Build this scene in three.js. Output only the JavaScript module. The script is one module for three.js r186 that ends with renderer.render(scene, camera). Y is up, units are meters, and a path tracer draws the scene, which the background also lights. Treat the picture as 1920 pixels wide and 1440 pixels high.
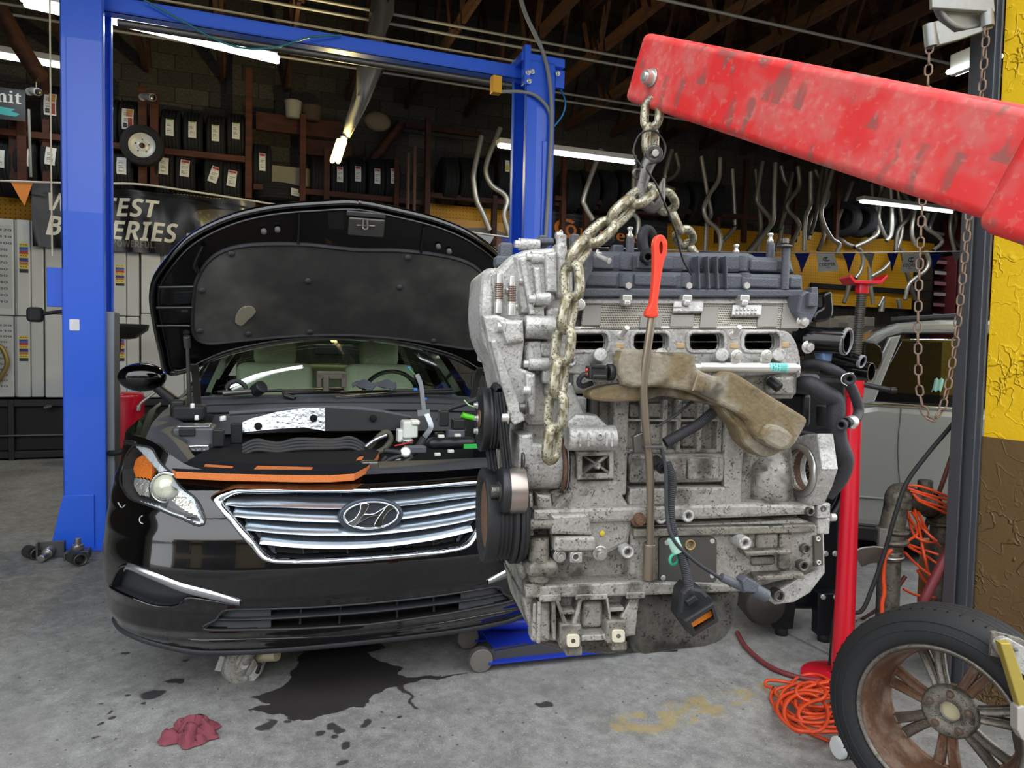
import * as THREE from 'three';
import { RoundedBoxGeometry } from 'three/addons/geometries/RoundedBoxGeometry.js';
import { mergeGeometries, mergeVertices, toCreasedNormals } from 'three/addons/utils/BufferGeometryUtils.js';
import { RectAreaLightUniformsLib } from 'three/addons/lights/RectAreaLightUniformsLib.js';
RectAreaLightUniformsLib.init();

// ---------- camera, sky, exposure ----------
const scene = new THREE.Scene();
const CAM_H = 1.35, FPX = 1332;
const camera = new THREE.PerspectiveCamera(2 * Math.atan(720 / FPX) * 180 / Math.PI, 4 / 3, 0.05, 200);
camera.rotation.order = 'YXZ';
camera.position.set(0, CAM_H, 0);
camera.rotation.set(-2.7 * Math.PI / 180, 0, 1.2 * Math.PI / 180);
camera.updateMatrixWorld(true);
const renderer = new THREE.WebGLRenderer();
renderer.toneMapping = THREE.LinearToneMapping;
renderer.toneMappingExposure = 1.16;
renderer.shadowMap.enabled = true;
{ // bright hazy overcast sky: a little whiter towards the horizon
  const w = 64, h = 32, d = new Float32Array(w * h * 4);
  for (let j = 0; j < h; j++) for (let i = 0; i < w; i++) {
    const e = Math.max(0, (j + 0.5) / h * 2 - 1), k = (j * w + i) * 4;
    const v = 1.0 + 0.35 * e;
    d[k] = v * (0.97 - 0.05 * e); d[k + 1] = v * (0.99 - 0.015 * e); d[k + 2] = v * 1.02; d[k + 3] = 1;
  }
  const t = new THREE.DataTexture(d, w, h, THREE.RGBAFormat, THREE.FloatType);
  t.mapping = THREE.EquirectangularReflectionMapping; t.magFilter = THREE.LinearFilter; t.needsUpdate = true;
  scene.background = t; scene.environment = t;
  scene.backgroundIntensity = 2.6; scene.environmentIntensity = 2.6;
}

// ---------- helpers ----------
const V = (x, y, z) => new THREE.Vector3(x, y, z);
const D2R = Math.PI / 180;
let seed = 7;
const rnd = () => { seed = (seed * 1664525 + 1013904223) >>> 0; return seed / 4294967296; };
const rr = (a, b) => a + (b - a) * rnd();
function ray(px, py) {
  const d = V((px - 960) / FPX, (720 - py) / FPX, -1).transformDirection(camera.matrixWorld);
  return { o: camera.position.clone(), d };
}
class Frame {   // a local frame; at(px, py, z) puts a photo pixel on the frame's plane z = const
  constructor(pos, ry = 0, rx = 0, rz = 0) {
    this.g = new THREE.Group(); this.g.rotation.order = 'YXZ'; this.g.position.copy(pos); this.g.rotation.set(rx, ry, rz);
    this.g.updateMatrixWorld(true); this.inv = this.g.matrixWorld.clone().invert();
  }
  ray(px, py) { const r = ray(px, py); return { o: r.o.applyMatrix4(this.inv), d: r.d.transformDirection(this.inv) }; }
  at(px, py, z = 0) { const { o, d } = this.ray(px, py); return o.addScaledVector(d, (z - o.z) / d.z); }
  atX(px, py, x = 0) { const { o, d } = this.ray(px, py); return o.addScaledVector(d, (x - o.x) / d.x); }
  atY(px, py, y = 0) { const { o, d } = this.ray(px, py); return o.addScaledVector(d, (y - o.y) / d.y); }
  toWorld(p) { return p.clone().applyMatrix4(this.g.matrixWorld); }
  toLocal(p) { return p.clone().applyMatrix4(this.inv); }
  px(dist) { return dist; }
}
const WORLD = new Frame(V(0, 0, 0));
const ground = (px, py, y = 0) => WORLD.atY(px, py, y);
const taken = {};
function numbered(n) { taken[n] = (taken[n] ?? -1) + 1; return taken[n] ? n + '_' + String(taken[n]).padStart(3, '0') : n; }
const things = [];
function place(o, frame) { o.position.copy(frame.g.position); o.rotation.order = 'YXZ'; o.rotation.copy(frame.g.rotation); }
function thing(name, label, category, frame = WORLD, group) {
  const o = new THREE.Group(); o.name = numbered(name); scene.add(o); place(o, frame);
  o.userData = { label, category }; if (group) o.userData.group = group;
  things.push(o); return o;
}
function struct(name, frame = WORLD, label) {
  const o = new THREE.Group(); o.name = numbered(name); scene.add(o); place(o, frame); o.userData = { kind: 'structure' };
  if (label) o.userData.label = label; return o;
}
function rebase() { // move each thing's origin to the middle of its base
  for (const o of things) {
    o.updateMatrixWorld(true);
    const inv = o.matrixWorld.clone().invert(), b = new THREE.Box3();
    o.traverse(m => { if (m.isMesh) { m.geometry.computeBoundingBox(); b.union(m.geometry.boundingBox.clone().applyMatrix4(inv.clone().multiply(m.matrixWorld))); } });
    if (b.isEmpty()) continue;
    const c = V((b.min.x + b.max.x) / 2, b.min.y, (b.min.z + b.max.z) / 2);
    for (const k of o.children) k.position.sub(c);
    o.position.add(c.clone().applyQuaternion(o.quaternion));
  }
}
function uvBox(g, s = 1) {
  g = g.index ? g.toNonIndexed() : g;
  const p = g.attributes.position, uv = new Float32Array(p.count * 2);
  for (let i = 0; i < p.count; i += 3) {
    const ax = p.getX(i + 1) - p.getX(i), ay = p.getY(i + 1) - p.getY(i), az = p.getZ(i + 1) - p.getZ(i);
    const bx = p.getX(i + 2) - p.getX(i), by = p.getY(i + 2) - p.getY(i), bz = p.getZ(i + 2) - p.getZ(i);
    const nx = Math.abs(ay * bz - az * by), ny = Math.abs(az * bx - ax * bz), nz = Math.abs(ax * by - ay * bx);
    for (let k = i; k < i + 3; k++) {
      const x = p.getX(k), y = p.getY(k), z = p.getZ(k);
      if (nz >= nx && nz >= ny) { uv[2 * k] = x * s; uv[2 * k + 1] = y * s; }
      else if (nx >= ny) { uv[2 * k] = z * s + .37; uv[2 * k + 1] = y * s + .11; }
      else { uv[2 * k] = x * s + .21; uv[2 * k + 1] = z * s + .53; }
    }
  }
  g.setAttribute('uv', new THREE.BufferAttribute(uv, 2)); return g;
}
function norm(g) { // same attributes everywhere so that pieces merge
  g = g.index ? g.toNonIndexed() : g;
  for (const k of Object.keys(g.attributes)) if (!['position', 'normal', 'uv'].includes(k)) g.deleteAttribute(k);
  if (!g.attributes.normal) g.computeVertexNormals();
  if (!g.attributes.uv) g.setAttribute('uv', new THREE.BufferAttribute(new Float32Array(g.attributes.position.count * 2), 2));
  return g;
}
function join(gs) { gs = gs.flat(Infinity).filter(Boolean).map(norm); return gs.length === 1 ? gs[0] : mergeGeometries(gs, false); }
const SPLIT = new Set(["block_column","shield_pad","cast_pad","raised_panel","chain_guide","wire_clip_block","pressed_rib","foil_fastener","plug_cap","blue_clip","white_clip","pad_clip","rubber_stop","door_handle","wiper","rivet","caster","grille_blank","lower_grille_blank","grille_rib","lower_grille_rib","door_card","pulley_ring","sheave_bolt","side_bolt","leg_bolt","elbow","plate_hole","port_seal","flange_hole","threaded_boss","face_bolt","outlet_bolt","cover_boss","panel","post","loop","lug_hole","lug_bore","stud_hole","window_trim","door_seam","paint_chip","wire_seal","small_stud","bore_shade","support_slot","rib","block_ribs","hose_clamp","ear"]);
function mesh(name, geo, mat, parent, label) {
  if (Array.isArray(geo) && SPLIT.has(name)) { let r; for (const g of geo.flat(Infinity)) r = mesh(name, g, mat, parent, label); return r; }
  let g = Array.isArray(geo) ? join(geo) : geo;
  if (mat.userData.box) g = uvBox(g, mat.userData.box);
  const m = new THREE.Mesh(g, mat); m.name = name; m.castShadow = m.receiveShadow = true;
  if (label) m.userData.label = label;
  (parent ?? scene).add(m); return m;
}
function single(name, geo, mat, label, category, frame = WORLD, group) { // a thing that is one mesh
  const m = mesh(numbered(name), geo, mat, scene); place(m, frame); m.userData = { label, category }; if (group) m.userData.group = group;
  // recentre
  m.geometry.computeBoundingBox(); const b = m.geometry.boundingBox, c = V((b.min.x + b.max.x) / 2, b.min.y, (b.min.z + b.max.z) / 2);
  m.geometry = m.geometry.clone().translate(-c.x, -c.y, -c.z); m.position.add(c.clone().applyQuaternion(m.quaternion));
  return m;
}
const box = (w, h, d, x = 0, y = 0, z = 0, r = 0) => (r ? new RoundedBoxGeometry(w, h, d, 2, Math.min(r, w / 2.01, h / 2.01, d / 2.01)) : new THREE.BoxGeometry(w, h, d)).translate(x, y, z);
const boxAB = (x0, x1, y0, y1, z0, z1, r = 0) => box(Math.abs(x1 - x0), Math.abs(y1 - y0), Math.abs(z1 - z0), (x0 + x1) / 2, (y0 + y1) / 2, (z0 + z1) / 2, r);
const QY = V(0, 1, 0);
function orient(g, a, dir) { const q = new THREE.Quaternion().setFromUnitVectors(QY, dir.clone().normalize()); return g.applyQuaternion(q).translate(a.x, a.y, a.z); }
function rod(a, b, r1, r2 = r1, seg = 16, open = false) {
  const d = b.clone().sub(a), L = d.length();
  return orient(new THREE.CylinderGeometry(r2, r1, L, seg, 1, open).translate(0, L / 2, 0), a, d);
}
// a solid of revolution about the line from a in direction dir; profile [[radius, along], ...]
function turn(a, dir, prof, seg = 24) { return orient(new THREE.LatheGeometry(prof.map(p => new THREE.Vector2(Math.max(p[0], 1e-5), p[1])), seg), a, dir); }
// rod with chamfered ends
function boss(a, b, r, ch = r * .15, seg = 20) { const L = a.distanceTo(b); return turn(a, b.clone().sub(a), [[0, 0], [r - ch, 0], [r, ch], [r, L - ch], [r - ch, L], [0, L]], seg); }
// ring / pipe end: hollow
function pipe(a, b, ro, ri, seg = 24, ch = (ro - ri) * .25) { const L = a.distanceTo(b); return turn(a, b.clone().sub(a), [[ri, 0], [ro - ch, 0], [ro, ch], [ro, L - ch], [ro - ch, L], [ri, L], [ri, 0]], seg); }
function tube(pts, r, seg = 8, n = pts.length * 5, closed = false, tension = .5) { return new THREE.TubeGeometry(new THREE.CatmullRomCurve3(pts, closed, 'catmullrom', tension), n, r, seg, closed); }
function capTube(pts, r, seg = 8, n = pts.length * 5) {
  const a = pts[0], b = pts[pts.length - 1];
  return join([tube(pts, r, seg, n), new THREE.SphereGeometry(r, seg, 4).translate(a.x, a.y, a.z), new THREE.SphereGeometry(r, seg, 4).translate(b.x, b.y, b.z)]);
}
const hex = (a, dir, r, h) => orient(new THREE.CylinderGeometry(r * .96, r, h, 6).translate(0, h / 2, 0), a, dir);
function bolt(a, dir, r, h = r * 1.1) { const d = dir.clone().normalize(); return join([turn(a, d, [[0, 0], [r * 1.4, 0], [r * 1.4, r * .18], [r, r * .22], [0, r * .22]], 16), hex(a.clone().addScaledVector(d, r * .2), d, r, h), turn(a.clone().addScaledVector(d, r * .2 + h), d, [[r * .6, 0], [r * .55, r * .08], [0, r * .05]], 12)]); }
function poly(pts) { const s = new THREE.Shape(); pts.forEach((p, i) => i ? s.lineTo(p[0] ?? p.x, p[1] ?? p.y) : s.moveTo(p[0] ?? p.x, p[1] ?? p.y)); s.closePath(); return s; }
function xy(p) { return Array.isArray(p) ? p : [p.x, p.y]; }
function extr(pts, z0, z1, bev = 0, holes = [], seg = 2) { // extruded along z, outline given in xy
  const s = new THREE.Shape(pts.map(p => new THREE.Vector2(...xy(p))));
  for (const h of holes) s.holes.push(new THREE.Path(h.map(p => new THREE.Vector2(...xy(p)))));
  const d = z1 - z0;
  return new THREE.ExtrudeGeometry(s, { depth: Math.max(d - 2 * bev, 1e-4), bevelEnabled: bev > 0, bevelSize: bev, bevelThickness: bev, bevelSegments: seg, bevelOffset: -bev, curveSegments: 6 }).translate(0, 0, z0 + bev);
}
function smooth(pts, n = 6, closed = true) { // rounded outline through points
  const c = new THREE.CatmullRomCurve3(pts.map(p => V(...xy(p), 0)), closed, 'centripetal'); return c.getPoints(pts.length * n).slice(0, closed ? -1 : undefined).map(p => [p.x, p.y]);
}
function circle(x, y, r, n = 24, ry = r) { return Array.from({ length: n }, (_, i) => [x + r * Math.cos(i / n * 2 * Math.PI), y + ry * Math.sin(i / n * 2 * Math.PI)]); }
function roundRect(x0, x1, y0, y1, r, n = 4) {
  const o = []; for (const [cx, cy, a] of [[x1 - r, y1 - r, 0], [x0 + r, y1 - r, 90], [x0 + r, y0 + r, 180], [x1 - r, y0 + r, 270]]) for (let i = 0; i <= n; i++) { const t = (a + 90 * i / n) * D2R; o.push([cx + r * Math.cos(t), cy + r * Math.sin(t)]); } return o;
}
// surface through a grid of points
function gridGeo(rows, flip = false) {
  const n = rows.length, m = rows[0].length, pos = [], idx = [], uv = [];
  rows.forEach((r, j) => r.forEach((p, i) => { pos.push(p.x, p.y, p.z); uv.push(i / (m - 1), j / (n - 1)); }));
  for (let j = 0; j < n - 1; j++) for (let i = 0; i < m - 1; i++) { const a = j * m + i, b = a + 1, c = a + m, d = c + 1; flip ? idx.push(a, c, b, b, c, d) : idx.push(a, b, c, b, d, c); }
  const g = new THREE.BufferGeometry(); g.setAttribute('position', new THREE.Float32BufferAttribute(pos, 3)); g.setAttribute('uv', new THREE.Float32BufferAttribute(uv, 2)); g.setIndex(idx); g.computeVertexNormals(); return g;
}
// a sheet given thickness: grid plus its copy pushed along the normals, edges closed
function thick(rows, t) {
  const g = gridGeo(rows), n = g.attributes.normal, m = rows[0].length, R = rows.length;
  const back = rows.map((r, j) => r.map((p, i) => { const k = j * m + i; return V(p.x - n.getX(k) * t, p.y - n.getY(k) * t, p.z - n.getZ(k) * t); }));
  const e = [];
  e.push(gridGeo([rows[0], back[0]], true), gridGeo([rows[R - 1], back[R - 1]]), gridGeo([rows.map(r => r[0]), back.map(r => r[0])]), gridGeo([rows.map(r => r[m - 1]), back.map(r => r[m - 1])], true));
  return join([g, gridGeo(back, true), ...e]);
}
function strip(path, w, t, up = V(0, 0, 1)) { // flat bar along a path: width w across, thickness t along up
  const rows = []; const c = new THREE.CatmullRomCurve3(path); const N = path.length * 6;
  for (let i = 0; i <= N; i++) { const p = c.getPoint(i / N), d = c.getTangent(i / N), s = V().crossVectors(up, d).normalize().multiplyScalar(w / 2); rows.push([p.clone().add(s), p.clone().sub(s)]); }
  return thick(rows, t);
}
function link(w, L, r, seg = 8, n = 28) { // chain link: long axis y, wide axis x, wire radius r
  const pts = [], h = L / 2 - w / 2;
  for (let i = 0; i <= 8; i++) { const a = i / 8 * Math.PI; pts.push(V(Math.cos(a) * (w / 2 - r), h + Math.sin(a) * (w / 2 - r), 0)); }
  for (let i = 0; i <= 8; i++) { const a = Math.PI + i / 8 * Math.PI; pts.push(V(Math.cos(a) * (w / 2 - r), -h + Math.sin(a) * (w / 2 - r), 0)); }
  return new THREE.TubeGeometry(new THREE.CatmullRomCurve3(pts, true, 'centripetal'), n, r, seg, true);
}
function chain(pts, w, L, r, mat, parent, tilt0 = 0, name = 'link', mats) { // links laid along a polyline, alternately turned
  const c = new THREE.CatmullRomCurve3(pts, false, 'centripetal'), len = c.getLength(), pitch = L - 2 * r * 1.05, n = Math.max(1, Math.round(len / pitch)), g = link(w, L, r);
  const ref = V(0, 0, 1);
  for (let i = 0; i < n; i++) {
    const u = (i + .5) / n, p = c.getPointAt(u), d = c.getTangentAt(u);
    const m = mesh(name, g, mats ? mats[i % mats.length] : mat, parent);
    const z = ref.clone().addScaledVector(d, -ref.dot(d)).normalize(), x = V().crossVectors(d, z);
    m.quaternion.setFromRotationMatrix(new THREE.Matrix4().makeBasis(x, d, z));
    m.quaternion.multiply(new THREE.Quaternion().setFromAxisAngle(QY, tilt0 + (i % 2 ? Math.PI / 2 : 0)));
    m.position.copy(p);
  }
}

// ---------- noise and textures ----------
function hash(x, y, s) { let h = (x * 374761393 + y * 668265263 + s * 974634777) | 0; h = Math.imul(h ^ (h >>> 13), 1274126177); h ^= h >>> 16; return (h >>> 0) / 4294967296; }
function vnoise(x, y, per, s) {
  const xi = Math.floor(x), yi = Math.floor(y), fx = x - xi, fy = y - yi, u = fx * fx * (3 - 2 * fx), v = fy * fy * (3 - 2 * fy);
  const m = (k) => ((k % per) + per) % per;
  const a = hash(m(xi), m(yi), s), b = hash(m(xi + 1), m(yi), s), c = hash(m(xi), m(yi + 1), s), d = hash(m(xi + 1), m(yi + 1), s);
  return a + (b - a) * u + (c - a) * v + (a - b - c + d) * u * v;
}
function fbm(u, v, f, oct, s) { let a = 0, w = .5, t = 0; for (let i = 0; i < oct; i++) { a += w * vnoise(u * f, v * f, f, s + i * 17); t += w; w *= .5; f *= 2; } return a / t; }
const lerp = (a, b, t) => a + (b - a) * t, clamp = (x, a = 0, b = 1) => Math.min(b, Math.max(a, x)), sstep = (a, b, x) => { const t = clamp((x - a) / (b - a)); return t * t * (3 - 2 * t); };
function tex(n, fn, srgb = true, rep = 1) { // fn(u, v) -> [r, g, b] 0..255 or a number
  const d = new Uint8Array(n * n * 4);
  for (let j = 0; j < n; j++) for (let i = 0; i < n; i++) { const c = fn(i / n, j / n), k = (j * n + i) * 4; if (typeof c === 'number') d[k] = d[k + 1] = d[k + 2] = clamp(c, 0, 255); else for (let q = 0; q < 3; q++) d[k + q] = clamp(c[q], 0, 255); d[k + 3] = 255; }
  const t = new THREE.DataTexture(d, n, n); t.wrapS = t.wrapT = THREE.RepeatWrapping; t.magFilter = THREE.LinearFilter; t.minFilter = THREE.LinearMipmapLinearFilter; t.generateMipmaps = true;
  if (srgb) t.colorSpace = THREE.SRGBColorSpace; t.repeat.set(rep, rep); t.needsUpdate = true; return t;
}
const mix3 = (a, b, t) => [lerp(a[0], b[0], t), lerp(a[1], b[1], t), lerp(a[2], b[2], t)];
function canvasTex(w, h, draw) { const c = document.createElement('canvas'); c.width = w; c.height = h; draw(c.getContext('2d'), w, h); const t = new THREE.CanvasTexture(c); t.colorSpace = THREE.SRGBColorSpace; return t; }
const M = (color, rough, metal = 0, o = {}) => { const { box: b, ...rest } = o; const m = new THREE.MeshPhysicalMaterial({ color, roughness: rough, metalness: metal, ...rest }); if (b) m.userData.box = b; return m; };

// cast aluminium: pale grey with dark pitting and oily grime blotches
const T = {};
function castTex(base, grime, amt, s, n = 512) { return tex(n, (u, v) => { const g = fbm(u, v, 5, 4, s), f = fbm(u, v, 90, 2, s + 5), q = fbm(u, v, 22, 3, s + 9), sp = sstep(.60, .72, f) * sstep(.42, .62, q); let c = mix3(base, grime, clamp(sstep(.5, .85, g) * amt * .8 + sp * .7 * (.35 + .65 * amt))); const k = .90 + .2 * fbm(u, v, 60, 2, s + 3); return c.map(x => x * k); }); }
T.castA = castTex([186, 185, 181], [88, 86, 80], .45, 3); T.castB = castTex([158, 155, 148], [60, 58, 52], .9, 11); T.castC = castTex([128, 124, 114], [44, 42, 38], 1, 29);
T.fine = tex(256, (u, v) => 255 * fbm(u, v, 64, 2, 41), false); T.rough = tex(256, (u, v) => 255 * fbm(u, v, 12, 4, 43), false);
const castMat = (map, rough, metal, col = 0xffffff) => M(col, rough, metal, { map, bumpMap: T.fine, bumpScale: .0006, box: 5 });
const mat = {
  cast: castMat(T.castA, .5, .35), castDirty: castMat(T.castB, .55, .35), castGrime: castMat(T.castC, .6, .3),
  steel: M(0xb9b8b4, .3, .9), steelDark: M(0x6a6864, .42, .8, { bumpMap: T.fine, bumpScale: .0003, box: 8 }),
  zinc: M(0xd6d5d0, .35, .75), chrome: M(0xe8ecf0, .08, 1), rust: M(0x6b5140, .8, .2, { bumpMap: T.fine, bumpScale: .001, box: 6 }),
  rubber: M(0x1b1c1e, .72, 0, { bumpMap: T.fine, bumpScale: .0004, box: 6 }), hose: M(0x2c2d31, .6, 0, { bumpMap: T.fine, bumpScale: .0004, box: 8 }),
  plastic: M(0x1d1e20, .45), plasticGloss: M(0x0b0b0d, .18), plasticGrey: M(0x50545c, .55, 0, { bumpMap: T.fine, bumpScale: .0006, box: 8 }),
  black: M(0x060607, .9), white: M(0xe8e8e4, .6),
};

// ---------- the building ----------
const BA = 20.5 * D2R, J = V(1.87, 0, -2.8), B = new Frame(J, BA), BACK = -8.15;
const WALL = (px, py, off = 0) => B.at(px, py, BACK + off);       // a pixel on the back wall
function inPoly(x, y, P) { let c = false; for (let i = 0, j = P.length - 1; i < P.length; j = i++) { const [xi, yi] = P[i], [xj, yj] = P[j]; if ((yi > y) !== (yj > y) && x < (xj - xi) * (y - yi) / (yj - yi) + xi) c = !c; } return c; }
{
  const X0 = -4.2, Z0 = -8.7, S = 7.5, N = 2048;
  const g2 = (l) => l.map(([a, b]) => { const p = ground(a, b); return [p.x, p.z]; });
  const oil = g2([[478, 1332], [500, 1318], [466, 1309], [520, 1294], [548, 1264], [560, 1218], [600, 1190], [700, 1190], [722, 1212], [690, 1225], [708, 1240], [747, 1255], [757, 1270], [800, 1268], [885, 1262], [800, 1275], [764, 1281], [740, 1290], [702, 1302], [682, 1327], [650, 1331], [600, 1339], [560, 1349], [520, 1342]]);
  const dots = [[622, 1364, .03], [634, 1371, .022], [595, 1376, .02], [626, 1383, .022], [650, 1399, .022], [679, 1357, .028], [638, 1429, .022], [712, 1332, .008], [742, 1345, .012], [720, 1365, .01], [190, 1354, .014], [180, 1384, .014], [208, 1332, .01], [214, 1345, .02], [270, 1320, .012], [500, 1362, .035], [545, 1352, .02], [1020, 1320, .02], [285, 1300, .05], [235, 1225, .02], [330, 1275, .03], [350, 1240, .02], [236, 1300, .012], [195, 1317, .012]].map(([a, b, r]) => { const p = ground(a, b); return [p.x, p.z, r]; });
  const crack = g2([[745, 1278], [752, 1288], [766, 1301], [769, 1315], [782, 1326]]), stripe = g2([[1180, 1362], [1300, 1328], [1470, 1292]]), slabJoint = g2([[1460, 1180], [1620, 1260]]);
  const segD = (x, z, a, b) => { const dx = b[0] - a[0], dz = b[1] - a[1], t = clamp(((x - a[0]) * dx + (z - a[1]) * dz) / (dx * dx + dz * dz)); return Math.hypot(x - a[0] - dx * t, z - a[1] - dz * t); };
  const pd = (x, z, l) => { let m = 9; for (let i = 1; i < l.length; i++) m = Math.min(m, segD(x, z, l[i - 1], l[i])); return m; };
  const ob = [Math.min(...oil.map(p => p[0])) - .1, Math.max(...oil.map(p => p[0])) + .1, Math.min(...oil.map(p => p[1])) - .1, Math.max(...oil.map(p => p[1])) + .1];
  const d = new Uint8Array(N * N * 4), rg = new Uint8Array(N * N * 4);
  for (let j = 0; j < N; j++) for (let i = 0; i < N; i++) {
    const u = i / N, v = j / N, x = X0 + u * S, z = Z0 + v * S, k = (j * N + i) * 4;
    const big = fbm(u, v, 6, 4, 51), med = vnoise(u * 90, v * 90, 90, 52), gr = hash(i, j, 53), med2 = fbm(u, v, 260, 2, 54);
    let t = 132 + (big - .5) * 40 + (med - .5) * 14 + (gr - .5) * 26 + (med2 - .5) * 34;
    let c = [t, t * .995, t * .975];
    if (gr > .9965) c = [190, 190, 186];
    if (hash(i >> 1, j >> 1, 57) > .9988) c = [70, 68, 66];
    const worn = sstep(.52, .7, fbm(u, v, 14, 4, 61)); c = mix3(c, [118, 116, 112], worn * .28);
    let oilA = 0;
    const wx = x + (fbm(u, v, 120, 3, 71) - .5) * .07, wz = z + (fbm(u, v, 120, 3, 72) - .5) * .07;
    if (x > ob[0] && x < ob[1] && z > ob[2] && z < ob[3] && inPoly(wx, wz, oil)) oilA = .88 + .1 * (fbm(u, v, 60, 3, 73) - .5);
    for (const q of dots) { const e = Math.hypot(wx - q[0], (wz - q[1]) * 1.1) / q[2]; if (e < 1.1) oilA = Math.max(oilA, .78 * sstep(1.05, .8, e)); }
    if (x > -.6 && x < .2 && z > -3.2 && z < -2) oilA = Math.max(oilA, .8 * sstep(.012, .006, pd(wx, wz, crack)));
    const st = pd(x, z, stripe); if (st < .12) c = mix3(c, [176, 148, 84], .55 * sstep(.1, .05, st) * sstep(.4, .6, fbm(u, v, 150, 3, 81)));
    const sj = pd(x, z, slabJoint); if (sj < .01) c = mix3(c, [80, 78, 75], .6);
    c = mix3(c, [44, 40, 40], oilA);
    for (let q = 0; q < 3; q++) d[k + q] = clamp(c[q], 0, 255); d[k + 3] = 255;
    const ro = lerp(212 + (med2 - .5) * 40, 105, oilA); rg[k] = rg[k + 1] = rg[k + 2] = ro; rg[k + 3] = 255;
  }
  const mk = (a, s) => { const t = new THREE.DataTexture(a, N, N); t.magFilter = THREE.LinearFilter; t.minFilter = THREE.LinearMipmapLinearFilter; t.generateMipmaps = true; if (s) t.colorSpace = THREE.SRGBColorSpace; t.needsUpdate = true; return t; };
  const fm = M(0xffffff, 1, 0, { map: mk(d, true), roughnessMap: mk(rg, false) });
  const tileC = tex(512, (u, v) => { const t = 130 + (fbm(u, v, 5, 4, 91) - .5) * 60 + (fbm(u, v, 120, 2, 92) - .5) * 46; return [t, t * .995, t * .975]; });
  const fo = M(0xffffff, .85, 0, { map: tileC, box: .6 });
  const f = struct('floor', WORLD, 'grey stained concrete floor');
  const g = new THREE.BoxGeometry(S, .2, S).translate(X0 + S / 2, -.1, Z0 + S / 2);
  { const p = g.attributes.position, uv = g.attributes.uv; for (let i = 0; i < p.count; i++) uv.setXY(i, (p.getX(i) - X0) / S, (p.getZ(i) - Z0) / S); }
  mesh('slab', g, fm, f);
  mesh('slab', boxAB(-30, X0, -.2, 0, -20, 30), fo, f); mesh('slab', boxAB(X0 + S, 30, -.2, 0, -20, 30), fo, f); mesh('slab', boxAB(X0, X0 + S, -.2, 0, Z0 + S, 30), fo, f); mesh('slab', boxAB(X0, X0 + S, -.2, 0, -20, Z0), fo, f);
}
// materials of the shell
T.wood = tex(512, (u, v) => { const g = fbm(u * .06, v, 64, 3, 5), k = .7 + .5 * fbm(u * .3, v, 20, 3, 6); return [88 * k + 28 * (g - .5), 61 * k + 18 * (g - .5), 44 * k + 12 * (g - .5)]; });
T.woodPale = tex(256, (u, v) => { const g = fbm(u * .06, v, 48, 3, 15), k = .75 + .45 * fbm(u * .3, v, 16, 3, 16); return [176 * k + 30 * (g - .5), 132 * k + 24 * (g - .5), 88 * k + 20 * (g - .5)]; });
const woods = [0xffffff, 0xd8c8bc, 0xb8a294, 0xe8cdb8].map(c => M(c, .8, 0, { map: T.wood, box: .9 }));
const rackMats = [0xf0b896, 0xdca488, 0xc09078].map(c => M(c, .75, 0, { map: T.wood, box: .9 }));
const paleWood = M(0xffffff, .8, 0, { map: T.woodPale, box: 1.4 });
T.cmu = tex(256, (u, v) => { const t = 118 + (fbm(u, v, 40, 3, 21) - .5) * 60; return [t, t * .98, t * .93]; });
const cmuMats = [0xb8b4ac, 0xa8a49c, 0x98948c].map(c => M(c, .95, 0, { map: T.cmu, box: 2 })), mortar = M(0x3a3834, .95);
{
  const w = struct('wall_back', B); mesh('mortar', boxAB(-10, 13, 0, 6.4, BACK - .25, BACK - .006), mortar, w);
  const bg = box(.39, .192, .03, 0, 0, 0, .004), rest = [];
  let n = 0;
  for (let r = 0; r < 31; r++) for (let c = 0; c < 57; c++) {
    const x = -9.8 + c * .4 + (r % 2 ? .2 : 0), y = .1 + r * .2; if (y > 6.3) continue;
    const see = x > -5.8 && x < 1.2 && y > 3.5 && y < 5.9;
    if (see && n < 295) { const m = mesh('block', bg, cmuMats[(r * 7 + c * 3 + (r * c) % 5) % 3], w); m.position.set(x, y, BACK - .012); n++; }
    else if (x > -9 && x < 12) rest.push(box(.39, .192, .03, x, y, BACK - .012));
  }
  const m = mesh('block_field', rest, cmuMats[1], w); m.userData.kind = 'stuff';
  const wl = struct('wall_left', B); mesh('panel', boxAB(-9.25, -9, 0, 6.4, BACK, .3), cmuMats[1], wl);
  const wr = struct('wall_right', B); mesh('panel', boxAB(11, 11.25, 0, 6.4, BACK, .3), cmuMats[1], wr);
}
T.stuccoB = tex(1024, (u, v) => { // skip-trowel: thin torn ridges round flat patches, fine sand between
  const w = .05 * fbm(u, v, 10, 2, 8), n1 = fbm(u + w, v + w, 10, 4, 31), n2 = fbm(u + w, v - w, 22, 3, 35), r1 = 1 - Math.abs(2 * n1 - 1), r2 = 1 - Math.abs(2 * n2 - 1), k = sstep(.42, .6, fbm(u, v, 6, 3, 39));
  return 150 * sstep(.9, .99, r1) * k + 110 * sstep(.92, .99, r2) * (.3 + .7 * k) + 40 * n2 + 18 * fbm(u, v, 160, 2, 37); }, false);
const stucco = (c, r) => M(c, r, 0, { bumpMap: T.stuccoB, bumpScale: .012, box: .8 });
const yellowStucco = stucco(0xf2c614, .6), brownStucco = stucco(0x6b5636, .5);
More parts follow.
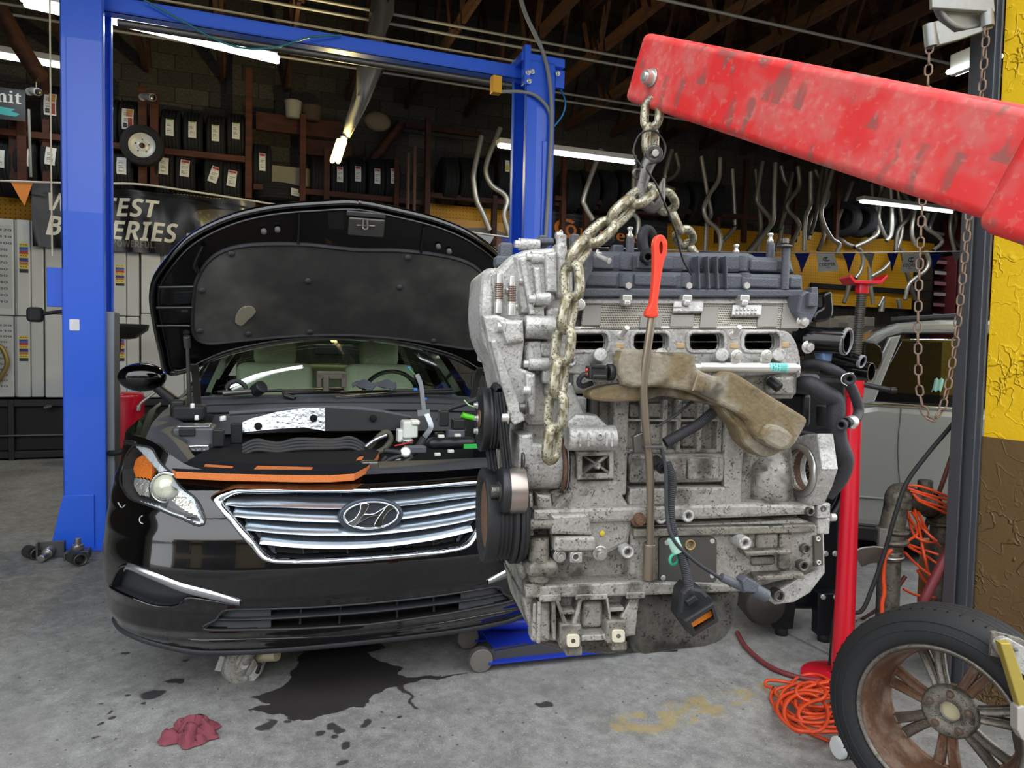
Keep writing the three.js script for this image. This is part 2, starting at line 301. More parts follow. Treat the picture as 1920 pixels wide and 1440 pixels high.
{
  const wf = struct('wall_front', B, 'yellow over brown stucco pillar beside the bay door');
  mesh('upper_coat', boxAB(0, .7, 1.05, 6.4, 0, .6), yellowStucco, wf, 'bright yellow stucco'); mesh('lower_coat', boxAB(-.004, .704, 0, 1.05, -.004, .605), brownStucco, wf, 'brown stucco');
  mesh('header', boxAB(-8, 0, 4.65, 6.4, 0, .6), M(0x77736a, .9), wf); mesh('pillar', boxAB(-9.25, -8, 0, 6.4, 0, .6), M(0x77736a, .9), wf); mesh('panel', boxAB(5.7, 11.25, 0, 6.4, 0, .3), M(0x77736a, .9), wf); mesh('second_header', boxAB(.7, 5.7, 4.65, 6.4, 0, .6), M(0x77736a, .9), wf);
  const tr = struct('trim_1', B, 'dark steel door track'); const tm = M(0x5c6066, .5, .6, { bumpMap: T.rough, bumpScale: .001, box: 2 });
  mesh('track', [boxAB(-.034, -.002, 0, 4.6, -.09, -.01, .004), boxAB(-.062, -.034, 0, 4.6, -.09, -.08), boxAB(-.066, -.058, 0, 4.6, -.09, -.04, .002), boxAB(-.022, -.012, 0, 4.6, -.012, .004, .003)], tm, tr);
}
{ // roof: plank deck on trusses that run from the door to the back wall
  const c = struct('ceiling', B); mesh('deck', boxAB(-9.25, 11.25, 6.4, 6.6, BACK - .2, .6), M(0x2b1d15, .9), c);
  const pg = boxAB(-9.2, 11.2, 6.35, 6.4, -.085, .085); let z = BACK + .1; while (z < 0) { const m = mesh('plank', pg, woods[Math.floor(rnd() * 3) + 1], c); m.position.z = z; z += .19; }
  for (let i = 0; i < 22; i++) {
    const u = -8 + i * .82 + rr(-.04, .04), t = thing('roof_truss', 'dark brown timber roof truss running from the bay door to the back wall', 'truss', B, 'roof trusses'), wm = woods[i % 4], wm2 = woods[(i + 1) % 4];
    const bar = (a, b, w = .038, h = .09) => { const d = b.clone().sub(a), L = d.length(); const g = new THREE.BoxGeometry(w, L, h).translate(0, L / 2, 0); const ang = Math.atan2(d.z, d.y); return g.rotateX(ang).translate(a.x, a.y, a.z); };
    mesh('bottom_chord', boxAB(u - .02, u + .02, 4.72, 4.86, BACK + .02, -.02), wm, t);
    mesh('top_chord', boxAB(u - .02, u + .02, 6.2, 6.34, BACK + .02, -.02), wm, t);
    const n = 6; for (let k = 0; k < n; k++) { const z0 = BACK + .1 + k * 1.24, z1 = z0 + .62; mesh('web', bar(V(u + .035, 4.76, z0), V(u + .035, 6.3, z1)), wm2, t); mesh('web', bar(V(u - .035, 6.3, z1), V(u - .035, 4.76, z0 + 1.2)), wm, t); }
  }
  // braces that hang down towards the racks
  for (const [a, b, off] of [[[690, 312], [752, 232], .3], [[30, 75], [78, 148], 2.4], [[0, 15], [60, 125], 2.2]]) { const p = B.at(...a, BACK + off), q = B.at(...b, BACK + off); single('timber_brace', rod(p, q, .07, .07, 4), woods[3], a[0] > 500 ? 'brown diagonal timber brace above the tyre racks' : a[0] ? 'dark diagonal timber brace above the security camera' : 'dark diagonal timber brace crossing a strip light', 'brace', B); }
  // blocking boards between the trusses, lit from below
  for (const y of [4.72]) for (let k = 0; k < 14; k++) { const u = -3 + k * .82; const m = mesh('blocking', boxAB(u + .06, u + .74, y - .03, y, -1.5, -1.36), paleWood, c); if (k % 3 == 1) m.position.z = -.4; }
}
{ // conduits: thin pale pipes along the trusses
  const pm = M(0xb6b2aa, .5, .4);
  const runs = [[-1.2, 4.69], [-2.6, 4.69], [-4.0, 4.69], [-5.3, 4.69], [-5.45, 4.66], [-6.6, 4.69], [-6.72, 4.64]];
  runs.forEach(([z, y], i) => single('conduit', rod(V(-8.8, y, z), V(10.8, y, z), .016, .016, 8), pm, 'thin pale conduit pipe clipped under the roof trusses', 'conduit', B, 'ceiling conduits'));
}
// ---------- lamps ----------
const glow = (c, i) => new THREE.MeshStandardMaterial({ color: 0xffffff, emissive: c, emissiveIntensity: i, roughness: .5 });
const tubeGlow = glow(0xf2fbff, 5), lampBody = M(0xd8d6cf, .5, .2), warmGlow = glow(0xffe27a, 4);
function stripLamp(p, q, label, tubes, power, name = 'strip_light') {
  const t = thing(name, label, 'strip light', B, 'ceiling strip lights'); const d = q.clone().sub(p), L = d.length(), mid = p.clone().add(q).multiplyScalar(.5);
  const side = V().crossVectors(d, QY).normalize();
  mesh('housing', orient(new RoundedBoxGeometry(.06, L, .16, 2, .01), mid.clone().add(V(0, .055, 0)), d), lampBody, t);
  for (let i = 0; i < tubes; i++) { const o = side.clone().multiplyScalar((i - (tubes - 1) / 2) * .085); mesh('tube', capTube([p.clone().add(o).lerp(q, .01), mid.clone().add(o), q.clone().add(o)], .02, 10, 4), tubeGlow, t); }
  const l = new THREE.RectAreaLight(0xf0f8ff, power, L, .12); const w = B.toWorld(mid.clone().add(V(0, -.03, 0))); l.position.copy(w); 
  const wd = d.clone().normalize().applyQuaternion(B.g.quaternion); l.quaternion.setFromRotationMatrix(new THREE.Matrix4().makeBasis(wd, V().crossVectors(V(0, 1, 0), wd).normalize(), V(0, 1, 0))); scene.add(l);
}
const lampPt = (px, py, y) => B.atY(px, py, y);
const LP = (px, py, z) => B.at(px, py, z);
stripLamp(LP(205, 36, -4.6), LP(520, 112, -4.6), 'long twin-tube strip light under the blue lift crossbeam', 2, 22);
stripLamp(LP(45, 4, -4.2), LP(150, 28, -4.2), 'short strip light beyond the blue lift post, high up', 2, 16);
stripLamp(LP(-60, 96, -6.6), LP(160, 132, -6.6), 'strip light above the sign with teal lettering', 1, 22);
stripLamp(LP(933, 274, -6.2), LP(1188, 306, -6.2), 'strip light over the tyre racks behind the far lift post', 1, 30);
stripLamp(LP(1612, 378, -7.0), LP(1785, 398, -7.0), 'dusty strip light behind the hanging exhaust pipes', 1, 25);
stripLamp(B.atY(1785, 137, 3.6), B.atY(1868, 104, 3.6), 'strip light beside the door chain hoist', 2, 60);
{ // compact fluorescent bulb on a plastic-wrapped arm
  const z = -5.2, t = thing('hanging_bulb', 'warm yellow compact fluorescent bulb hanging from a plastic-wrapped rail', 'light bulb', B);
  const a = LP(642, 265, z), b = LP(630, 302, z);
  mesh('cap', rod(LP(645, 258, z), LP(641, 268, z), .035, .035, 12), lampBody, t);
  for (const s of [-.035, .02]) mesh('bulb_tube', capTube([a.clone().add(V(s, 0, 0)), a.clone().lerp(b, .5).add(V(s, 0, .01)), b.clone().add(V(s, 0, 0))], .025, 10, 8), warmGlow, t);
  const l = new THREE.PointLight(0xffe9a0, 6, 0, 2); l.position.copy(B.toWorld(a.clone().lerp(b, .5).add(V(0, -.02, .06)))); scene.add(l);
  // the wrapped rail above it
  const pts = [[722, -60], [716, 20], [706, 75], [692, 125], [676, 185], [660, 230], [648, 258]].map(([x, y], i) => LP(x, y, z + .02 * (i % 2)));
  const rows = pts.map((p, i) => { const w = [.09, .09, .08, .12, .07, .06, .03][i]; return Array.from({ length: 10 }, (_, k) => { const a = k / 9 * 2 * Math.PI, q = 1 + .35 * Math.sin(k * 2.4 + i * 1.9); return p.clone().add(V(Math.cos(a) * w * q, 0, Math.sin(a) * w * q)); }); });
  single('plastic_wrapped_rail', gridGeo(rows), M(0x8a867a, .25, 0, { transmission: .25, thickness: 0, side: THREE.DoubleSide }), 'crumpled translucent plastic sleeve hanging from the roof above the bulb', 'plastic sleeve', B);
}

{ // unseen low building added across the yard for the black paint to mirror
  const n = struct('wall_added_opposite', B, 'unseen low beige building added across the yard for reflections'); const bm = M(0x8a7d68, .9); mesh('facade', boxAB(-22, 14, 0, 4.2, 11, 13), bm, n); mesh('base_band', boxAB(-22, 14, 0, 1.0, 10.95, 11), M(0x4a3d2c, .9), n);
  for (let i = 0; i < 5; i++) mesh('roller_door', boxAB(-20 + i * 7, -15.5 + i * 7, 0, 3.2, 10.9, 10.98), M(0x3a3c3e, .7), n); mesh('parapet', boxAB(-22.1, 14.1, 4.2, 4.4, 10.9, 13), M(0x6a5f4e, .9), n);
}

// ---------- the engine on the hoist ----------
const E = new Frame(WORLD.at(1230, 830, -1.15), 10 * D2R), U = .00086;
const e = (x, y, z = 0) => E.at(x, y, z);
const ex = (l, z) => l.map(([x, y]) => e(x, y, z));
const ep = (l, z0, z1, bev = .004, holes = [], seg = 2) => extr(ex(l, z1), z0, z1, bev, holes.map(h => ex(h, z1)), seg);
const eb = (x0, y0, x1, y1, z0, z1, r = .003) => { const a = e(x0, y0, z1), b = e(x1, y1, z1); return boxAB(a.x, b.x, a.y, b.y, z0, z1, r); };
const hbar = (x0, x1, y, r, z) => { const a = e(x0, y, z), b = e(x1, y, z); b.y = a.y; b.z = a.z; return boss(a, b, r * U); };
const hbolt = (x, y, r, z, l = 1.1) => bolt(e(x, y, z), V(-1, 0, .12), r * U, r * U * l);
const fbolt = (x, y, r, z) => bolt(e(x, y, z), V(0, 0, 1), r * U);
const fboss = (x, y, r, z0, z1, hole = 0) => { const a = e(x, y, z1), b = a.clone(); a.z = z0; return hole ? pipe(a, b, r * U, hole * U, 24) : boss(a, b, r * U); };
const eng = thing('engine', 'dirty aluminium four-cylinder engine hanging on a chain from the red hoist', 'engine', E);
const cA = mat.cast, cB = mat.castDirty, cC = mat.castGrime;
mesh('crankcase', ep([[985, 760], [1175, 742], [1390, 742], [1480, 800], [1490, 860], [1495, 930], [1500, 1000], [1490, 1085], [1390, 1112], [985, 1118], [965, 1040], [972, 850]], -.28, -.02, .008), cB, eng);
const ports = [[1070, 1141], [1187, 1254], [1292, 1358], [1395, 1462]], portHole = ([a, b]) => roundRect(a - 2, b + 2, 622, 659, 12, 4);
{ const o = [[1010, 590], [1075, 556], [1505, 558], [1498, 620], [1503, 705], [1488, 748], [1060, 748], [1010, 720]]; mesh('cylinder_head', [ep(o, -.19, -.066, .006, ports.map(portHole)), ep(o, -.25, -.19, .004)], cA, eng); }
// ribs and panels of the block face
{
  const ribs = [];
  for (const x of [1206, 1247, 1273, 1312, 1350]) ribs.push(eb(x - 3, 750, x + 3, 848, -.03, .0, .002));
  ribs.push(eb(1175, 786, 1362, 790, -.03, .0, .001), eb(1175, 843, 1362, 850, -.03, -.004, .002));
  for (const p of [[1180, 756, 1202, 784], [1212, 756, 1243, 784], [1279, 756, 1308, 784], [1318, 758, 1346, 784], [1212, 794, 1243, 838], [1279, 794, 1308, 838]]) ribs.push(eb(p[0], p[1], p[2], p[3], -.03, -.012, .004));
  mesh('block_ribs', ribs, cB, eng);
  mesh('block_column', [eb(1362, 740, 1392, 960, -.05, .008, .008), eb(1152, 742, 1176, 930, -.05, .010, .006)], cB, eng);
  mesh('bulge_panel', [eb(1180, 852, 1360, 905, -.05, .006, .008), eb(1290, 858, 1350, 900, -.05, .012, .006), eb(1180, 915, 1362, 948, -.05, .010, .006)], cB, eng);
  mesh('ladder_frame', [ep([[1000, 955], [1375, 944], [1490, 945], [1530, 950], [1530, 965], [1380, 972], [1000, 985]], -.2, .022, .006), ep([[1180, 985], [1380, 978], [1500, 972], [1535, 985], [1540, 1070], [1500, 1085], [1390, 1105], [1180, 1110]], -.2, .006, .008), ep([[985, 1100], [1190, 1090], [1390, 1096], [1392, 1110], [1190, 1118], [985, 1122]], -.24, .018, .004)], cB, eng);
  mesh('lower_rib', [eb(1190, 992, 1530, 999, -.03, .02, .003), ep([[1395, 1034], [1485, 1030], [1488, 1040], [1400, 1044]], -.02, .03, .004), ep([[1420, 1080], [1508, 1076], [1510, 1086], [1420, 1090]], -.02, .03, .003), eb(1420, 1000, 1460, 1032, -.03, .014, .006), eb(1410, 1044, 1455, 1060, -.03, .012, .005), eb(1465, 1000, 1485, 1070, -.03, .016, .006)], cC, eng);
}
// valve cover
{
  const vc = mesh('valve_cover', [ep([[1088, 540], [1507, 543], [1509, 557], [1088, 556]], -.24, -.03, .003), ep([[1092, 508], [1180, 508], [1500, 514], [1506, 516], [1507, 545], [1090, 542]], -.23, -.037, .006), ep([[1100, 476], [1118, 470], [1405, 473], [1420, 480], [1484, 482], [1492, 512], [1096, 510]], -.21, -.048, .008)], mat.plasticGrey, eng, 'grey plastic valve cover');
  const ribs = []; for (const x of [1312, 1330, 1347, 1364]) ribs.push(ep([[x - 3, 480], [x - 1, 480], [x + 2, 541], [x - 1, 541]], -.06, -.026, .0006)); mesh('rib', ribs, mat.plasticGrey, vc);
  mesh('panel', [eb(1112, 478, 1152, 505, -.07, -.044, .003), eb(1195, 478, 1262, 506, -.07, -.044, .003), eb(1098, 512, 1158, 538, -.07, -.033, .004), eb(1190, 512, 1270, 538, -.07, -.033, .004), eb(1392, 518, 1462, 541, -.07, -.033, .004), eb(1408, 486, 1458, 510, -.07, -.043, .004), eb(1482, 518, 1504, 541, -.07, -.033, .004)], mat.plasticGrey, vc);
  const post = (x, y0, y1, r, z) => { const a = e(x, y1, z), b = e(x, y0, z); b.x = a.x; b.z = a.z; return boss(a, b, r * U); };
  mesh('post', [post(1471, 464, 543, 8, -.036), post(1444, 456, 484, 8, -.06), post(1181, 447, 474, 8, -.06), post(1171, 512, 540, 16, -.042), post(1284, 512, 540, 14, -.044), post(1395, 512, 540, 12, -.044), post(1171, 476, 508, 16, -.055), post(1284, 478, 508, 12, -.055), post(1390, 480, 510, 13, -.055)], mat.plasticGrey, vc);
  const studs = [[1181, 447, 424], [1380, 476, 456], [1444, 456, 435]];
  for (const [x, y0, y1] of studs) { const a = e(x, y0, -.06), s = U * (y0 - y1); mesh('ball_stud', turn(a, QY, [[0, 0], [.0055, 0], [.0055, s * .3], [.0035, s * .4], [.0028, s * .62], [.0048, s * .75], [.0052, s * .85], [.004, s * .96], [0, s]], 16), mat.zinc, vc); }
  { const a = e(1471, 464, -.036); mesh('cap_bolt', join([turn(a, QY, [[0, 0], [.014, 0], [.013, .003], [.007, .005], [0, .005]], 20), hex(a.clone().add(V(0, .007, 0)), QY, .007, .008)]), mat.steelDark, vc); }
  for (const x of [1177, 1290, 1398]) mesh('cover_bolt', [hex(e(x, 536, -.03), V(0, 0, 1), .006, .006), eb(x - 9, 552, x + 9, 566, -.06, -.018, .003), eb(x - 6, 562, x + 6, 573, -.06, -.012, .003)], mat.zinc, vc);
  mesh('breather_nut', [hex(e(1213, 482, -.045), V(.1, 0, 1), .015, .01), pipe(e(1213, 482, -.04), e(1215, 482, -.02), .009, .005)], mat.plastic, vc);
  mesh('breather_hose', tube([e(1208, 475, -.075), e(1204, 445, -.08), e(1213, 431, -.085), e(1223, 445, -.09), e(1224, 475, -.1)], .0095, 12, 24), mat.hose, vc);
  const oc = mesh('oil_cap', turn(e(1133, 462, -.09), QY, [[.011, 0], [.012, .006], [.016, .008], [.017, .018], [.014, .021], [0, .021]], 24), mat.plastic, vc); 
  mesh('wire_clip_block', [eb(1072, 438, 1086, 470, -.1, -.08, .003), eb(1150, 458, 1170, 476, -.1, -.07, .003)], mat.plasticGrey, vc);
}
// perforated shield between the cover and the intake ports
{
  T.perf = tex(256, (u, v) => { const a = (u * 32) % 1, b = (v * 32) % 1, n = fbm(u, v, 8, 3, 77), h = a > .22 && a < .9 && b > .3 && b < .85; const k = .85 + .3 * n; return h ? [62 * k, 58 * k, 52 * k] : [150 * k, 145 * k, 132 * k]; });
  const pm = M(0xffffff, .5, .4, { map: T.perf, box: 1 / .13 });
  const slope = (x0, y0, x1, y1, t, z) => { // rectangle on the sloping face; t 0..1 maps py 556..616
    const zz = (y) => -.05 + (y - 556) / 60 * .055 + z; const r = [];
    for (let j = 0; j <= 2; j++) { const y = lerp(y0, y1, j / 2); r.push(Array.from({ length: 5 }, (_, i) => e(lerp(x0, x1, i / 4) - (y - 556) * .1, y, zz(y)))); } return thick(r.reverse(), .006);
  };
  const sh = mesh('heat_shield', slope(1095, 556, 1502, 616, 0, 0), pm, eng, 'perforated aluminium shield');
  mesh('shield_pad', [[1097, 572, 1130, 610], [1205, 590, 1245, 614], [1262, 590, 1305, 612], [1318, 575, 1350, 614], [1425, 574, 1462, 612], [1470, 560, 1504, 615]].map(p => slope(...p, 0, .004)), M(0x7c7972, .55, .3, { bumpMap: T.fine, bumpScale: .0005, box: 8 }), sh);
  mesh('shield_top', slope(1095, 556, 1500, 568, 0, .006), cA, sh);
  mesh('cast_pad', [slope(1265, 565, 1320, 583, 0, .014), slope(1376, 572, 1430, 590, 0, .014), slope(1265, 565, 1280, 575, 0, .018)], cA, sh, 'raised cast lettering pad');
  const rows = [[1379, 577, 'WO'], [1379, 584, 'X']]; mesh('cast_mark', rows.map(([x, y]) => Array.from({ length: 6 }, (_, i) => slope(x + 4 + i * 7, y, x + 8 + i * 7, y + 4, 0, .017))), cA, sh);
}
// intake port face
{
  const hole = portHole;
  mesh('intake_flange', ep(smooth([[1052, 640], [1062, 616], [1105, 612], [1165, 618], [1222, 612], [1325, 612], [1430, 612], [1478, 622], [1496, 650], [1498, 690], [1470, 700], [1070, 700], [1052, 680]], 4), -.02, .004, .003, ports.map(hole)), cA, eng);
  for (const p of ports) { const o = hole(p), d = o.concat([o[0]]), sc = (l, k, q) => l.map(([x, y]) => { const cx = (p[0] + p[1]) / 2; return [cx + (x - cx) * k, 640 + (y - 640) * q]; }); const g = mesh('intake_port', gridGeo([ex(d, .003), ex(sc(d, .985, .98), -.06), ex(sc(d, .93, .9), -.19)]), cC, eng, 'deep intake port'); g.material.side = THREE.DoubleSide; mesh('port_rim', ep(sc(o, 1.09, 1.17), -.01, .007, .0015, [o]), cA, g); mesh('port_divider', ep([[p[0], 640], [p[1], 640], [p[1], 641.5], [p[0], 641.5]], -.12, -.012, 0), cB, g); }
  mesh('port_seal', [[1163, 648], [1277, 648], [1377, 648], [1472, 646]].map(([x, y]) => eb(x - 8, y - 5, x + 8, y + 6, 0, .0055, .002)), M(0xb39a72, .7), eng);
  for (const [x, y, a, b] of [[1165, 627, 1176, 614], [1375, 627, 1387, 613]]) mesh('flange_stud', [boss(e(x, y + 3, 0), e(a, b, .025), .0042), fboss(x, y + 2, 8, -.005, .006)], mat.zinc, eng);
  mesh('lower_head_face', [eb(1070, 664, 1495, 742, -.1, -.004, .006), eb(1075, 700, 1230, 740, -.1, .004, .006), eb(1440, 705, 1492, 742, -.1, .006, .006)], cB, eng);
  // injector caps and rail
  const rail = mesh('fuel_rail', [boss(e(1310, 689, .045), e(1492, 690, .045), 10 * U, .002, 24), boss(e(1150, 692, .04), e(1315, 690, .045), 9 * U), boss(e(1486, 690, .045), e(1498, 690, .045), 7 * U), eb(1316, 680, 1480, 699, .03, .044, .003)], mat.zinc, eng, 'silver fuel rail');
  { const lab = canvasTex(128, 64, (c, w, h) => { c.fillStyle = '#7fd6cf'; c.fillRect(0, 0, w, h); c.fillStyle = '#1d5f60'; for (let i = 0; i < 30; i++) if ((i * 7) % 3) c.fillRect(6 + i * 4, 5, 2, 22); for (let j = 0; j < 3; j++) for (let i = 0; i < 9; i++) if ((i + j * 5) % 4) c.fillRect(6 + i * 13, 33 + j * 9, 9, 4); });
    const a = e(1456, 689, .045), g = new THREE.CylinderGeometry(10.5 * U, 10.5 * U, 36 * U, 20, 1, true, -.9, 1.9).rotateZ(-Math.PI / 2); mesh('barcode_label', g.translate(a.x, a.y, a.z), M(0xffffff, .6, 0, { map: lab, side: THREE.DoubleSide }), rail, 'pale cyan barcode label'); }
  for (const x of [1126, 1240, 1354, 1461]) { const d = V(.12, .05, 1); mesh('injector_cap', boss(e(x - 14, 676, -.01), e(x, 665, .05), 12.5 * U, .0015), cA, eng); }
  for (const x of [1381, 1437]) mesh('rail_bolt', [boss(e(x, 670, 0), e(x, 668, .045), 11 * U), fbolt(x, 667, 8, .045), eb(x - 10, 668, x + 10, 680, .02, .046, .003)], mat.zinc, eng);
  mesh('small_stud', [fboss(1072, 677, 10, -.005, .012, 4), fboss(1160, 662, 9, -.005, .012, 4)], cA, eng);
  // sensor on the left
  const sn = mesh('oil_control_valve', [boss(e(1155, 697, .055), e(1190, 697, .055), 12 * U), hex(e(1150, 697, .055), V(1, 0, 0), 15 * U, .01), boss(e(1120, 696, .03), e(1150, 697, .05), 16 * U)], mat.zinc, eng);
  mesh('connector', [eb(1106, 686, 1140, 712, .045, .072, .003), eb(1112, 702, 1138, 710, .07, .078, .002), eb(1110, 684, 1136, 690, .066, .076, .001), boss(e(1138, 698, .058), e(1150, 698, .056), 15 * U)], mat.plastic, sn); mesh('wire_tail', [tube([e(1106, 700, .06), e(1092, 704, .055), e(1085, 716, .05), e(1092, 724, .045), e(1110, 718, .04)], .004, 8)], mat.hose, sn); mesh('wire_seal', [boss(e(1098, 694, .06), e(1108, 694, .06), 3 * U), boss(e(1100, 701, .06), e(1108, 702, .06), 3 * U)], M(0xd8452a, .5), sn);
}
// timing cover end, with bosses and bolts that point along the crankshaft
{
  mesh('timing_cover', [ep([[938, 500], [960, 478], [985, 468], [1050, 462], [1075, 470], [1078, 556], [1052, 612], [1062, 745], [1050, 800], [990, 800], [950, 740], [928, 640], [920, 560], [926, 510]], -.24, -.012, .010), ep([[965, 480], [1040, 470], [1045, 560], [1015, 590], [975, 590]], -.24, 0, .012), ep([[1022, 474], [1044, 472], [1045, 548], [1026, 546]], -.05, .014, .004)], cA, eng);
  mesh('cover_rib', [ep([[975, 486], [986, 484], [1004, 590], [994, 590]], -.05, .012, .003), ep([[1000, 500], [1014, 500], [1018, 560], [1006, 560]], -.05, .01, .005), eb(1044, 452, 1063, 560, -.06, .002, .008), ep([[995, 575], [1020, 570], [1022, 595], [998, 592]], -.05, .006, .004), eb(1025, 575, 1050, 745, -.06, .004, .008), eb(1012, 640, 1040, 670, -.06, .01, .006)], cA, eng);
  mesh('mount_dome', ep(smooth([[902, 540], [908, 507], [925, 501], [938, 510], [940, 650], [935, 690], [915, 660], [903, 625], [900, 590]], 5), -.18, -.006, .014, [], 4), cA, eng);
  mesh('vent_block', [eb(938, 453, 962, 492, -.1, -.07, .005), eb(930, 478, 962, 500, -.1, -.066, .005), ep([[1000, 452], [1012, 446], [1038, 446], [1040, 455], [1002, 456]], -.1, -.03, .002), eb(1012, 440, 1028, 452, -.08, -.05, .003)], mat.plasticGrey, eng);
  mesh('cover_boss', [hbar(975, 1012, 458, 11, -.035), hbar(996, 1030, 484, 10, .0), hbar(1003, 1032, 560, 12, .012), hbar(983, 1040, 613, 21, .012), hbar(990, 1028, 682, 12, .012), hbar(1048, 1052, 700, 14, .0), boss(e(1052, 560, -.03), e(1052, 440, -.03), 10 * U), boss(e(998, 640, .0), e(1000, 680, .0), 17 * U), eb(1018, 680, 1040, 720, -.04, .014, .005)], cA, eng);
  for (const [x, y, r, z] of [[975, 458, 8, -.035], [996, 482, 7, 0], [982, 527, 7, 0], [1001, 561, 8, .012], [945, 613, 10, .02], [992, 682, 8, .012], [970, 575, 5, 0], [955, 545, 5, -.01], [1052, 442, 8, -.03], [961, 500, 5, -.02]]) mesh('cover_bolt', hbolt(x, y, r, z), mat.zinc, eng);
  // two threaded studs with rust
  for (const [x, y0, y1, z] of [[935, 513, 588, .0], [959, 518, 592, .012]]) { const a = e(x, y1, z), b = e(x, y0, z); b.x = a.x; b.z = a.z; const s = mesh('mount_stud', [boss(a, b, 6.4 * U), boss(a, a.clone().lerp(b, .3), 8 * U)], mat.zinc, eng); const th = []; for (let i = 0; i < 9; i++) { const p = a.clone().lerp(b, .36 + i * .045); th.push(turn(p, QY, [[0, 0], [6.6 * U, 0], [7.6 * U, .001], [6.6 * U, .002], [0, .002]], 12)); } mesh('thread', th, mat.rust, s, 'rusty thread'); }
  // engine mount bracket
  mesh('mount_bracket', [ep([[905, 592], [932, 590], [955, 598], [982, 600], [984, 640], [978, 690], [1004, 700], [1006, 745], [1004, 782], [990, 780], [965, 798], [955, 775], [935, 720], [920, 660]], -.09, .016, .005), ep([[935, 600], [982, 600], [984, 640], [950, 645]], -.05, .03, .006), ep([[920, 640], [930, 636], [985, 788], [965, 798], [958, 790]], -.02, .034, .003), ep([[985, 700], [1004, 702], [1004, 778], [992, 778]], -.02, .03, .004)], cA, eng);
  for (const [x, y, r] of [[992, 732, 9], [985, 764, 9], [952, 783, 9]]) mesh('bracket_bolt', hbolt(x, y, r, .03), x === 985 ? mat.steelDark : mat.zinc, eng);
  mesh('lift_bracket', [ep([[1100, 466], [1113, 470], [1112, 505], [1100, 530], [1095, 560], [1080, 572], [1072, 560], [1085, 520], [1098, 500]], -.03, -.012, .003)], mat.plasticGrey, eng, 'dark lifting bracket'); mesh('lift_bolt', [bolt(e(1118, 478, -.02), V(1, -.25, .6), 8 * U), boss(e(1122, 480, -.01), e(1143, 490, .01), 6 * U)], mat.zinc, eng); mesh('lift_bracket_bolt', fbolt(1086, 571, 8, .012), mat.zinc, eng);
  mesh('side_pillar', [eb(1062, 742, 1100, 810, -.06, .004, .006), ep([[1055, 718], [1072, 718], [1096, 775], [1096, 800], [1055, 800]], -.05, .02, .004)], cA, eng);
  mesh('stack_pipe', rod(e(1112, 790, -.012), e(1112, 712, -.012), 12 * U), mat.steelDark, eng);
  mesh('alternator_boss', [hbar(1062, 1154, 821, 23, .035), ep([[1064, 790], [1080, 776], [1120, 778], [1140, 798], [1150, 815], [1062, 820]], -.03, .035, .006), ...[1087, 1103, 1137, 1147].map(x => eb(x, 812, x + 3, 838, .04, .0575, .001))], cA, eng); mesh('cast_ring', turn(e(1124, 818, .054), V(0, 0, 1), [[4 * U, 0], [7 * U, 0], [7 * U, .003], [4 * U, .003]], 20), cA, eng);
  mesh('x_brace_pocket', [ep([[1084, 846], [1152, 842], [1152, 898], [1084, 900]], -.04, .03, .003, [[[1088, 852], [1146, 850], [1146, 890], [1088, 892]]]), ep([[1088, 852], [1092, 851], [1146, 886], [1146, 891], [1142, 890]], -.01, .022, .002), ep([[1140, 850], [1146, 850], [1146, 854], [1093, 892], [1087, 892]], -.01, .022, .002), turn(e(1117, 872, .015), V(0, 0, 1), [[0, 0], [7 * U, 0], [7 * U, .01], [4 * U, .011], [0, .009]], 16), eb(1088, 852, 1146, 892, -.06, -.005, .001)], cB, eng);
  mesh('accessory_face', [ep([[1055, 845], [1086, 848], [1086, 900], [1160, 900], [1172, 935], [1190, 960], [1180, 1020], [1120, 1050], [1035, 1035], [1030, 960], [1060, 925], [1050, 915]], -.06, .012, .008), ep([[1032, 965], [1105, 962], [1112, 1005], [1034, 1003]], -.02, .03, .006), eb(1040, 1008, 1118, 1034, -.02, .034, .006), ep([[1090, 920], [1088, 955], [1070, 968], [1036, 972], [1034, 925], [1060, 912]], -.06, -.002, .008)], cB, eng);
  mesh('tensioner_body', [hbar(978, 1050, 870, 47, -.02), hbar(1050, 1060, 872, 56, -.02), ep([[972, 815], [1000, 812], [1002, 830], [1050, 835], [1050, 870], [972, 880]], -.05, .02, .006)], cA, eng); mesh('tensioner_hub', boss(e(975, 862, .012), e(982, 862, .012), 18 * U), mat.steelDark, eng);
  mesh('gasket', hbar(1047, 1052, 872, 52, -.018), mat.rust, eng);
  mesh('front_rib', [ep([[985, 925], [1000, 925], [1002, 1000], [1010, 1040], [998, 1060], [985, 1000]], -.1, .004, .005), ep([[1005, 925], [1034, 928], [1040, 975], [1010, 980]], -.1, .006, .006)], cB, eng);
  mesh('pump_column', [boss(e(1010, 1005, .01), e(1010, 1090, .01), 19 * U), eb(990, 1055, 1050, 1085, -.03, .03, .012), hbar(990, 1000, 983, 11, .022), hbar(990, 1034, 983, 9, .022), boss(e(1000, 1085, .0), e(1002, 1110, .0), 22 * U)], cC, eng);
  for (const [x, y] of [[1050, 1043], [1125, 1037]]) mesh('face_bolt', [fboss(x, y, 13, -.01, .022), fbolt(x, y, x < 1100 ? 7 : 10, .022)], mat.steel, eng);
  mesh('face_bolt', fbolt(1197, 972, 11, .02), mat.rust, eng);
  mesh('threaded_boss', [fboss(1178, 1036, 12, -.01, .03, 6), fboss(1291, 968, 12, -.01, .034, 5), fboss(1398, 1019, 13, -.01, .038, 5), fboss(1240, 972, 11, -.01, .02, 4)], mat.cast, eng); mesh('square_boss', [eb(1070, 1035, 1092, 1056, 0, .03, .003), fboss(1080, 1045, 8, .02, .034, 5)], cA, eng);
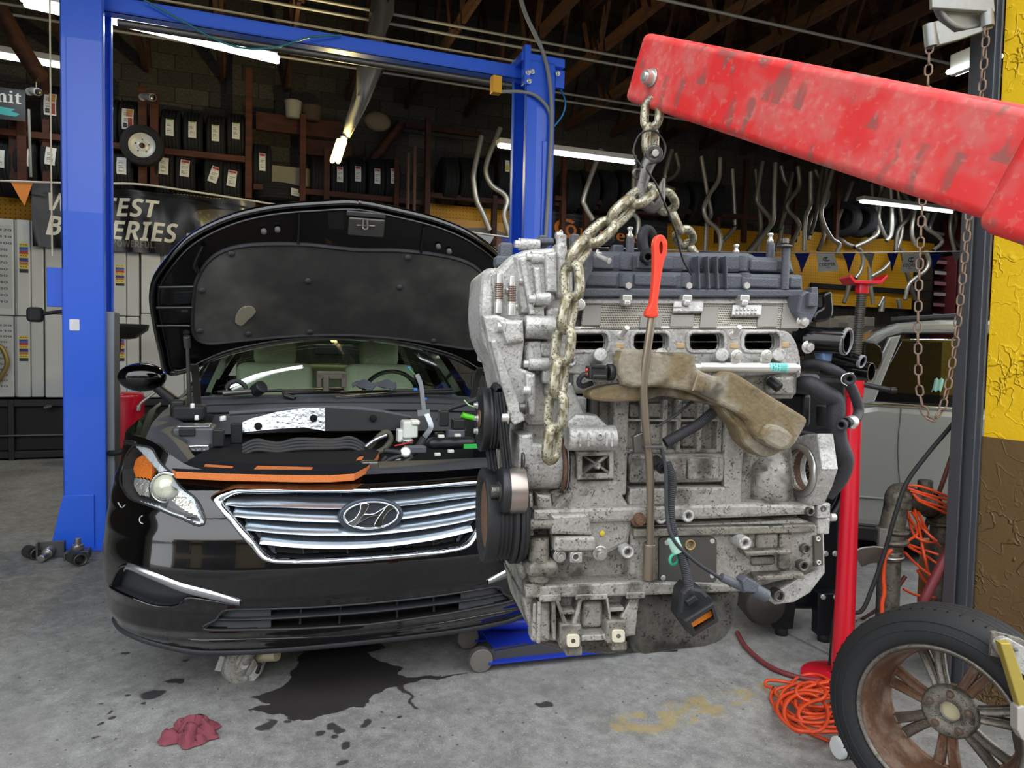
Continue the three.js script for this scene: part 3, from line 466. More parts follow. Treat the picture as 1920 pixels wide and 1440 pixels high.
  mesh('bore_shade', [[1178, 1036, 6, .02], [1291, 968, 5, .02], [1398, 1019, 5, .026], [1080, 1045, 5, .031]].map(([x, y, r, z]) => fboss(x, y, r, z - .004, z)), mat.steelDark, eng);  // darker steel discs stand in for the shade deep in the bores
  mesh('paint_dot', turn(e(1129, 1000, .013), V(0, 0, 1), [[5 * U, 0], [5 * U, .0015], [0, .002]], 12), M(0xcdb32e, .6), eng, 'yellow paint dot');
}
// pulleys and belt on the crank end
{
  const pul = (x0, x1, y, r, z, name, m, grooves, label) => { const a = e(x0, y, z), b = e(x1, y, z); const L = b.x - a.x, R = r * U, pr = [[R * .18, L * .3], [R * .72, L * .25], [R * .78, .002], [R * .97, 0], [R, .003]]; const n = grooves; for (let i = 0; i < n; i++) { const t = L * (.28 + .6 * i / n); pr.push([R * .965, t], [R * .9, t + L * .3 / n], [R * .965, t + L * .55 / n]); } pr.push([R, L * .9], [R * .98, L], [R * .3, L]); return mesh(name, turn(a, V(1, 0, 0), pr, 48), m, eng, label); };
  const crank = pul(902, 978, 965, 88, -.03, 'crank_pulley', mat.rubber, 6, 'black ribbed crank pulley'); mesh('hub_face', turn(e(905, 965, -.03), V(1, 0, 0), [[0, .012], [50 * U, .01], [62 * U, .004], [64 * U, .012], [0, .02]], 40), mat.rust, crank, 'rusty pulley face');
  mesh('pulley_ring', [952, 962].map(x => turn(e(x, 965, -.03), V(1, 0, 0), [[84 * U, 0], [90 * U, .001], [90 * U, .006], [84 * U, .007]], 48)), mat.rubber, crank);
  const wp = pul(898, 946, 785, 60, -.02, 'water_pump_pulley', mat.plastic, 5, 'black water pump pulley'); for (const [x, y] of [[895, 760], [896, 784], [895, 808]]) mesh('pulley_bolt', hbolt(x, y, 5, -.012), mat.zinc, wp); mesh('hub_rust', turn(e(897, 785, -.015), V(1, 0, 0), [[0, 0], [16 * U, 0], [16 * U, .004], [0, .004]], 20), mat.rust, wp);
  const id = mesh('idler_pulley', turn(e(938, 920, .03), V(1, 0, 0), [[14 * U, .002], [36 * U, 0], [40 * U, .003], [40.5 * U, .014], [41.5 * U, .016], [41.5 * U, .036], [38 * U, .038], [10 * U, .038]], 40), M(0xa39a92, .32, .85, { bumpMap: T.rough, bumpScale: .0004, box: 4 }), eng, 'shiny worn steel idler pulley'); mesh('idler_bolt', hbolt(937, 922, 13, .03), mat.steelDark, id);
  mesh('idler_rim', turn(e(936, 920, .03), V(1, 0, 0), [[14 * U, .001], [38 * U, -.001], [42 * U, .004], [42 * U, .013], [39 * U, .014]], 40), mat.plastic, id);
  const belt = (x0, y0, x1, y1, w, z0, z1) => { const a = e(x0, y0, z0), b = e(x1, y1, z1); const g = [thick([[a.clone().add(V(-w, 0, 0)), a.clone().add(V(w, 0, 0))], [b.clone().add(V(-w, 0, 0)), b.clone().add(V(w, 0, 0))]].reverse(), .005)]; for (let i = -1; i <= 1; i++) { const o = V(i * w * .6, 0, .002); g.push(rod(a.clone().add(o), b.clone().add(o), .0014, .0014, 6)); } return g; };
  mesh('drive_belt', [belt(936, 735, 952, 880, .0075, .03, .034), belt(920, 842, 925, 880, .008, -.01, .0), tube([e(938, 735, .03), e(930, 724, .0), e(926, 735, -.03), e(924, 780, -.06)], .007, 6)], mat.rubber, eng);
}
// starter bore and bell-housing flange
{
  const a = e(1392, 900, -.045), b = e(1478, 890, -.0); b.y = a.y; b.z = a.z;
  mesh('starter_bulge', [turn(a, V(1, 0, 0), [[0, 0], [46 * U, .004], [62 * U, .02], [66 * U, .05], [66 * U, b.x - a.x], [44 * U, b.x - a.x], [40 * U, .06], [0, .05]], 40)], cB, eng);
  const c = e(1503, 882, -.01), sh = (l) => l.map(([z, y]) => [-z, y]);
  const hol = circle(-c.z, c.y, 40 * U, 32), out = sh([[.03, c.y + .068], [.0, c.y + .064], [-.05, c.y + .05], [-.062, c.y], [-.055, c.y - .05], [-.01, c.y - .06], [.012, c.y - .055], [.034, c.y - .02], [.047, c.y + .012]]);
  const g = extr(out, 0, .03, .003, [hol]).rotateY(Math.PI / 2).translate(c.x, 0, 0);
  mesh('starter_flange', g, cA, eng);
  mesh('starter_ring', turn(V(c.x - .006, c.y, c.z), V(1, 0, 0), [[39 * U, 0], [52 * U, 0], [53 * U, .008], [39 * U, .008], [39 * U, 0]], 40), mat.steel, eng); mesh('ring_rust', turn(V(c.x - .002, c.y, c.z), V(1, 0, 0), [[38.5 * U, 0], [41 * U, -.006], [41.5 * U, -.006], [38.6 * U, .02]], 40), mat.rust, eng);
  mesh('bell_housing_flange', [ep([[1490, 935], [1530, 940], [1530, 1075], [1490, 1085]], -.3, -.06, .004), ep([[1530, 930], [1545, 940], [1548, 1075], [1520, 1112], [1490, 1130], [1455, 1135], [1440, 1120], [1470, 1100], [1505, 1080], [1525, 1050]], -.12, -.01, .004), eb(1534, 944, 1557, 972, -.1, .012, .003), eb(1534, 972, 1556, 1002, -.1, .006, .003)], cA, eng);
  mesh('dowel', hbar(1556, 1566, 970, 8, -.03), mat.zinc, eng);
  mesh('flange_hole', [fboss(1545, 954, 6, .0, .014, 3), fboss(1520, 960, 8, 0, .03, 5), fboss(1508, 1062, 11, -.01, .018, 6), fboss(1512, 1030, 10, -.01, .014, 6), fboss(1462, 1118, 12, -.02, .0, 7)], mat.steelDark, eng);
  mesh('id_strip', ep([[1527, 1006], [1543, 1004], [1544, 1060], [1528, 1062]], -.01, .012, .001), M(0x4a463e, .5), eng, 'dark identification strip with two rivets'); mesh('rivet', [fboss(1535, 1011, 5, .008, .015, 2), fboss(1536, 1055, 5, .008, .015, 2)], mat.zinc, eng);
}
// sump
{
  mesh('oil_pan', [ep(smooth([[1185, 1112], [1300, 1108], [1390, 1104], [1388, 1150], [1376, 1188], [1350, 1212], [1270, 1226], [1195, 1230], [1182, 1190]], 3), -.24, -.004, .02, [], 4), ep([[1002, 1186], [1080, 1200], [1140, 1215], [1275, 1190], [1275, 1226], [1140, 1231], [1060, 1225], [1012, 1212]], -.24, -.03, .01)], M(0xb4b8bc, .42, .45, { map: T.castC, bumpMap: T.fine, bumpScale: .0005, box: 4 }), eng, 'dark steel oil pan');
  mesh('cast_sump_front', [ep([[978, 1118], [1075, 1116], [1205, 1108], [1205, 1190], [1148, 1202], [1062, 1206], [1012, 1200], [992, 1178]], -.2, -.012, .006), eb(998, 1130, 1032, 1204, -.03, .006, .006), eb(1008, 1128, 1013, 1206, -.01, .014, .001), ep([[1033, 1118], [1043, 1118], [1043, 1200], [1038, 1200]], -.02, .016, .002), ep([[1042, 1128], [1048, 1126], [1066, 1174], [1060, 1178]], -.02, .02, .002), ep([[1086, 1124], [1093, 1124], [1080, 1176], [1072, 1174]], -.02, .02, .002), ep([[1136, 1122], [1141, 1122], [1148, 1168], [1144, 1168]], -.02, .02, .002), ep([[1180, 1126], [1200, 1118], [1192, 1192], [1160, 1196], [1158, 1168]], -.02, .014, .004), eb(1050, 1146, 1088, 1151, -.02, .014, .001), eb(1142, 1140, 1170, 1146, -.02, .014, .001), eb(1092, 1130, 1132, 1178, -.02, -.002, .008), eb(1012, 1116, 1052, 1128, -.02, .02, .002), eb(1080, 1116, 1140, 1124, -.02, .02, .002), eb(1175, 1112, 1210, 1122, -.02, .02, .002), eb(1090, 1192, 1150, 1200, -.02, .02, .002)], cB, eng);
  for (const [x0, y0, x1, y1] of [[1060, 1186, 1090, 1222], [1146, 1178, 1174, 1212]]) { mesh('sump_lug', [eb(x0 - 8, y0 - 14, x1, y1 - 6, -.06, .024, .004), eb(x0 + 2, y1 - 8, x1 + 2, y1 + 8, -.05, .02, .003)], cC, eng); const cx = (x0 + x1) / 2, cy = (y0 + y1) / 2 - 2; mesh('lug_face', [ep(roundRect(cx - 12, cx + 12, cy - 12, cy + 12, 6), .02, .027, .001, [circle(cx, cy, 5.5, 16)]), fboss(cx, cy, 5.5, .0, .018)], M(0xd8d2bc, .5, .3), eng); }
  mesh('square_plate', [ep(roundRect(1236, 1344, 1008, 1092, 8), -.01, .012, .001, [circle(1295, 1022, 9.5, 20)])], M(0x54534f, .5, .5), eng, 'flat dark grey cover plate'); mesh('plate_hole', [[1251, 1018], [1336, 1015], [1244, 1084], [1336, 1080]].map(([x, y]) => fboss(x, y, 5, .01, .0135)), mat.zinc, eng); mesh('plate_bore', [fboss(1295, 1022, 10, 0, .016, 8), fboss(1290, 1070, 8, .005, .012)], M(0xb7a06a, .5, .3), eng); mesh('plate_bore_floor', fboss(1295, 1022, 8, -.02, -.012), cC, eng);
}
// dipstick
{
  const d = mesh('dipstick_tube', [tube([e(1223, 590, .085), e(1216, 640, .085), e(1208, 700, .08), e(1207, 745, .075), e(1212, 810, .065), e(1219, 900, .05), e(1219, 1020, .03)], 7.2 * U, 14, 60), boss(e(1218, 1018, .028), e(1216, 1085, .02), 12 * U)], M(0x8f8373, .38, .8), eng, 'brownish steel dipstick tube');
  mesh('dipstick_handle', ep(smooth([[1227, 452], [1233, 441], [1243, 440], [1251, 450], [1252, 472], [1245, 495], [1238, 540], [1234, 575], [1235, 592], [1224, 596], [1212, 592], [1213, 583], [1220, 570], [1226, 520], [1227, 480]], 4), .08, .094, .0025, [circle(1239.5, 464, 6.5, 16, 16)]), M(0xe0432a, .45), d, 'orange-red dipstick handle');
  mesh('clamp', [ep([[1188, 818], [1205, 810], [1215, 822], [1222, 845], [1190, 850]], .05, .06, .002), eb(1210, 836, 1244, 841, .05, .075, .001)], mat.steelDark, d);
}
// hoses, harness and connectors
{
  const corr = (pts, r, n, m, name, parent = eng) => { const c = new THREE.CatmullRomCurve3(pts), g = [tube(pts, r * .9, 10, 40)]; for (let i = 0; i <= n; i++) { const p = c.getPointAt(i / n), t = c.getTangentAt(i / n); g.push(turn(p.clone().addScaledVector(t, -r * .15), t, [[r * .88, 0], [r, r * .12], [r, r * .22], [r * .88, r * .34]], 12)); } return mesh(name, g, m, parent); };
  corr([e(1248, 830, .045), e(1275, 815, .045), e(1310, 795, .04), e(1338, 772, .03)], 10 * U, 30, mat.hose, 'corrugated_hose');
  mesh('ground_strap', tube([e(1230, 800, .055), e(1265, 780, .05), e(1298, 752, .04)], 2.5 * U, 6), mat.hose, eng);
  mesh('knock_sensor', [boss(e(1225, 862, .02), e(1246, 880, .04), 12 * U), fboss(1240, 878, 8, .02, .045)], mat.plastic, eng);
  const h = corr([e(1250, 868, .05), e(1260, 900, .055), e(1256, 950, .06), e(1262, 1000, .065), e(1278, 1040, .07), e(1288, 1080, .072), e(1294, 1110, .075)], 9 * U, 70, mat.hose, 'wiring_harness');
  mesh('tape_wrap', [boss(e(1260, 1008, .066), e(1272, 1036, .07), 11 * U)], M(0x9fc4b4, .6), h, 'pale green tape'); mesh('green_ring', turn(e(1262, 1048, .07), V(.3, 0, 1), [[8 * U, 0], [12 * U, .001], [12 * U, .003], [8 * U, .004]], 20), M(0x2f9a78, .4), h);
  mesh('sensor_wire', tube([e(1238, 832, .06), e(1248, 880, .065), e(1250, 960, .07), e(1262, 1010, .078), e(1300, 1050, .075), e(1350, 1084, .065)], 3.4 * U, 8, 40), mat.hose, h);
  const cn = mesh('crank_connector', [boss(e(1352, 1082, .06), e(1398, 1104, .055), 8 * U), ep([[1392, 1090], [1400, 1082], [1425, 1096], [1418, 1112], [1396, 1110]], .045, .068, .002), boss(e(1412, 1104, .055), e(1438, 1118, .055), 12 * U)], mat.plasticGrey, h);
  const o = ex([[1270, 1148], [1290, 1118], [1320, 1102], [1345, 1140], [1350, 1166], [1300, 1196], [1283, 1180]], .09);
  const mc = mesh('multi_pin_connector', [ep([[1278, 1112], [1290, 1098], [1318, 1104], [1346, 1134], [1350, 1168], [1300, 1196], [1272, 1158]], .045, .082, .006), ep(roundRect(1, 2, 1, 2, .1).map(() => 0) && [[1283, 1164], [1340, 1128], [1350, 1164], [1301, 1196]], .07, .104, .003, [[[1291, 1168], [1336, 1136], [1344, 1162], [1303, 1189]]]), boss(e(1284, 1100, .07), e(1294, 1112, .07), 15 * U)], mat.plastic, h, 'black multi-pin connector');
  mesh('orange_seal', ep([[1291, 1171], [1333, 1145], [1337, 1155], [1294, 1180]], .08, .09, .001), M(0xe8852a, .5), mc, 'orange seal'); mesh('connector_latch', [ep([[1286, 1128], [1304, 1116], [1310, 1126], [1292, 1138]], .08, .088, .002)], mat.plastic, mc);
  // coolant outlet pipes at the gearbox end
  const co = mesh('coolant_outlet', [pipe(e(1512, 636, -.02), e(1588, 640, .03), 26 * U, 21 * U, 28), boss(e(1512, 636, -.025), e(1530, 637, -.01), 27 * U), ep([[1502, 640], [1512, 612], [1535, 616], [1536, 660], [1510, 668]], -.06, -.02, .004), pipe(e(1555, 660, -.02), e(1616, 678, .03), 12 * U, 9 * U), pipe(e(1545, 690, -.06), e(1634, 698, .01), 19 * U, 16 * U)], mat.plasticGloss, eng, 'glossy black coolant outlet'); mesh('pipe_lip', [pipe(e(1583, 640, .026), e(1590, 641, .031), 27 * U, 21.5 * U), pipe(e(1612, 677, .026), e(1618, 679, .031), 13 * U, 9.5 * U)], M(0x77797c, .5), co); mesh('outlet_bolt', [fbolt(1514, 651, 9, -.0), fbolt(1504, 604, 9, .0)], mat.zinc, co);
  mesh('upper_sensor', [ep([[1502, 552], [1512, 545], [1536, 552], [1534, 580], [1520, 608], [1500, 606], [1496, 585]], -.05, .004, .004), eb(1518, 548, 1534, 575, 0, .014, .002), eb(1522, 538, 1534, 552, -.03, -.01, .002)], mat.plasticGrey, eng); mesh('cam_plug', [ep(smooth([[1545, 552], [1560, 546], [1562, 560], [1564, 580], [1560, 596], [1545, 603], [1525, 602], [1530, 585], [1544, 575]], 4), -.06, -.03, .004)], mat.plasticGloss, eng);
  mesh('blue_connector', ep([[1542, 660], [1556, 658], [1562, 664], [1560, 678], [1545, 678]], -.02, .005, .003), M(0x7e9cc8, .4), eng, 'pale blue connector');
  const hz = mesh('radiator_hose', tube([e(1502, 722, -.02), e(1520, 722, .0), e(1546, 738, .01), e(1566, 752, .01), e(1567, 790, .01), e(1572, 830, .01), e(1583, 862, .005), e(1573, 895, -.005), e(1548, 925, -.02)], 18 * U, 18, 60), mat.hose, eng, 'thick black coolant hose');
  const hs = mesh('heater_hose', [tube([e(1505, 683, -.02), e(1530, 682, .0), e(1555, 690, .02), e(1582, 706, .02), e(1600, 735, .015), e(1610, 768, .01), e(1603, 786, .02), e(1586, 793, .04)], 10 * U, 14, 50), pipe(e(1585, 794, .03), e(1577, 797, .045), 10 * U, 5 * U), pipe(e(1588, 708, .02), e(1593, 711, .04), 12 * U, 5 * U)], mat.hose, eng); mesh('hose_clamp', [boss(e(1600, 790, .028), e(1592, 793, .035), 12.5 * U), tube([e(1600, 700, .03), e(1592, 700, .04), e(1580, 704, .045), e(1578, 716, .045), e(1588, 723, .04)], 1.2 * U, 5), eb(1596, 798, 1604, 804, .025, .04, .001)], mat.zinc, hs);
  mesh('rear_bracket', [eb(1500, 700, 1540, 740, -.2, -.09, .01), eb(1505, 740, 1520, 800, -.2, -.12, .006), boss(e(1545, 760, -.1), e(1545, 800, -.1), 16 * U)], mat.plastic, eng);
  mesh('temperature_sensor', [boss(e(1442, 712, .01), e(1462, 728, .025), 10 * U)], mat.plastic, eng); 
}
// brown acoustic foam cover lying over the intake side
{
  T.foam = tex(512, (u, v) => { const a = fbm(u, v, 4, 4, 301), b = fbm(u, v, 40, 3, 302); let c = mix3([136, 128, 112], [112, 98, 70], sstep(.4, .6, a)); c = mix3(c, [66, 62, 54], sstep(.58, .72, fbm(u, v, 6, 4, 303)) * .8); const k = .9 + .2 * b; return c.map(x => x * k); });
  const fm = M(0xffffff, .85, 0, { map: T.foam, bumpMap: T.fine, bumpScale: .001, box: 4 });
  const f = thing('foam_cover', 'dirty brown moulded foam cover hanging across the middle of the engine', 'foam cover', E);
  mesh('shell', [ep(smooth([[1166, 657], [1232, 660], [1302, 666], [1309, 690], [1350, 706], [1368, 697], [1386, 703], [1440, 738], [1496, 772], [1515, 787], [1507, 808], [1484, 842], [1462, 846], [1416, 815], [1404, 790], [1345, 757], [1300, 737], [1235, 726], [1172, 722]], 3), .045, .082, .007, [], 3)], fm, f);
  mesh('skirt', [ep(smooth([[1350, 762], [1404, 790], [1416, 818], [1466, 846], [1441, 858], [1424, 855], [1396, 830], [1383, 803], [1364, 784]], 3), .02, .066, .006)], fm, f); mesh('wing', [ep(smooth([[1106, 741], [1114, 731], [1172, 720], [1235, 724], [1300, 737], [1346, 760], [1300, 752], [1240, 744], [1213, 751], [1180, 753], [1112, 750]], 3), .015, .062, .005)], fm, f);
  mesh('raised_panel', [ep([[1310, 700], [1326, 706], [1318, 736], [1300, 733]], .07, .087, .003), ep(smooth([[1446, 796], [1490, 818], [1478, 842], [1462, 844], [1430, 824]], 3), .06, .094, .006)], fm, f);
}
// ---------- hoist ----------
T.redp = tex(1024, (u, v) => { // red enamel: faded chalky bloom, scuffs to primer, grey grease runs
  const a = fbm(u, v, 6, 5, 401), b = fbm(u, v, 70, 3, 402), s = fbm(u * 1, v, 14, 4, 403); let c = mix3([214, 46, 46], [212, 92, 88], sstep(.38, .66, a) * (.4 + b)); c = mix3(c, [196, 100, 94], sstep(.5, .68, s) * .55); const run = fbm(u * 1, v * .35, 24, 4, 404); c = mix3(c, [128, 92, 84], sstep(.60, .74, run) * .75 * (.5 + .8 * b)); c = mix3(c, [208, 120, 112], sstep(.66, .74, b) * .4); return c; });
const redPaint = M(0xffffff, .5, .1, { map: T.redp, bumpMap: T.rough, bumpScale: .0006, box: 2.2 });
const tip = WORLD.at(1222, 134, -1.2), tail = WORLD.at(1900, 312, -.715), ax = tail.clone().sub(tip).normalize();
const HB = new Frame(tip); { const zz = V().crossVectors(ax, V(0, 1, 0)).normalize(); const yy = V().crossVectors(zz, ax).normalize(); HB.g.quaternion.setFromRotationMatrix(new THREE.Matrix4().makeBasis(ax, yy, zz)); HB.g.updateMatrixWorld(true); HB.inv = HB.g.matrixWorld.clone().invert(); }
{
  const t = thing('engine_hoist', 'red engine hoist boom, scuffed paint, holding the engine', 'engine hoist', HB);
  const L = HB.toLocal(tail).x;
  mesh('boom', box(L + .6, .106, .075, (L + .6) / 2 - .005, 0, 0, .012), redPaint, t);
  const cut = HB.at(1872, 330, .043).x;
  mesh('sleeve', box(.9, .126, .092, cut + .45, 0, 0, .014), redPaint, t, 'outer red sleeve of the boom');
  const bp = HB.at(1222, 146, .0375); mesh('tip_bolt', [turn(bp, V(0, 0, 1), [[0, 0], [.014, 0], [.014, .003], [0, .003]], 20), hex(bp.clone().add(V(0, 0, .003)), V(0, 0, 1), .0115, .011), boss(bp.clone().add(V(0, 0, .012)), bp.clone().add(V(0, 0, .018)), .006), rod(bp.clone().add(V(0, 0, -.1)), bp, .006)], mat.zinc, t);
  // mast and legs stand to the right of the camera
  const c = HB.toWorld(V(1.35, 0, 0)), F = new Frame(V(c.x, 0, c.z), Math.atan2(-ax.z, ax.x)), mm = HB.inv.clone().multiply(F.g.matrixWorld), into = (g) => g.applyMatrix4(mm), wheel = (x, s) => turn(V(x, .04, s * .3 - .015), V(0, 0, 1), [[0, 0], [.036, 0], [.04, .004], [.04, .026], [.036, .03], [0, .03]], 20);
  mesh('mast', into(boxAB(-.05, .05, .1, c.y - .06, -.05, .05, .01)), redPaint, t); mesh('cross_bar', into(boxAB(-.05, .05, .08, .16, -.34, .34, .01)), redPaint, t);
  for (const s of [-1, 1]) { const lg = mesh('leg', into(boxAB(-.55, .3, .08, .16, s * .3 - .04, s * .3 + .04, .01)), redPaint, t); for (const x of [-.5, .25]) mesh('caster', into(wheel(x, s)), mat.steelDark, lg); }
}
// chains
T.zincY = tex(256, (u, v) => { const a = fbm(u, v, 8, 4, 501), b = fbm(u, v, 50, 2, 502); let c = mix3([176, 172, 152], [132, 124, 96], sstep(.4, .65, a)); c = mix3(c, [70, 66, 54], sstep(.6, .75, b) * .7); return c; });
const chainMat = M(0xffffff, .42, .6, { map: T.zincY, box: 9 }), CW = .040, CL = .060, CR = .0070;
{
  const z0 = .0, g = 'hoist chains';
  const c1 = thing('drop_chain', 'short galvanised chain from the boom tip down to the grab hook', 'chain', E, g); chain([e(1224, 186, z0), e(1221, 240, z0), e(1219, 292, z0)], CW, CL, CR, chainMat, c1, .9);
  const c2 = thing('sling_chain', 'heavy galvanised chain running from the hook down the timing cover to the alternator', 'chain', E, g); chain([e(1222, 352, .005), e(1180, 385, .02), e(1140, 422, .03), e(1092, 466, .035), e(1074, 496, .045), e(1072, 545, .05), e(1062, 600, .055), e(1054, 660, .055), e(1046, 730, .06), e(1040, 790, .06), e(1032, 862, .06)], CW * 1.05, CL * 1.12, CR * 1.15, chainMat, c2, .8);
  const c3 = thing('rear_sling_chain', 'galvanised chain running from the hook behind the grey valve cover', 'chain', E, g); chain([e(1238, 362, -.02), e(1258, 396, -.05), e(1276, 432, -.08), e(1296, 466, -.12), e(1310, 486, -.14)], CW, CL, CR, chainMat, c3, .6);
  const hk = thing('grab_hook', 'steel clevis hook joining the hoist chains', 'hook', E);
  const hp = [[1226, 286, 15], [1212, 315, 13], [1204, 345, 12], [1206, 372, 14], [1222, 388, 13], [1236, 376, 11], [1240, 352, 8], [1245, 334, 3]];
  const cv = new THREE.CatmullRomCurve3(hp.map(([x, y]) => e(x, y, .002))), rows = []; for (let i = 0; i <= 40; i++) { const u = i / 40, p = cv.getPoint(u), t = cv.getTangent(u), k = u * (hp.length - 1), a = Math.min(Math.floor(k), hp.length - 2), r = lerp(hp[a][2], hp[a + 1][2], k - a) * U, nx = V(-t.y, t.x, 0); rows.push(Array.from({ length: 13 }, (_, q) => { const an = q / 12 * 2 * Math.PI; return p.clone().addScaledVector(nx, Math.cos(an) * r).add(V(0, 0, Math.sin(an) * r * .8)); })); }
  mesh('hook_body', gridGeo(rows), mat.steelDark, hk); mesh('clevis', [pipe(e(1226, 288, -.016), e(1226, 288, -.008), 16 * U, 6 * U), pipe(e(1226, 288, .008), e(1226, 288, .016), 16 * U, 6 * U)], mat.steelDark, hk); mesh('clevis_pin', boss(e(1229, 287, -.02), e(1229, 287, .022), 6.5 * U), mat.zinc, hk); mesh('safety_catch', turn(e(1192, 326, .004), V(.3, 0, 1), [[7 * U, 0], [10 * U, .001], [10 * U, .004], [7 * U, .005]], 16), mat.steelDark, hk);
  single('cable_tie', tube([e(1205, 315, .03), e(1188, 285, .022), e(1200, 252, .02), e(1228, 246, .02), e(1247, 272, .022), e(1240, 300, .026), e(1212, 312, .032), e(1230, 345, .03), e(1252, 395, .012), e(1268, 440, .0), e(1280, 485, -.01), e(1296, 515, -.02)], .0016, 6, 90), M(0x16161a, .4), 'thin black cable tie looped around the hook, tail hanging down', 'cable tie', E);
}

// ---------- the black sedan ----------
const C0 = WORLD.at(695, 965, -2.6), C = new Frame(V(C0.x, 0, C0.z), 18 * D2R);
const c_ = (x, y, z) => C.at(x, y, z), cY = (x, y, h) => C.atY(x, y, h);
const car = thing('sedan', 'black sedan with its hood up and chrome-slatted grille, no engine inside', 'car', C);
const paint = M(0x040405, .12, 0, { clearcoat: 1, clearcoatRoughness: .03, specularIntensity: .6 });
const slatChrome = M(0xdde6ee, .24, .95, { side: THREE.DoubleSide }), shelfGrey = M(0x4c535e, .5, .2, { side: THREE.DoubleSide }), trimGrey = M(0x2a2c30, .55, 0, { bumpMap: T.fine, bumpScale: .0003, box: 8 }), chromeBlue = M(0xd4dde6, .1, 1), bayBlack = M(0x17181a, .65, 0, { bumpMap: T.fine, bumpScale: .0005, box: 6 }), bayGrey = M(0x45474b, .6, 0, { bumpMap: T.fine, bumpScale: .0004, box: 6 });
// plan of the nose: superellipse, then straight sides back to the doors
const plan = (() => { const W = .962, L = .66, n = 2.9, h = []; for (let i = 0; i <= 80; i++) { const a = i / 80 * Math.PI / 2; h.push([W * Math.pow(Math.sin(a), 2 / n), -L * (1 - Math.pow(Math.cos(a), 2 / n))]); } for (let i = 1; i <= 16; i++) h.push([W, -L - i * .05]); const full = h.slice(1).reverse().map(([x, z]) => [-x, z]).concat(h); const s = [0]; for (let i = 1; i < full.length; i++) s.push(s[i - 1] + Math.hypot(full[i][0] - full[i - 1][0], full[i][1] - full[i - 1][1])); const T_ = s[s.length - 1]; return (u) => { const d = clamp(u) * T_; let k = 1; while (k < s.length - 1 && s[k] < d) k++; const t = (d - s[k - 1]) / (s[k] - s[k - 1]), a = full[k - 1], b = full[k]; const x = lerp(a[0], b[0], t), z = lerp(a[1], b[1], t); let nx = (b[1] - a[1]), nz = -(b[0] - a[0]); const l = Math.hypot(nx, nz); nx /= l; nz /= l; return { x, z, nx: -nx, nz: -nz }; }; })();
const tab = (T_, y) => { for (let i = 1; i < T_.length; i++) if (y <= T_[i][0]) { const t = (y - T_[i - 1][0]) / (T_[i][0] - T_[i - 1][0]), q = t * t * (3 - 2 * t); return lerp(T_[i - 1][1], T_[i][1], lerp(t, q, .5)); } return T_[T_.length - 1][1]; };
const prof = (y) => tab([[.18, -.14], [.23, -.07], [.29, -.02], [.34, .015], [.40, .02], [.46, .045], [.56, .05], [.66, .03], [.74, 0], [.82, -.04], [.88, -.10], [1.1, -.2]], y);
const yTop = (x, z) => { const a = Math.abs(x); return .865 + .03 * sstep(.42, .66, a) + .1 * sstep(.62, .93, a) + .05 * sstep(-.55, -1.5, z); }, yLow = (x, z) => .225 + .05 * sstep(.6, .92, Math.abs(x));
function surf(u, v, off = 0) { const p = plan(u), y = lerp(yLow(p.x, p.z), yTop(p.x, p.z), v), side = sstep(-.5, -.9, p.z), o = lerp(prof(y) * (.3 + .7 * p.nz), -.04 * Math.pow((y - .6) / .4, 2), side) + off; return V(p.x - p.nx * -o, y, p.z + p.nz * o); }
const skinRows = (nu, nv) => Array.from({ length: nv + 1 }, (_, j) => Array.from({ length: nu + 1 }, (_, i) => surf(i / nu, j / nv)));
// ray against the nose, in the car's frame -> (u, v)
const caster = new THREE.Raycaster(), skinProbe = new THREE.Mesh(gridGeo(skinRows(400, 60)), new THREE.MeshBasicMaterial({ side: THREE.DoubleSide }));
const uvAt = (px, py) => { const r = C.ray(px, py); caster.set(r.o, r.d); const h = caster.intersectObject(skinProbe)[0]; if (!h) { if (px > 500) return [.5, .5]; console.log('no hit', px, py); return uvAt(px + 3, py); } return [h.uv.x, h.uv.y]; };
const uvs = (l) => l.map(([x, y]) => uvAt(x, y)), mir = (l) => l.map(([u, v]) => [1 - u, v]);
const onSkin = (l, off = 0) => l.map(([u, v]) => surf(u, v, off));
function dense(l, n = 6, closed = false) { const c = new THREE.CatmullRomCurve3(l.map(([u, v]) => V(u, v, 0)), closed, 'centripetal'); return c.getPoints(l.length * n).map(p => [p.x, p.y]); }
const lineOn = (l, r, off = 0, closed = false, seg = 6) => tube(onSkin(dense(l, 4, closed), off), r, seg, l.length * 10, closed);
// a patch of the nose inside an outline, pushed out by off, with a real rim depth
function patch(poly, off, du = .0012, dv = .006) { let u0 = 9, u1 = -9, v0 = 9, v1 = -9; for (const [u, v] of poly) { u0 = Math.min(u0, u); u1 = Math.max(u1, u); v0 = Math.min(v0, v); v1 = Math.max(v1, v); } const pos = []; const nu = Math.ceil((u1 - u0) / du), nv = Math.ceil((v1 - v0) / dv); const P = []; for (let j = 0; j <= nv; j++) { P.push([]); for (let i = 0; i <= nu; i++) P[j].push(surf(u0 + i * du, v0 + j * dv, off)); } const idx = [], m = nu + 1; P.flat().forEach(p => pos.push(p.x, p.y, p.z)); for (let j = 0; j < nv; j++) for (let i = 0; i < nu; i++) if (inPoly(u0 + (i + .5) * du, v0 + (j + .5) * dv, poly)) { const a = j * m + i; idx.push(a, a + 1, a + m, a + 1, a + m + 1, a + m); } const g = new THREE.BufferGeometry(); g.setAttribute('position', new THREE.Float32BufferAttribute(pos, 3)); g.setIndex(idx); g.computeVertexNormals(); return g; }
const wallOn = (poly, o0, o1) => { const d = poly.concat([poly[0]]); return gridGeo([onSkin(d, o0), onSkin(d, o1)]); };
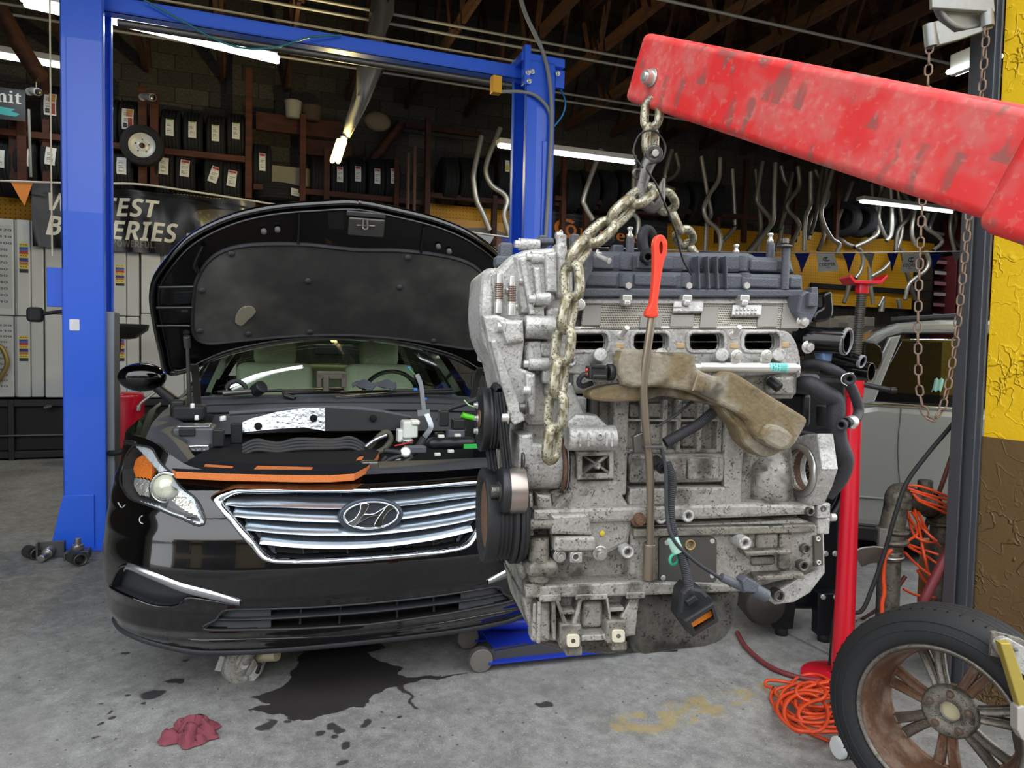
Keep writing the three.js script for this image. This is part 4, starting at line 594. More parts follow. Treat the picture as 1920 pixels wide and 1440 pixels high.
// outlines traced on the near half, mirrored for the other
const halfU = (l) => l; const sym = (left) => { const L = uvs(left); return L.concat(mir(L).reverse()); };
const gOut = sym([[695, 907], [600, 908], [447, 908], [420, 917], [396, 933], [408, 950], [440, 990], [470, 1025], [497, 1052], [540, 1057], [695, 1052]]);
const gIn = sym([[695, 925], [600, 924], [452, 924], [428, 932], [420, 939], [435, 962], [468, 1000], [510, 1044], [560, 1047], [695, 1041]]);
const lOut = sym([[695, 1131], [600, 1138], [500, 1142], [432, 1143], [405, 1162], [384, 1180], [460, 1181], [560, 1179], [695, 1171]]);
const fog = [[208, 1102], [212, 1086], [228, 1062], [245, 1061], [290, 1078], [350, 1100], [410, 1114], [452, 1127], [440, 1134], [400, 1128], [356, 1122], [335, 1134], [310, 1138], [280, 1134], [240, 1118]];
const fogL = uvs(fog), head = uvs([[229, 880], [238, 852], [252, 828], [266, 818], [280, 838], [300, 866], [330, 900], [362, 930], [384, 982], [372, 986], [335, 970], [300, 956], [268, 944], [243, 934], [230, 915]]);
{
  const holes = [gIn, lOut, fogL, mir(fogL), head, mir(head)], N = 720, MM = 130, pos = [], idx = [];
  for (let j = 0; j <= MM; j++) for (let i = 0; i <= N; i++) { const p = surf(i / N, j / MM); pos.push(p.x, p.y, p.z); }
  const uvArr = []; for (let j = 0; j <= MM; j++) for (let i = 0; i <= N; i++) uvArr.push(i / N, j / MM);
  for (let j = 0; j < MM; j++) for (let i = 0; i < N; i++) { const u = (i + .5) / N, v = (j + .5) / MM; if (holes.some(h => inPoly(u, v, h))) continue; const p = surf(u, v); if (p.z < -.5 && Math.hypot(p.z + .97, p.y - .33) < .37) continue; const a = j * (N + 1) + i; idx.push(a, a + 1, a + N + 1, a + 1, a + N + 2, a + N + 1); }
  const g = new THREE.BufferGeometry(); g.setAttribute('position', new THREE.Float32BufferAttribute(pos, 3)); g.setAttribute('uv', new THREE.Float32BufferAttribute(uvArr, 2)); g.setIndex(idx); g.computeVertexNormals();
  paint.side = THREE.DoubleSide; mesh('front_bumper', g, paint, car, 'glossy black bumper and fenders');
  // lower lip, seams, creases
  mesh('lip_spoiler', [tube(onSkin(Array.from({ length: 60 }, (_, i) => [.24 + .52 * i / 59, .0]), -.005), .014, 8, 120)], trimGrey, car);
  mesh('bumper_crease', [lineOn(uvs([[358, 1200], [460, 1199], [560, 1196], [640, 1192]]).concat(mir(uvs([[358, 1200], [460, 1199], [560, 1196], [640, 1192]])).reverse()), .005, -.001)], paint, car);
  // grille
  const back = mesh('grille_backing', [patch(gIn, -.06), wallOn(gIn, 0, -.06)], M(0x0b0c0e, .6), car);
  const fr = []; const O = dense(gOut, 6, true), I = dense(gIn, 6, true); const nI = 240, oc = new THREE.CatmullRomCurve3(gOut.map(([u, v]) => V(u * 3, v, 0)), true, 'centripetal').getPoints(nI), ic = new THREE.CatmullRomCurve3(gIn.map(([u, v]) => V(u * 3, v, 0)), true, 'centripetal').getPoints(nI);
  const oP = oc.map(p => surf(p.x / 3, p.y, .004)), mP = oc.map((p, i) => surf(lerp(p.x, ic[i].x, .5) / 3, lerp(p.y, ic[i].y, .5), .022)), iP = ic.map(p => surf(p.x / 3, p.y, .006)), iB = ic.map(p => surf(p.x / 3, p.y, -.02));
  const gf = mesh('grille_frame', [gridGeo([oc.map(p => surf(p.x / 3, p.y, -.004)), oP, mP, iP, iB])], chromeBlue, car, 'chrome grille surround'); gf.material.side = THREE.DoubleSide;
  const sl = [[[424, 941], [500, 945], [600, 948], [695, 948]], [[437, 962], [520, 970], [620, 974], [695, 974]], [[459, 988], [540, 996], [620, 999], [695, 998]], [[487, 1015], [560, 1022], [640, 1024], [695, 1022]]];
  sl.forEach((l, k) => { const L = uvs(l), full = dense(L.concat(mir(L).reverse().slice(1)), 10); const row = (dv, off) => full.map(([u, v]) => surf(u, v + dv, off)); mesh('grille_slat', [gridGeo([row(.034, -.05), row(.018, -.018), row(.012, -.011), row(-.012, .004), row(-.017, -.002), row(-.019, -.03)])], slatChrome, car); mesh('grille_shelf', [gridGeo([row(.05, -.055), row(.03, -.04), row(.018, -.02)])], shelfGrey, car); });
  const pins = []; for (const x of [555, 640]) { const a = uvs([[x, 926], [x + 14, 1044]]); pins.push(tube(onSkin([a[0], [(a[0][0] + a[1][0]) / 2, (a[0][1] + a[1][1]) / 2], a[1]], -.04), .004, 5), tube(onSkin([[1 - a[0][0], a[0][1]], [1 - (a[0][0] + a[1][0]) / 2, (a[0][1] + a[1][1]) / 2], [1 - a[1][0], a[1][1]]], -.04), .004, 5)); } mesh('grille_rib', pins, trimGrey, car);
  // blanking sheets at the ends of the slots
  const blank = uvs([[423, 936], [500, 940], [515, 1046], [508, 1042]]); mesh('grille_blank', [patch(blank, -.045), patch(mir(blank), -.045)], shelfGrey, car);
  // emblem
  const ec = surf(.5, uvAt(695, 966)[1], 0), eT = new THREE.Matrix4().makeTranslation(ec.x, ec.y, ec.z + .0), rx = 52 * 2.6 / FPX, ry = 26 * 2.6 / FPX;
  const tilt = (g) => g.rotateX(-.22).applyMatrix4(eT);
  const bz = mesh('emblem_bezel', tilt(extr(circle(0, 0, rx * 1.18, 48, ry * 1.28), -.05, .012, .008, [], 3)), M(0x3c4450, .35, .3), car);
  const em = mesh('emblem', tilt(extr(circle(0, 0, rx, 48, ry), .01, .026, .003, [circle(0, 0, rx * .92, 48, ry * .86)])), mat.chrome, bz, 'chrome oval emblem with slanted letter');
  mesh('emblem_plate', tilt(extr(circle(0, 0, rx * .94, 48, ry * .9), .008, .014, .001)), M(0x2b3038, .4, .4), em);
  const q = (l) => l.map(([x, y]) => [x * rx, y * ry]);
  mesh('emblem_letter', [tilt(extr(smooth(q([[-.60, -.70], [-.40, -.25], [-.20, .25], [-.08, .80], [-.36, .86], [-.42, .35], [-.62, -.2], [-.86, -.5]]), 3), .012, .027, .002)), tilt(extr(smooth(q([[.60, .70], [.40, .25], [.20, -.25], [.08, -.80], [.36, -.86], [.42, -.35], [.62, .2], [.86, .5]]), 3), .012, .027, .002)), tilt(extr(smooth(q([[-.46, -.02], [-.3, .12], [.05, .1], [.36, .4], [.56, .6], [.5, .16], [.32, -.04], [-.02, -.1], [-.36, -.42], [-.56, -.6]]), 3), .012, .026, .002))], mat.chrome, em);
  // lower grille
  mesh('lower_grille_backing', [patch(lOut, -.08), wallOn(lOut, 0, -.08)], M(0x0a0a0b, .7), car);
  const ml = uvs([[406, 1163], [500, 1162], [600, 1156], [695, 1149]]), ms = dense(ml.concat(mir(ml).reverse().slice(1)), 10), r2 = (dv, off) => ms.map(([u, v]) => surf(u, v + dv, off));
  mesh('lower_grille_slat', [gridGeo([r2(.02, -.06), r2(.006, -.004), r2(-.006, -.004), r2(-.012, -.05)])], trimGrey, car); { const bl = uvs([[388, 1178], [432, 1145], [505, 1144], [508, 1180]]); mesh('lower_grille_blank', [patch(bl, -.02), patch(mir(bl), -.02)], bayGrey, car); }
  mesh('lower_grille_frame', lineOn(lOut, .004, 0, true), trimGrey, car); const lp = []; for (const x of [565, 640]) { const a = uvs([[x, 1140], [x - 3, 1176]]); lp.push(tube(onSkin(a, -.03), .005, 5, 6), tube(onSkin(mir(a), -.03), .005, 5, 6)); } mesh('lower_grille_rib', lp, trimGrey, car);
  // fog lamp recesses
  for (const m of [0, 1]) {
    const f = m ? mir(fogL) : fogL, bar = uvs([[234, 1068], [246, 1062], [295, 1081], [350, 1102], [410, 1117], [450, 1128]]), b2 = m ? mir(bar) : bar;
    const fp = mesh('fog_recess', [patch(f, -.035), wallOn(f, 0, -.036)], trimGrey, car); fp.material.side = THREE.DoubleSide; const bs = onSkin(dense(b2, 6), .004), rows = []; bs.forEach((p, i) => { const k = i / (bs.length - 1), w = .005 + .013 * Math.sin(k * Math.PI * .75 + .15); rows.push([V(p.x, p.y + w, p.z - .012), V(p.x, p.y + w * .3, p.z + .006), V(p.x, p.y - w, p.z + .002), V(p.x, p.y - w * 1.2, p.z - .02)]); });
    mesh('fog_trim', gridGeo(rows, !!m), M(0xb9bcc0, .22, .9, { side: THREE.DoubleSide }), fp, 'satin chrome trim bar'); mesh('recess_edge', lineOn(f, .006, -.002, true), paint, fp);
    // headlamp
    const h = m ? mir(head) : head, H = (l) => m ? mir(uvs(l)) : uvs(l);
    const hl = mesh('headlamp', [patch(h, -.05), wallOn(h, .0, -.05)], M(0x3a3b3c, .4, .2), car, 'clear headlamp with amber indicator');
    const brow = H([[250, 836], [266, 818], [282, 842], [306, 872], [336, 905], [366, 934], [385, 981], [376, 981], [358, 940], [328, 915], [296, 886], [270, 856]]); mesh('brow_strip', [patch(brow, -.006), wallOn(brow, -.006, -.05)], M(0xb4bcc0, .35, .3), hl, 'pale grey brow strip'); const lowR = H([[262, 940], [300, 950], [340, 966], [372, 984], [380, 980], [340, 972], [300, 957], [264, 946]]); mesh('lower_rim', [patch(lowR, -.004)], M(0xb4bcc0, .4, .3), hl);
    const am = H([[238, 862], [256, 854], [272, 868], [269, 902], [238, 896], [233, 880]]); mesh('amber_reflector', [patch(am, -.03), wallOn(am, -.03, -.05)], M(0xd9762e, .25, .1, { bumpMap: T.rough, bumpScale: .004, box: 12 }), hl); const cl = H([[236, 898], [268, 904], [266, 934], [246, 930], [236, 916]]); mesh('clear_reflector', [patch(cl, -.03), wallOn(cl, -.03, -.05)], M(0xcfcfc8, .2, .7, { bumpMap: T.rough, bumpScale: .004, box: 14 }), hl);
    const [pu, pv] = uvAt(301, 916), pc = surf(m ? 1 - pu : pu, pv, -.012), R = 25 * 2.62 / FPX, nd = V(m ? .3 : -.3, .1, 1); mesh('projector_lens', turn(pc.clone().addScaledVector(nd.clone().normalize(), -.03), nd, [[R * .98, 0], [R * .9, .018], [R * .6, .032], [0, .04]], 32), M(0xc9ccb8, .08, 0, { clearcoat: 1 }), hl); mesh('projector_ring', turn(pc.clone().addScaledVector(nd.clone().normalize(), -.035), nd, [[R * 1.0, 0], [R * 1.22, .004], [R * 1.2, .016], [R * .99, .02], [R, 0]], 32), mat.chrome, hl);
    const rf = H([[312, 942], [334, 918], [352, 932], [366, 952], [374, 974], [340, 962]]); mesh('beam_reflector', [patch(rf, -.032), wallOn(rf, -.032, -.05)], M(0xc4c2b4, .22, .7, { bumpMap: T.rough, bumpScale: .003, box: 10 }), hl);
    mesh('lens_cover', patch(h, .001, .001, .005), M(0xffffff, .02, 0, { transmission: 1, thickness: 0, ior: 1.45, side: THREE.DoubleSide }), hl); mesh('lamp_seal', lineOn(h, .004, 0, true), mat.plastic, hl);
  }
  const tick = uvs([[268, 966], [262, 972], [264, 980], [269, 982]]); mesh('paint_chip', [lineOn(tick, .0018, .001), lineOn(uvs([[222, 942], [228, 951], [236, 946]]), .0018, .001)], M(0xb9c0c2, .4), car, 'pale paint chip');
}
// rest of the body
{
  const sec = (z, w, yb, yt, wt = w) => [V(-w, yb, z), V(-w * 1.0, lerp(yb, yt, .5), z), V(-wt, yt, z)];
  for (const s of [-1, 1]) {
    const rows = [[-1.5, .925, .9, 1.0], [-2.2, .932, .91, 1.03], [-3.2, .932, .91, 1.05], [-4.0, .92, .88, 1.06], [-4.55, .84, .80, 1.05]].map(([z, w, wt, yt]) => [V(s * w * .97, .26, z), V(s * w, .45, z), V(s * w * .985, .75, z), V(s * wt, yt, z)]);
    mesh('side_panel', [gridGeo(rows, s > 0)], paint, car);
    mesh('door_handle', [box(.02, .03, .2, s * .935, .86, -2.35, .008), box(.02, .03, .2, s * .935, .87, -3.25, .008)], mat.chrome, car);
    const pil = (a, b, w) => strip([a, a.clone().lerp(b, .5).add(V(0, .015, 0)), b], w, .05, V(s, 0, 0));
    mesh('a_pillar', pil(V(s * .76, 1.03, -1.38), V(s * .62, 1.44, -2.15), .07), paint, car); mesh('b_pillar', pil(V(s * .88, 1.03, -2.75), V(s * .64, 1.46, -2.75), .09), paint, car); mesh('c_pillar', pil(V(s * .86, 1.04, -3.95), V(s * .6, 1.44, -3.45), .16), paint, car);
    mesh('side_glass', [thick([[V(s * .86, 1.03, -1.6), V(s * .9, 1.04, -2.7), V(s * .87, 1.05, -3.8)], [V(s * .63, 1.43, -2.15), V(s * .66, 1.46, -2.75), V(s * .62, 1.44, -3.4)]], .0001)], M(0xdcebe2, .02, 0, { transmission: 1, thickness: 0, side: THREE.DoubleSide }), car);
  }
  mesh('roof', thick([-2.12, -2.5, -3.0, -3.45].map((z, k) => Array.from({ length: 9 }, (_, i) => { const x = lerp(-.64, .64, i / 8); return V(x, [1.45, 1.485, 1.485, 1.45][k] - .05 * Math.pow(x / .64, 2), z - .03 * 0); })), .03), paint, car);
  mesh('rear_glass', thick([[-.6, 0, .6].map(x => V(x, 1.43, -3.46)), [-.66, 0, .66].map(x => V(x, 1.1, -4.05))], .0001), M(0xdcebe2, .02, 0, { transmission: 1, thickness: 0, side: THREE.DoubleSide }), car);
  mesh('trunk', [thick([[-.84, -.4, 0, .4, .84].map(x => V(x, 1.08, -4.0)), [-.82, -.4, 0, .4, .82].map(x => V(x, 1.08, -4.5)), [-.8, -.4, 0, .4, .8].map(x => V(x, .95, -4.62 + Math.abs(x) * .08)), [-.8, -.4, 0, .4, .8].map(x => V(x, .35, -4.6 + Math.abs(x) * .08))], .03)], paint, car);
  mesh('underbody', [boxAB(-.86, .86, .22, .3, -4.5, -1.4), boxAB(-.3, .3, .2, .3, -1.4, -.5), boxAB(-.6, -.5, .24, .34, -1.5, -.4), boxAB(.5, .6, .24, .34, -1.5, -.4)], mat.black, car);
  // wheels
  const wp = [[0, .29], [.1, .3], [.19, .29], [.215, .26], [.225, .2]], ty = [[.205, 0], [.215, .02], [.30, .012], [.322, .03], [.33, .06], [.33, .16], [.322, .19], [.30, .208], [.215, .2], [.205, .22]];
  for (const s of [-1, 1]) for (const z of [-.97, -3.77]) { const w = mesh('wheel', turn(V(s * .88, .33, z), V(-s, 0, 0), ty, 40), mat.rubber, car); mesh('rim', [turn(V(s * .885, .33, z), V(-s, 0, 0), [[.21, 0], [.205, .02], [.19, .06], [.19, .2]], 32), ...Array.from({ length: 5 }, (_, i) => { const a = i / 5 * 2 * Math.PI; return rod(V(s * .88, .33, z), V(s * .875, .33 + Math.cos(a) * .2, z + Math.sin(a) * .2), .03, .02, 8); }), turn(V(s * .895, .33, z), V(-s, 0, 0), [[0, 0], [.05, .004], [.06, .03]], 20)], mat.steel, w); }
  // windshield, dash and seats
  const ws = [[1.075, -1.22, .74], [1.2, -1.46, .72], [1.33, -1.78, .68], [1.44, -2.13, .62]].map(([y, z, w]) => Array.from({ length: 11 }, (_, i) => { const t = lerp(-1, 1, i / 10); return V(t * w, y - .03 * t * t, z - .2 * t * t); }));
  mesh('windshield', gridGeo(ws), M(0xdcebe2, .01, 0, { transmission: 1, thickness: 0, side: THREE.DoubleSide }), car, 'greenish windshield glass');
  mesh('dashboard', [thick([[-.7, -.35, 0, .35, .7].map(x => V(x, 1.04 - .02 * x * x, -1.45 - .15 * x * x)), [-.72, -.35, 0, .35, .72].map(x => V(x, 1.06, -1.8)), [-.72, -.35, 0, .35, .72].map(x => V(x, .9, -1.95))], .03), turn(V(.36, 1.02, -1.95), V(0, .4, -1), [[0, 0], [.02, 0], [.02, .1], [0, .1]], 12)], M(0x1c1f20, .6), car);
  mesh('steering_wheel', turn(V(.36, 1.04, -2.02), V(0, .45, -1), [[.175, -.014], [.19, 0], [.175, .014], [.16, 0], [.175, -.014]], 36), mat.plastic, car);
  const seatM = M(0xd6d2bc, .8, 0, { bumpMap: T.rough, bumpScale: .002, box: 4 });
  for (const s of [-.36, .36]) { const st = mesh('seat', [box(.5, .16, .52, s, .58, -2.25, .06), box(.5, .62, .16, s, .92, -2.58, .06).rotateX(0)], seatM, car, 'beige leather seat'); mesh('headrest', [box(.28, .18, .1, s, 1.31, -2.62, .04), rod(V(s - .07, 1.2, -2.6), V(s - .07, 1.3, -2.6), .006), rod(V(s + .07, 1.2, -2.6), V(s + .07, 1.3, -2.6), .006)], seatM, st); }
  mesh('rear_bench', [box(1.3, .6, .16, 0, .9, -3.4, .05), box(1.3, .16, .5, 0, .55, -3.15, .05)], seatM, car); mesh('rear_view_mirror', [box(.24, .07, .03, -.0, 1.33, -1.98, .012)], mat.plastic, car);
  mesh('headliner', thick([-2.15, -2.8, -3.4].map((z) => [-.58, 0, .58].map(x => V(x, 1.415, z))), .01), seatM, car); mesh('door_card', [boxAB(-.9, -.86, .4, 1.02, -3.7, -1.6, .01), boxAB(.86, .9, .4, 1.02, -3.7, -1.6, .01)], M(0x8f8c7c, .8), car);
  // door mirrors
  for (const s of [-1, 1]) { const mm = mesh('door_mirror', [new THREE.SphereGeometry(1, 24, 16).scale(.12, .078, .075).translate(s * 1.03, 1.165, -1.62)], paint, car); mesh('mirror_foot', rod(V(s * .88, 1.04, -1.62), V(s * .97, 1.12, -1.62), .03, .025, 10), mat.plastic, mm); }
}
// engine bay
{
  mesh('bay_floor', [boxAB(-.72, .72, .42, .46, -1.2, -.3), boxAB(-.78, -.72, .42, .9, -1.25, -.5), boxAB(.72, .78, .42, .9, -1.25, -.5)], bayBlack, car);
  mesh('firewall', boxAB(-.75, .75, .45, 1.0, -1.3, -1.24, .01), bayBlack, car);
  const cowl = (y, z, w, h, d) => thick([Array.from({ length: 13 }, (_, i) => { const t = lerp(-1, 1, i / 12); return V(t * w, y - .03 * t * t, z - .18 * t * t); }), Array.from({ length: 13 }, (_, i) => { const t = lerp(-1, 1, i / 12); return V(t * w, y - h - .03 * t * t, z + d - .18 * t * t); })], .012);
  mesh('cowl_panel', [cowl(1.085, -1.2, .76, .03, .06), cowl(1.05, -1.14, .76, .03, .03), cowl(1.015, -1.12, .74, .1, .02), cowl(1.09, -1.25, .76, .0, .06)], bayGrey, car, 'grey plastic windshield cowl');
  mesh('wiper', [-1, 1].map(s => [tube([V(s * .1 - .5 + .35, 1.08, -1.17), V(s * .3, 1.105, -1.2), V(s * .3 + .3, 1.11, -1.26)], .011, 8), tube([V(s * .3 - .32, 1.11, -1.21), V(s * .3 + .3, 1.125, -1.27)], .008, 6)]), mat.plastic, car);
  // fender ledges and radiator support
  for (const s of [-1, 1]) mesh('fender_ledge', thick([[-.24, .87, -.18], [-.38, .91, -.16], [-.56, .965, -.16], [-.9, .99, -.14], [-1.2, 1.015, -.12], [-1.4, 1.035, -.1]].map(([z, y, w], i) => { const xo = [.64, .76, .84, .87, .87, .85][i]; return [V(s * xo, y, z), V(s * (xo + w * .5), y - .01, z), V(s * (xo + w), y - .05, z)].sort((a, b) => a.x - b.x); }), .015), bayGrey, car);
  mesh('radiator_support', [thick([[-.62, -.3, 0, .3, .62].map(x => V(x, .862, -.12 - .25 * x * x)), [-.62, -.3, 0, .3, .62].map(x => V(x, .87, -.3 - .1 * x * x)), [-.62, -.3, 0, .3, .62].map(x => V(x, .74, -.34 - .1 * x * x))].reverse(), .012)], bayGrey, car);
  mesh('support_slot', Array.from({ length: 9 }, (_, i) => box(.028, .004, .03, .14 + i * .03, .872, -.26, .001)), bayBlack, car);
  mesh('hood_latch', [box(.07, .05, .05, .02, .875, -.22, .01)], mat.steelDark, car);
  const bx = (px0, py0, px1, py1, z, d, m, name, r = .012, label) => { const a = c_(px0, py0, z), b = c_(px1, py1, z); return mesh(name, boxAB(a.x, b.x, a.y, b.y, z - d, z, r), m, car, label); };
  const bt = (l, z, r, m, name, label) => mesh(name, tube(l.map(([x, y], i) => c_(x, y, typeof z === 'number' ? z : z[i])), r, 8, l.length * 6), m, car, label);
  const silver = M(0xb8bcc0, .3, .9, { bumpMap: T.rough, bumpScale: .004, box: 5 });
  // strut-tower foil and dark insulation across the firewall
  const band = (l, w, z, m, name, label) => { const rows = [[], []]; for (const [x, y, w2] of l) { rows[1].push(c_(x, y - w2, z)); rows[0].push(c_(x, y + w2, z + .02)); } return mesh(name, thick(rows, .02), m, car, label); };
  band([[437, 806, 6], [470, 797, 12], [520, 788, 16], [570, 783, 18], [609, 786, 22]], 1, -1.0, silver, 'foil_shield', 'crumpled silver foil heat shield'); band([[609, 786, 22], [660, 788, 20], [720, 790, 17], [765, 795, 12]], 1, -1.0, bayBlack, 'insulation_pad'); bt([[430, 775], [540, 768], [640, 766], [700, 770], [770, 782]], -1.05, .012, mat.plasticGrey, 'seal_strip');
  mesh('foil_fastener', [[484, 799], [588, 784], [700, 784]].map(([x, y]) => turn(c_(x, y, -.98), V(0, .2, 1), [[0, 0], [.018, 0], [.016, .008], [0, .012]], 14)), mat.black, car);
  bx(322, 802, 402, 850, -.75, .18, M(0x54565a, .45, .2), 'relay_box', .015); bx(328, 798, 395, 815, -.78, .12, silver, 'control_unit', .01); bx(335, 803, 366, 818, -.74, .05, mat.plastic, 'unit_plug', .006); bx(400, 806, 420, 838, -.72, .05, mat.plastic, 'fuse_cover', .006); bx(326, 835, 392, 848, -.68, .1, silver, 'battery_tray', .008);
  bx(320, 760, 385, 790, -1.08, .1, bayBlack, 'air_duct', .02); bx(318, 750, 345, 785, -1.1, .06, mat.plastic, 'fluid_pot', .015); bx(432, 794, 454, 832, -.92, .04, mat.plastic, 'bracket_plate', .006);
  mesh('plug_cap', [[361, 765], [369, 787], [416, 789], [321, 832], [420, 788]].map(([x, y]) => turn(c_(x, y, -.9), QY, [[0, 0], [.01, 0], [.009, .02], [0, .022]], 10)), mat.white, car);
  // black coolant pipes across the bay
  for (let i = 0; i < 4; i++) bt([[455, 836 + i * 6], [480, 826 + i * 6], [520, 832 + i * 5], [560, 824 + i * 6], [620, 826 + i * 5], [660, 822 + i * 6], [690, 840 + i * 5]], -.62 + i * .02, .009, mat.hose, 'coolant_pipe');
  bt([[690, 842], [715, 815], [728, 812], [732, 826], [720, 842], [706, 850]], -.6, .014, M(0x4d4a3e, .6), 'looped_hose'); bt([[686, 838], [705, 824], [725, 816]], -.58, .01, silver, 'metal_line'); bt([[720, 845], [745, 848], [770, 856], [760, 866]], -.5, .012, mat.hose, 'lower_hose'); bt([[770, 850], [740, 858], [715, 868], [725, 856]], -.5, .01, mat.hose, 'loom_tail');
  // brake reservoir
  const rs = bx(756, 790, 784, 822, -.85, .1, M(0xdfe4dc, .4), 'brake_reservoir', .012, 'milky white brake fluid reservoir'); mesh('reservoir_cap', [boxAB(c_(772, 788, -.84).x, c_(788, 800, -.84).x, c_(772, 798, -.84).y, c_(788, 788, -.84).y, -.92, -.84, .01)], M(0xf0efe6, .5), rs); { const a = c_(746, 806, -.86), b = c_(756, 830, -.86); mesh('reservoir_side', boxAB(a.x, b.x, b.y, a.y, -.93, -.86, .008), M(0xdfe4dc, .4), rs); }
  bx(754, 824, 776, 834, -.82, .08, silver, 'master_cylinder', .01); mesh('gauge_cap', turn(c_(760, 848, -.5), V(0, .3, 1), [[0, 0], [.024, 0], [.024, .008], [.016, .012], [0, .01]], 20), M(0xd8dad8, .3, .5), car); bt([[740, 836], [760, 832], [775, 826]], -.78, .004, M(0xc03028, .5), 'red_wire');
  mesh('brace_bracket', [strip([c_(782, 702, -.98), c_(789, 720, -.98), c_(793, 750, -.98), c_(796, 776, -.98)], .022, .008, V(0, 0, 1)), strip([c_(783, 775, -.96), c_(806, 773, -.96)], .03, .008, V(0, 0, 1)), strip([c_(800, 776, -.95), c_(808, 800, -.92), c_(796, 820, -.88)], .026, .008, V(0, 0, 1))], M(0xa6abb2, .4, .8), car, 'bent alloy bracket'); mesh('blue_clip', [[766, 690], [779, 730], [797, 748]].map(([x, y]) => { const a = c_(x, y, -1.0); return box(.02, .015, .015, a.x, a.y, a.z, .004); }), M(0x2f7fd0, .4), car); bt([[778, 702], [770, 694], [764, 688]], -.99, .003, M(0x3f9a54, .5), 'green_wire');
  bt([[796, 822], [786, 838], [770, 850]], -.8, .022, mat.hose, 'intake_snorkel'); bx(803, 822, 895, 842, -.62, .07, mat.plastic, 'air_tube', .03); { const a = c_(870, 833, -.615), b = c_(898, 841, -.615); mesh('green_sticker', boxAB(a.x, b.x, b.y, a.y, -.63, -.612, .002), M(0x2fb04a, .5), car, 'green sticker'); } bt([[866, 778], [875, 781], [888, 784]], -.92, .016, M(0x5fd02c, .4), 'green_plug', 'lime green plug'); for (const [a, b, c, d] of [[840, 806, 872, 826], [850, 786, 872, 806], [818, 812, 836, 820], [825, 770, 842, 800], [846, 812, 868, 826]]) bx(a, b, c, d, -.78 - .02 * (a % 5), .06, a % 4 ? mat.plastic : mat.plasticGrey, 'harness_box', .008); bt([[905, 745], [870, 757], [840, 768], [820, 790]], -1.0, .014, mat.hose, 'main_loom'); bt([[870, 750], [880, 760], [896, 764]], -.95, .004, M(0xb8d8a8, .5), 'pale_wire'); mesh('white_clip', [[827, 818], [858, 816], [820, 852], [745, 860], [845, 846]].map(([x, y]) => { const a = c_(x, y, -.6); return box(.03, .015, .02, a.x, a.y, a.z, .004); }), M(0xd6dbd4, .5), car); bx(760, 838, 800, 850, -.55, .05, mat.plasticGrey, 'latch_plate', .006);
}
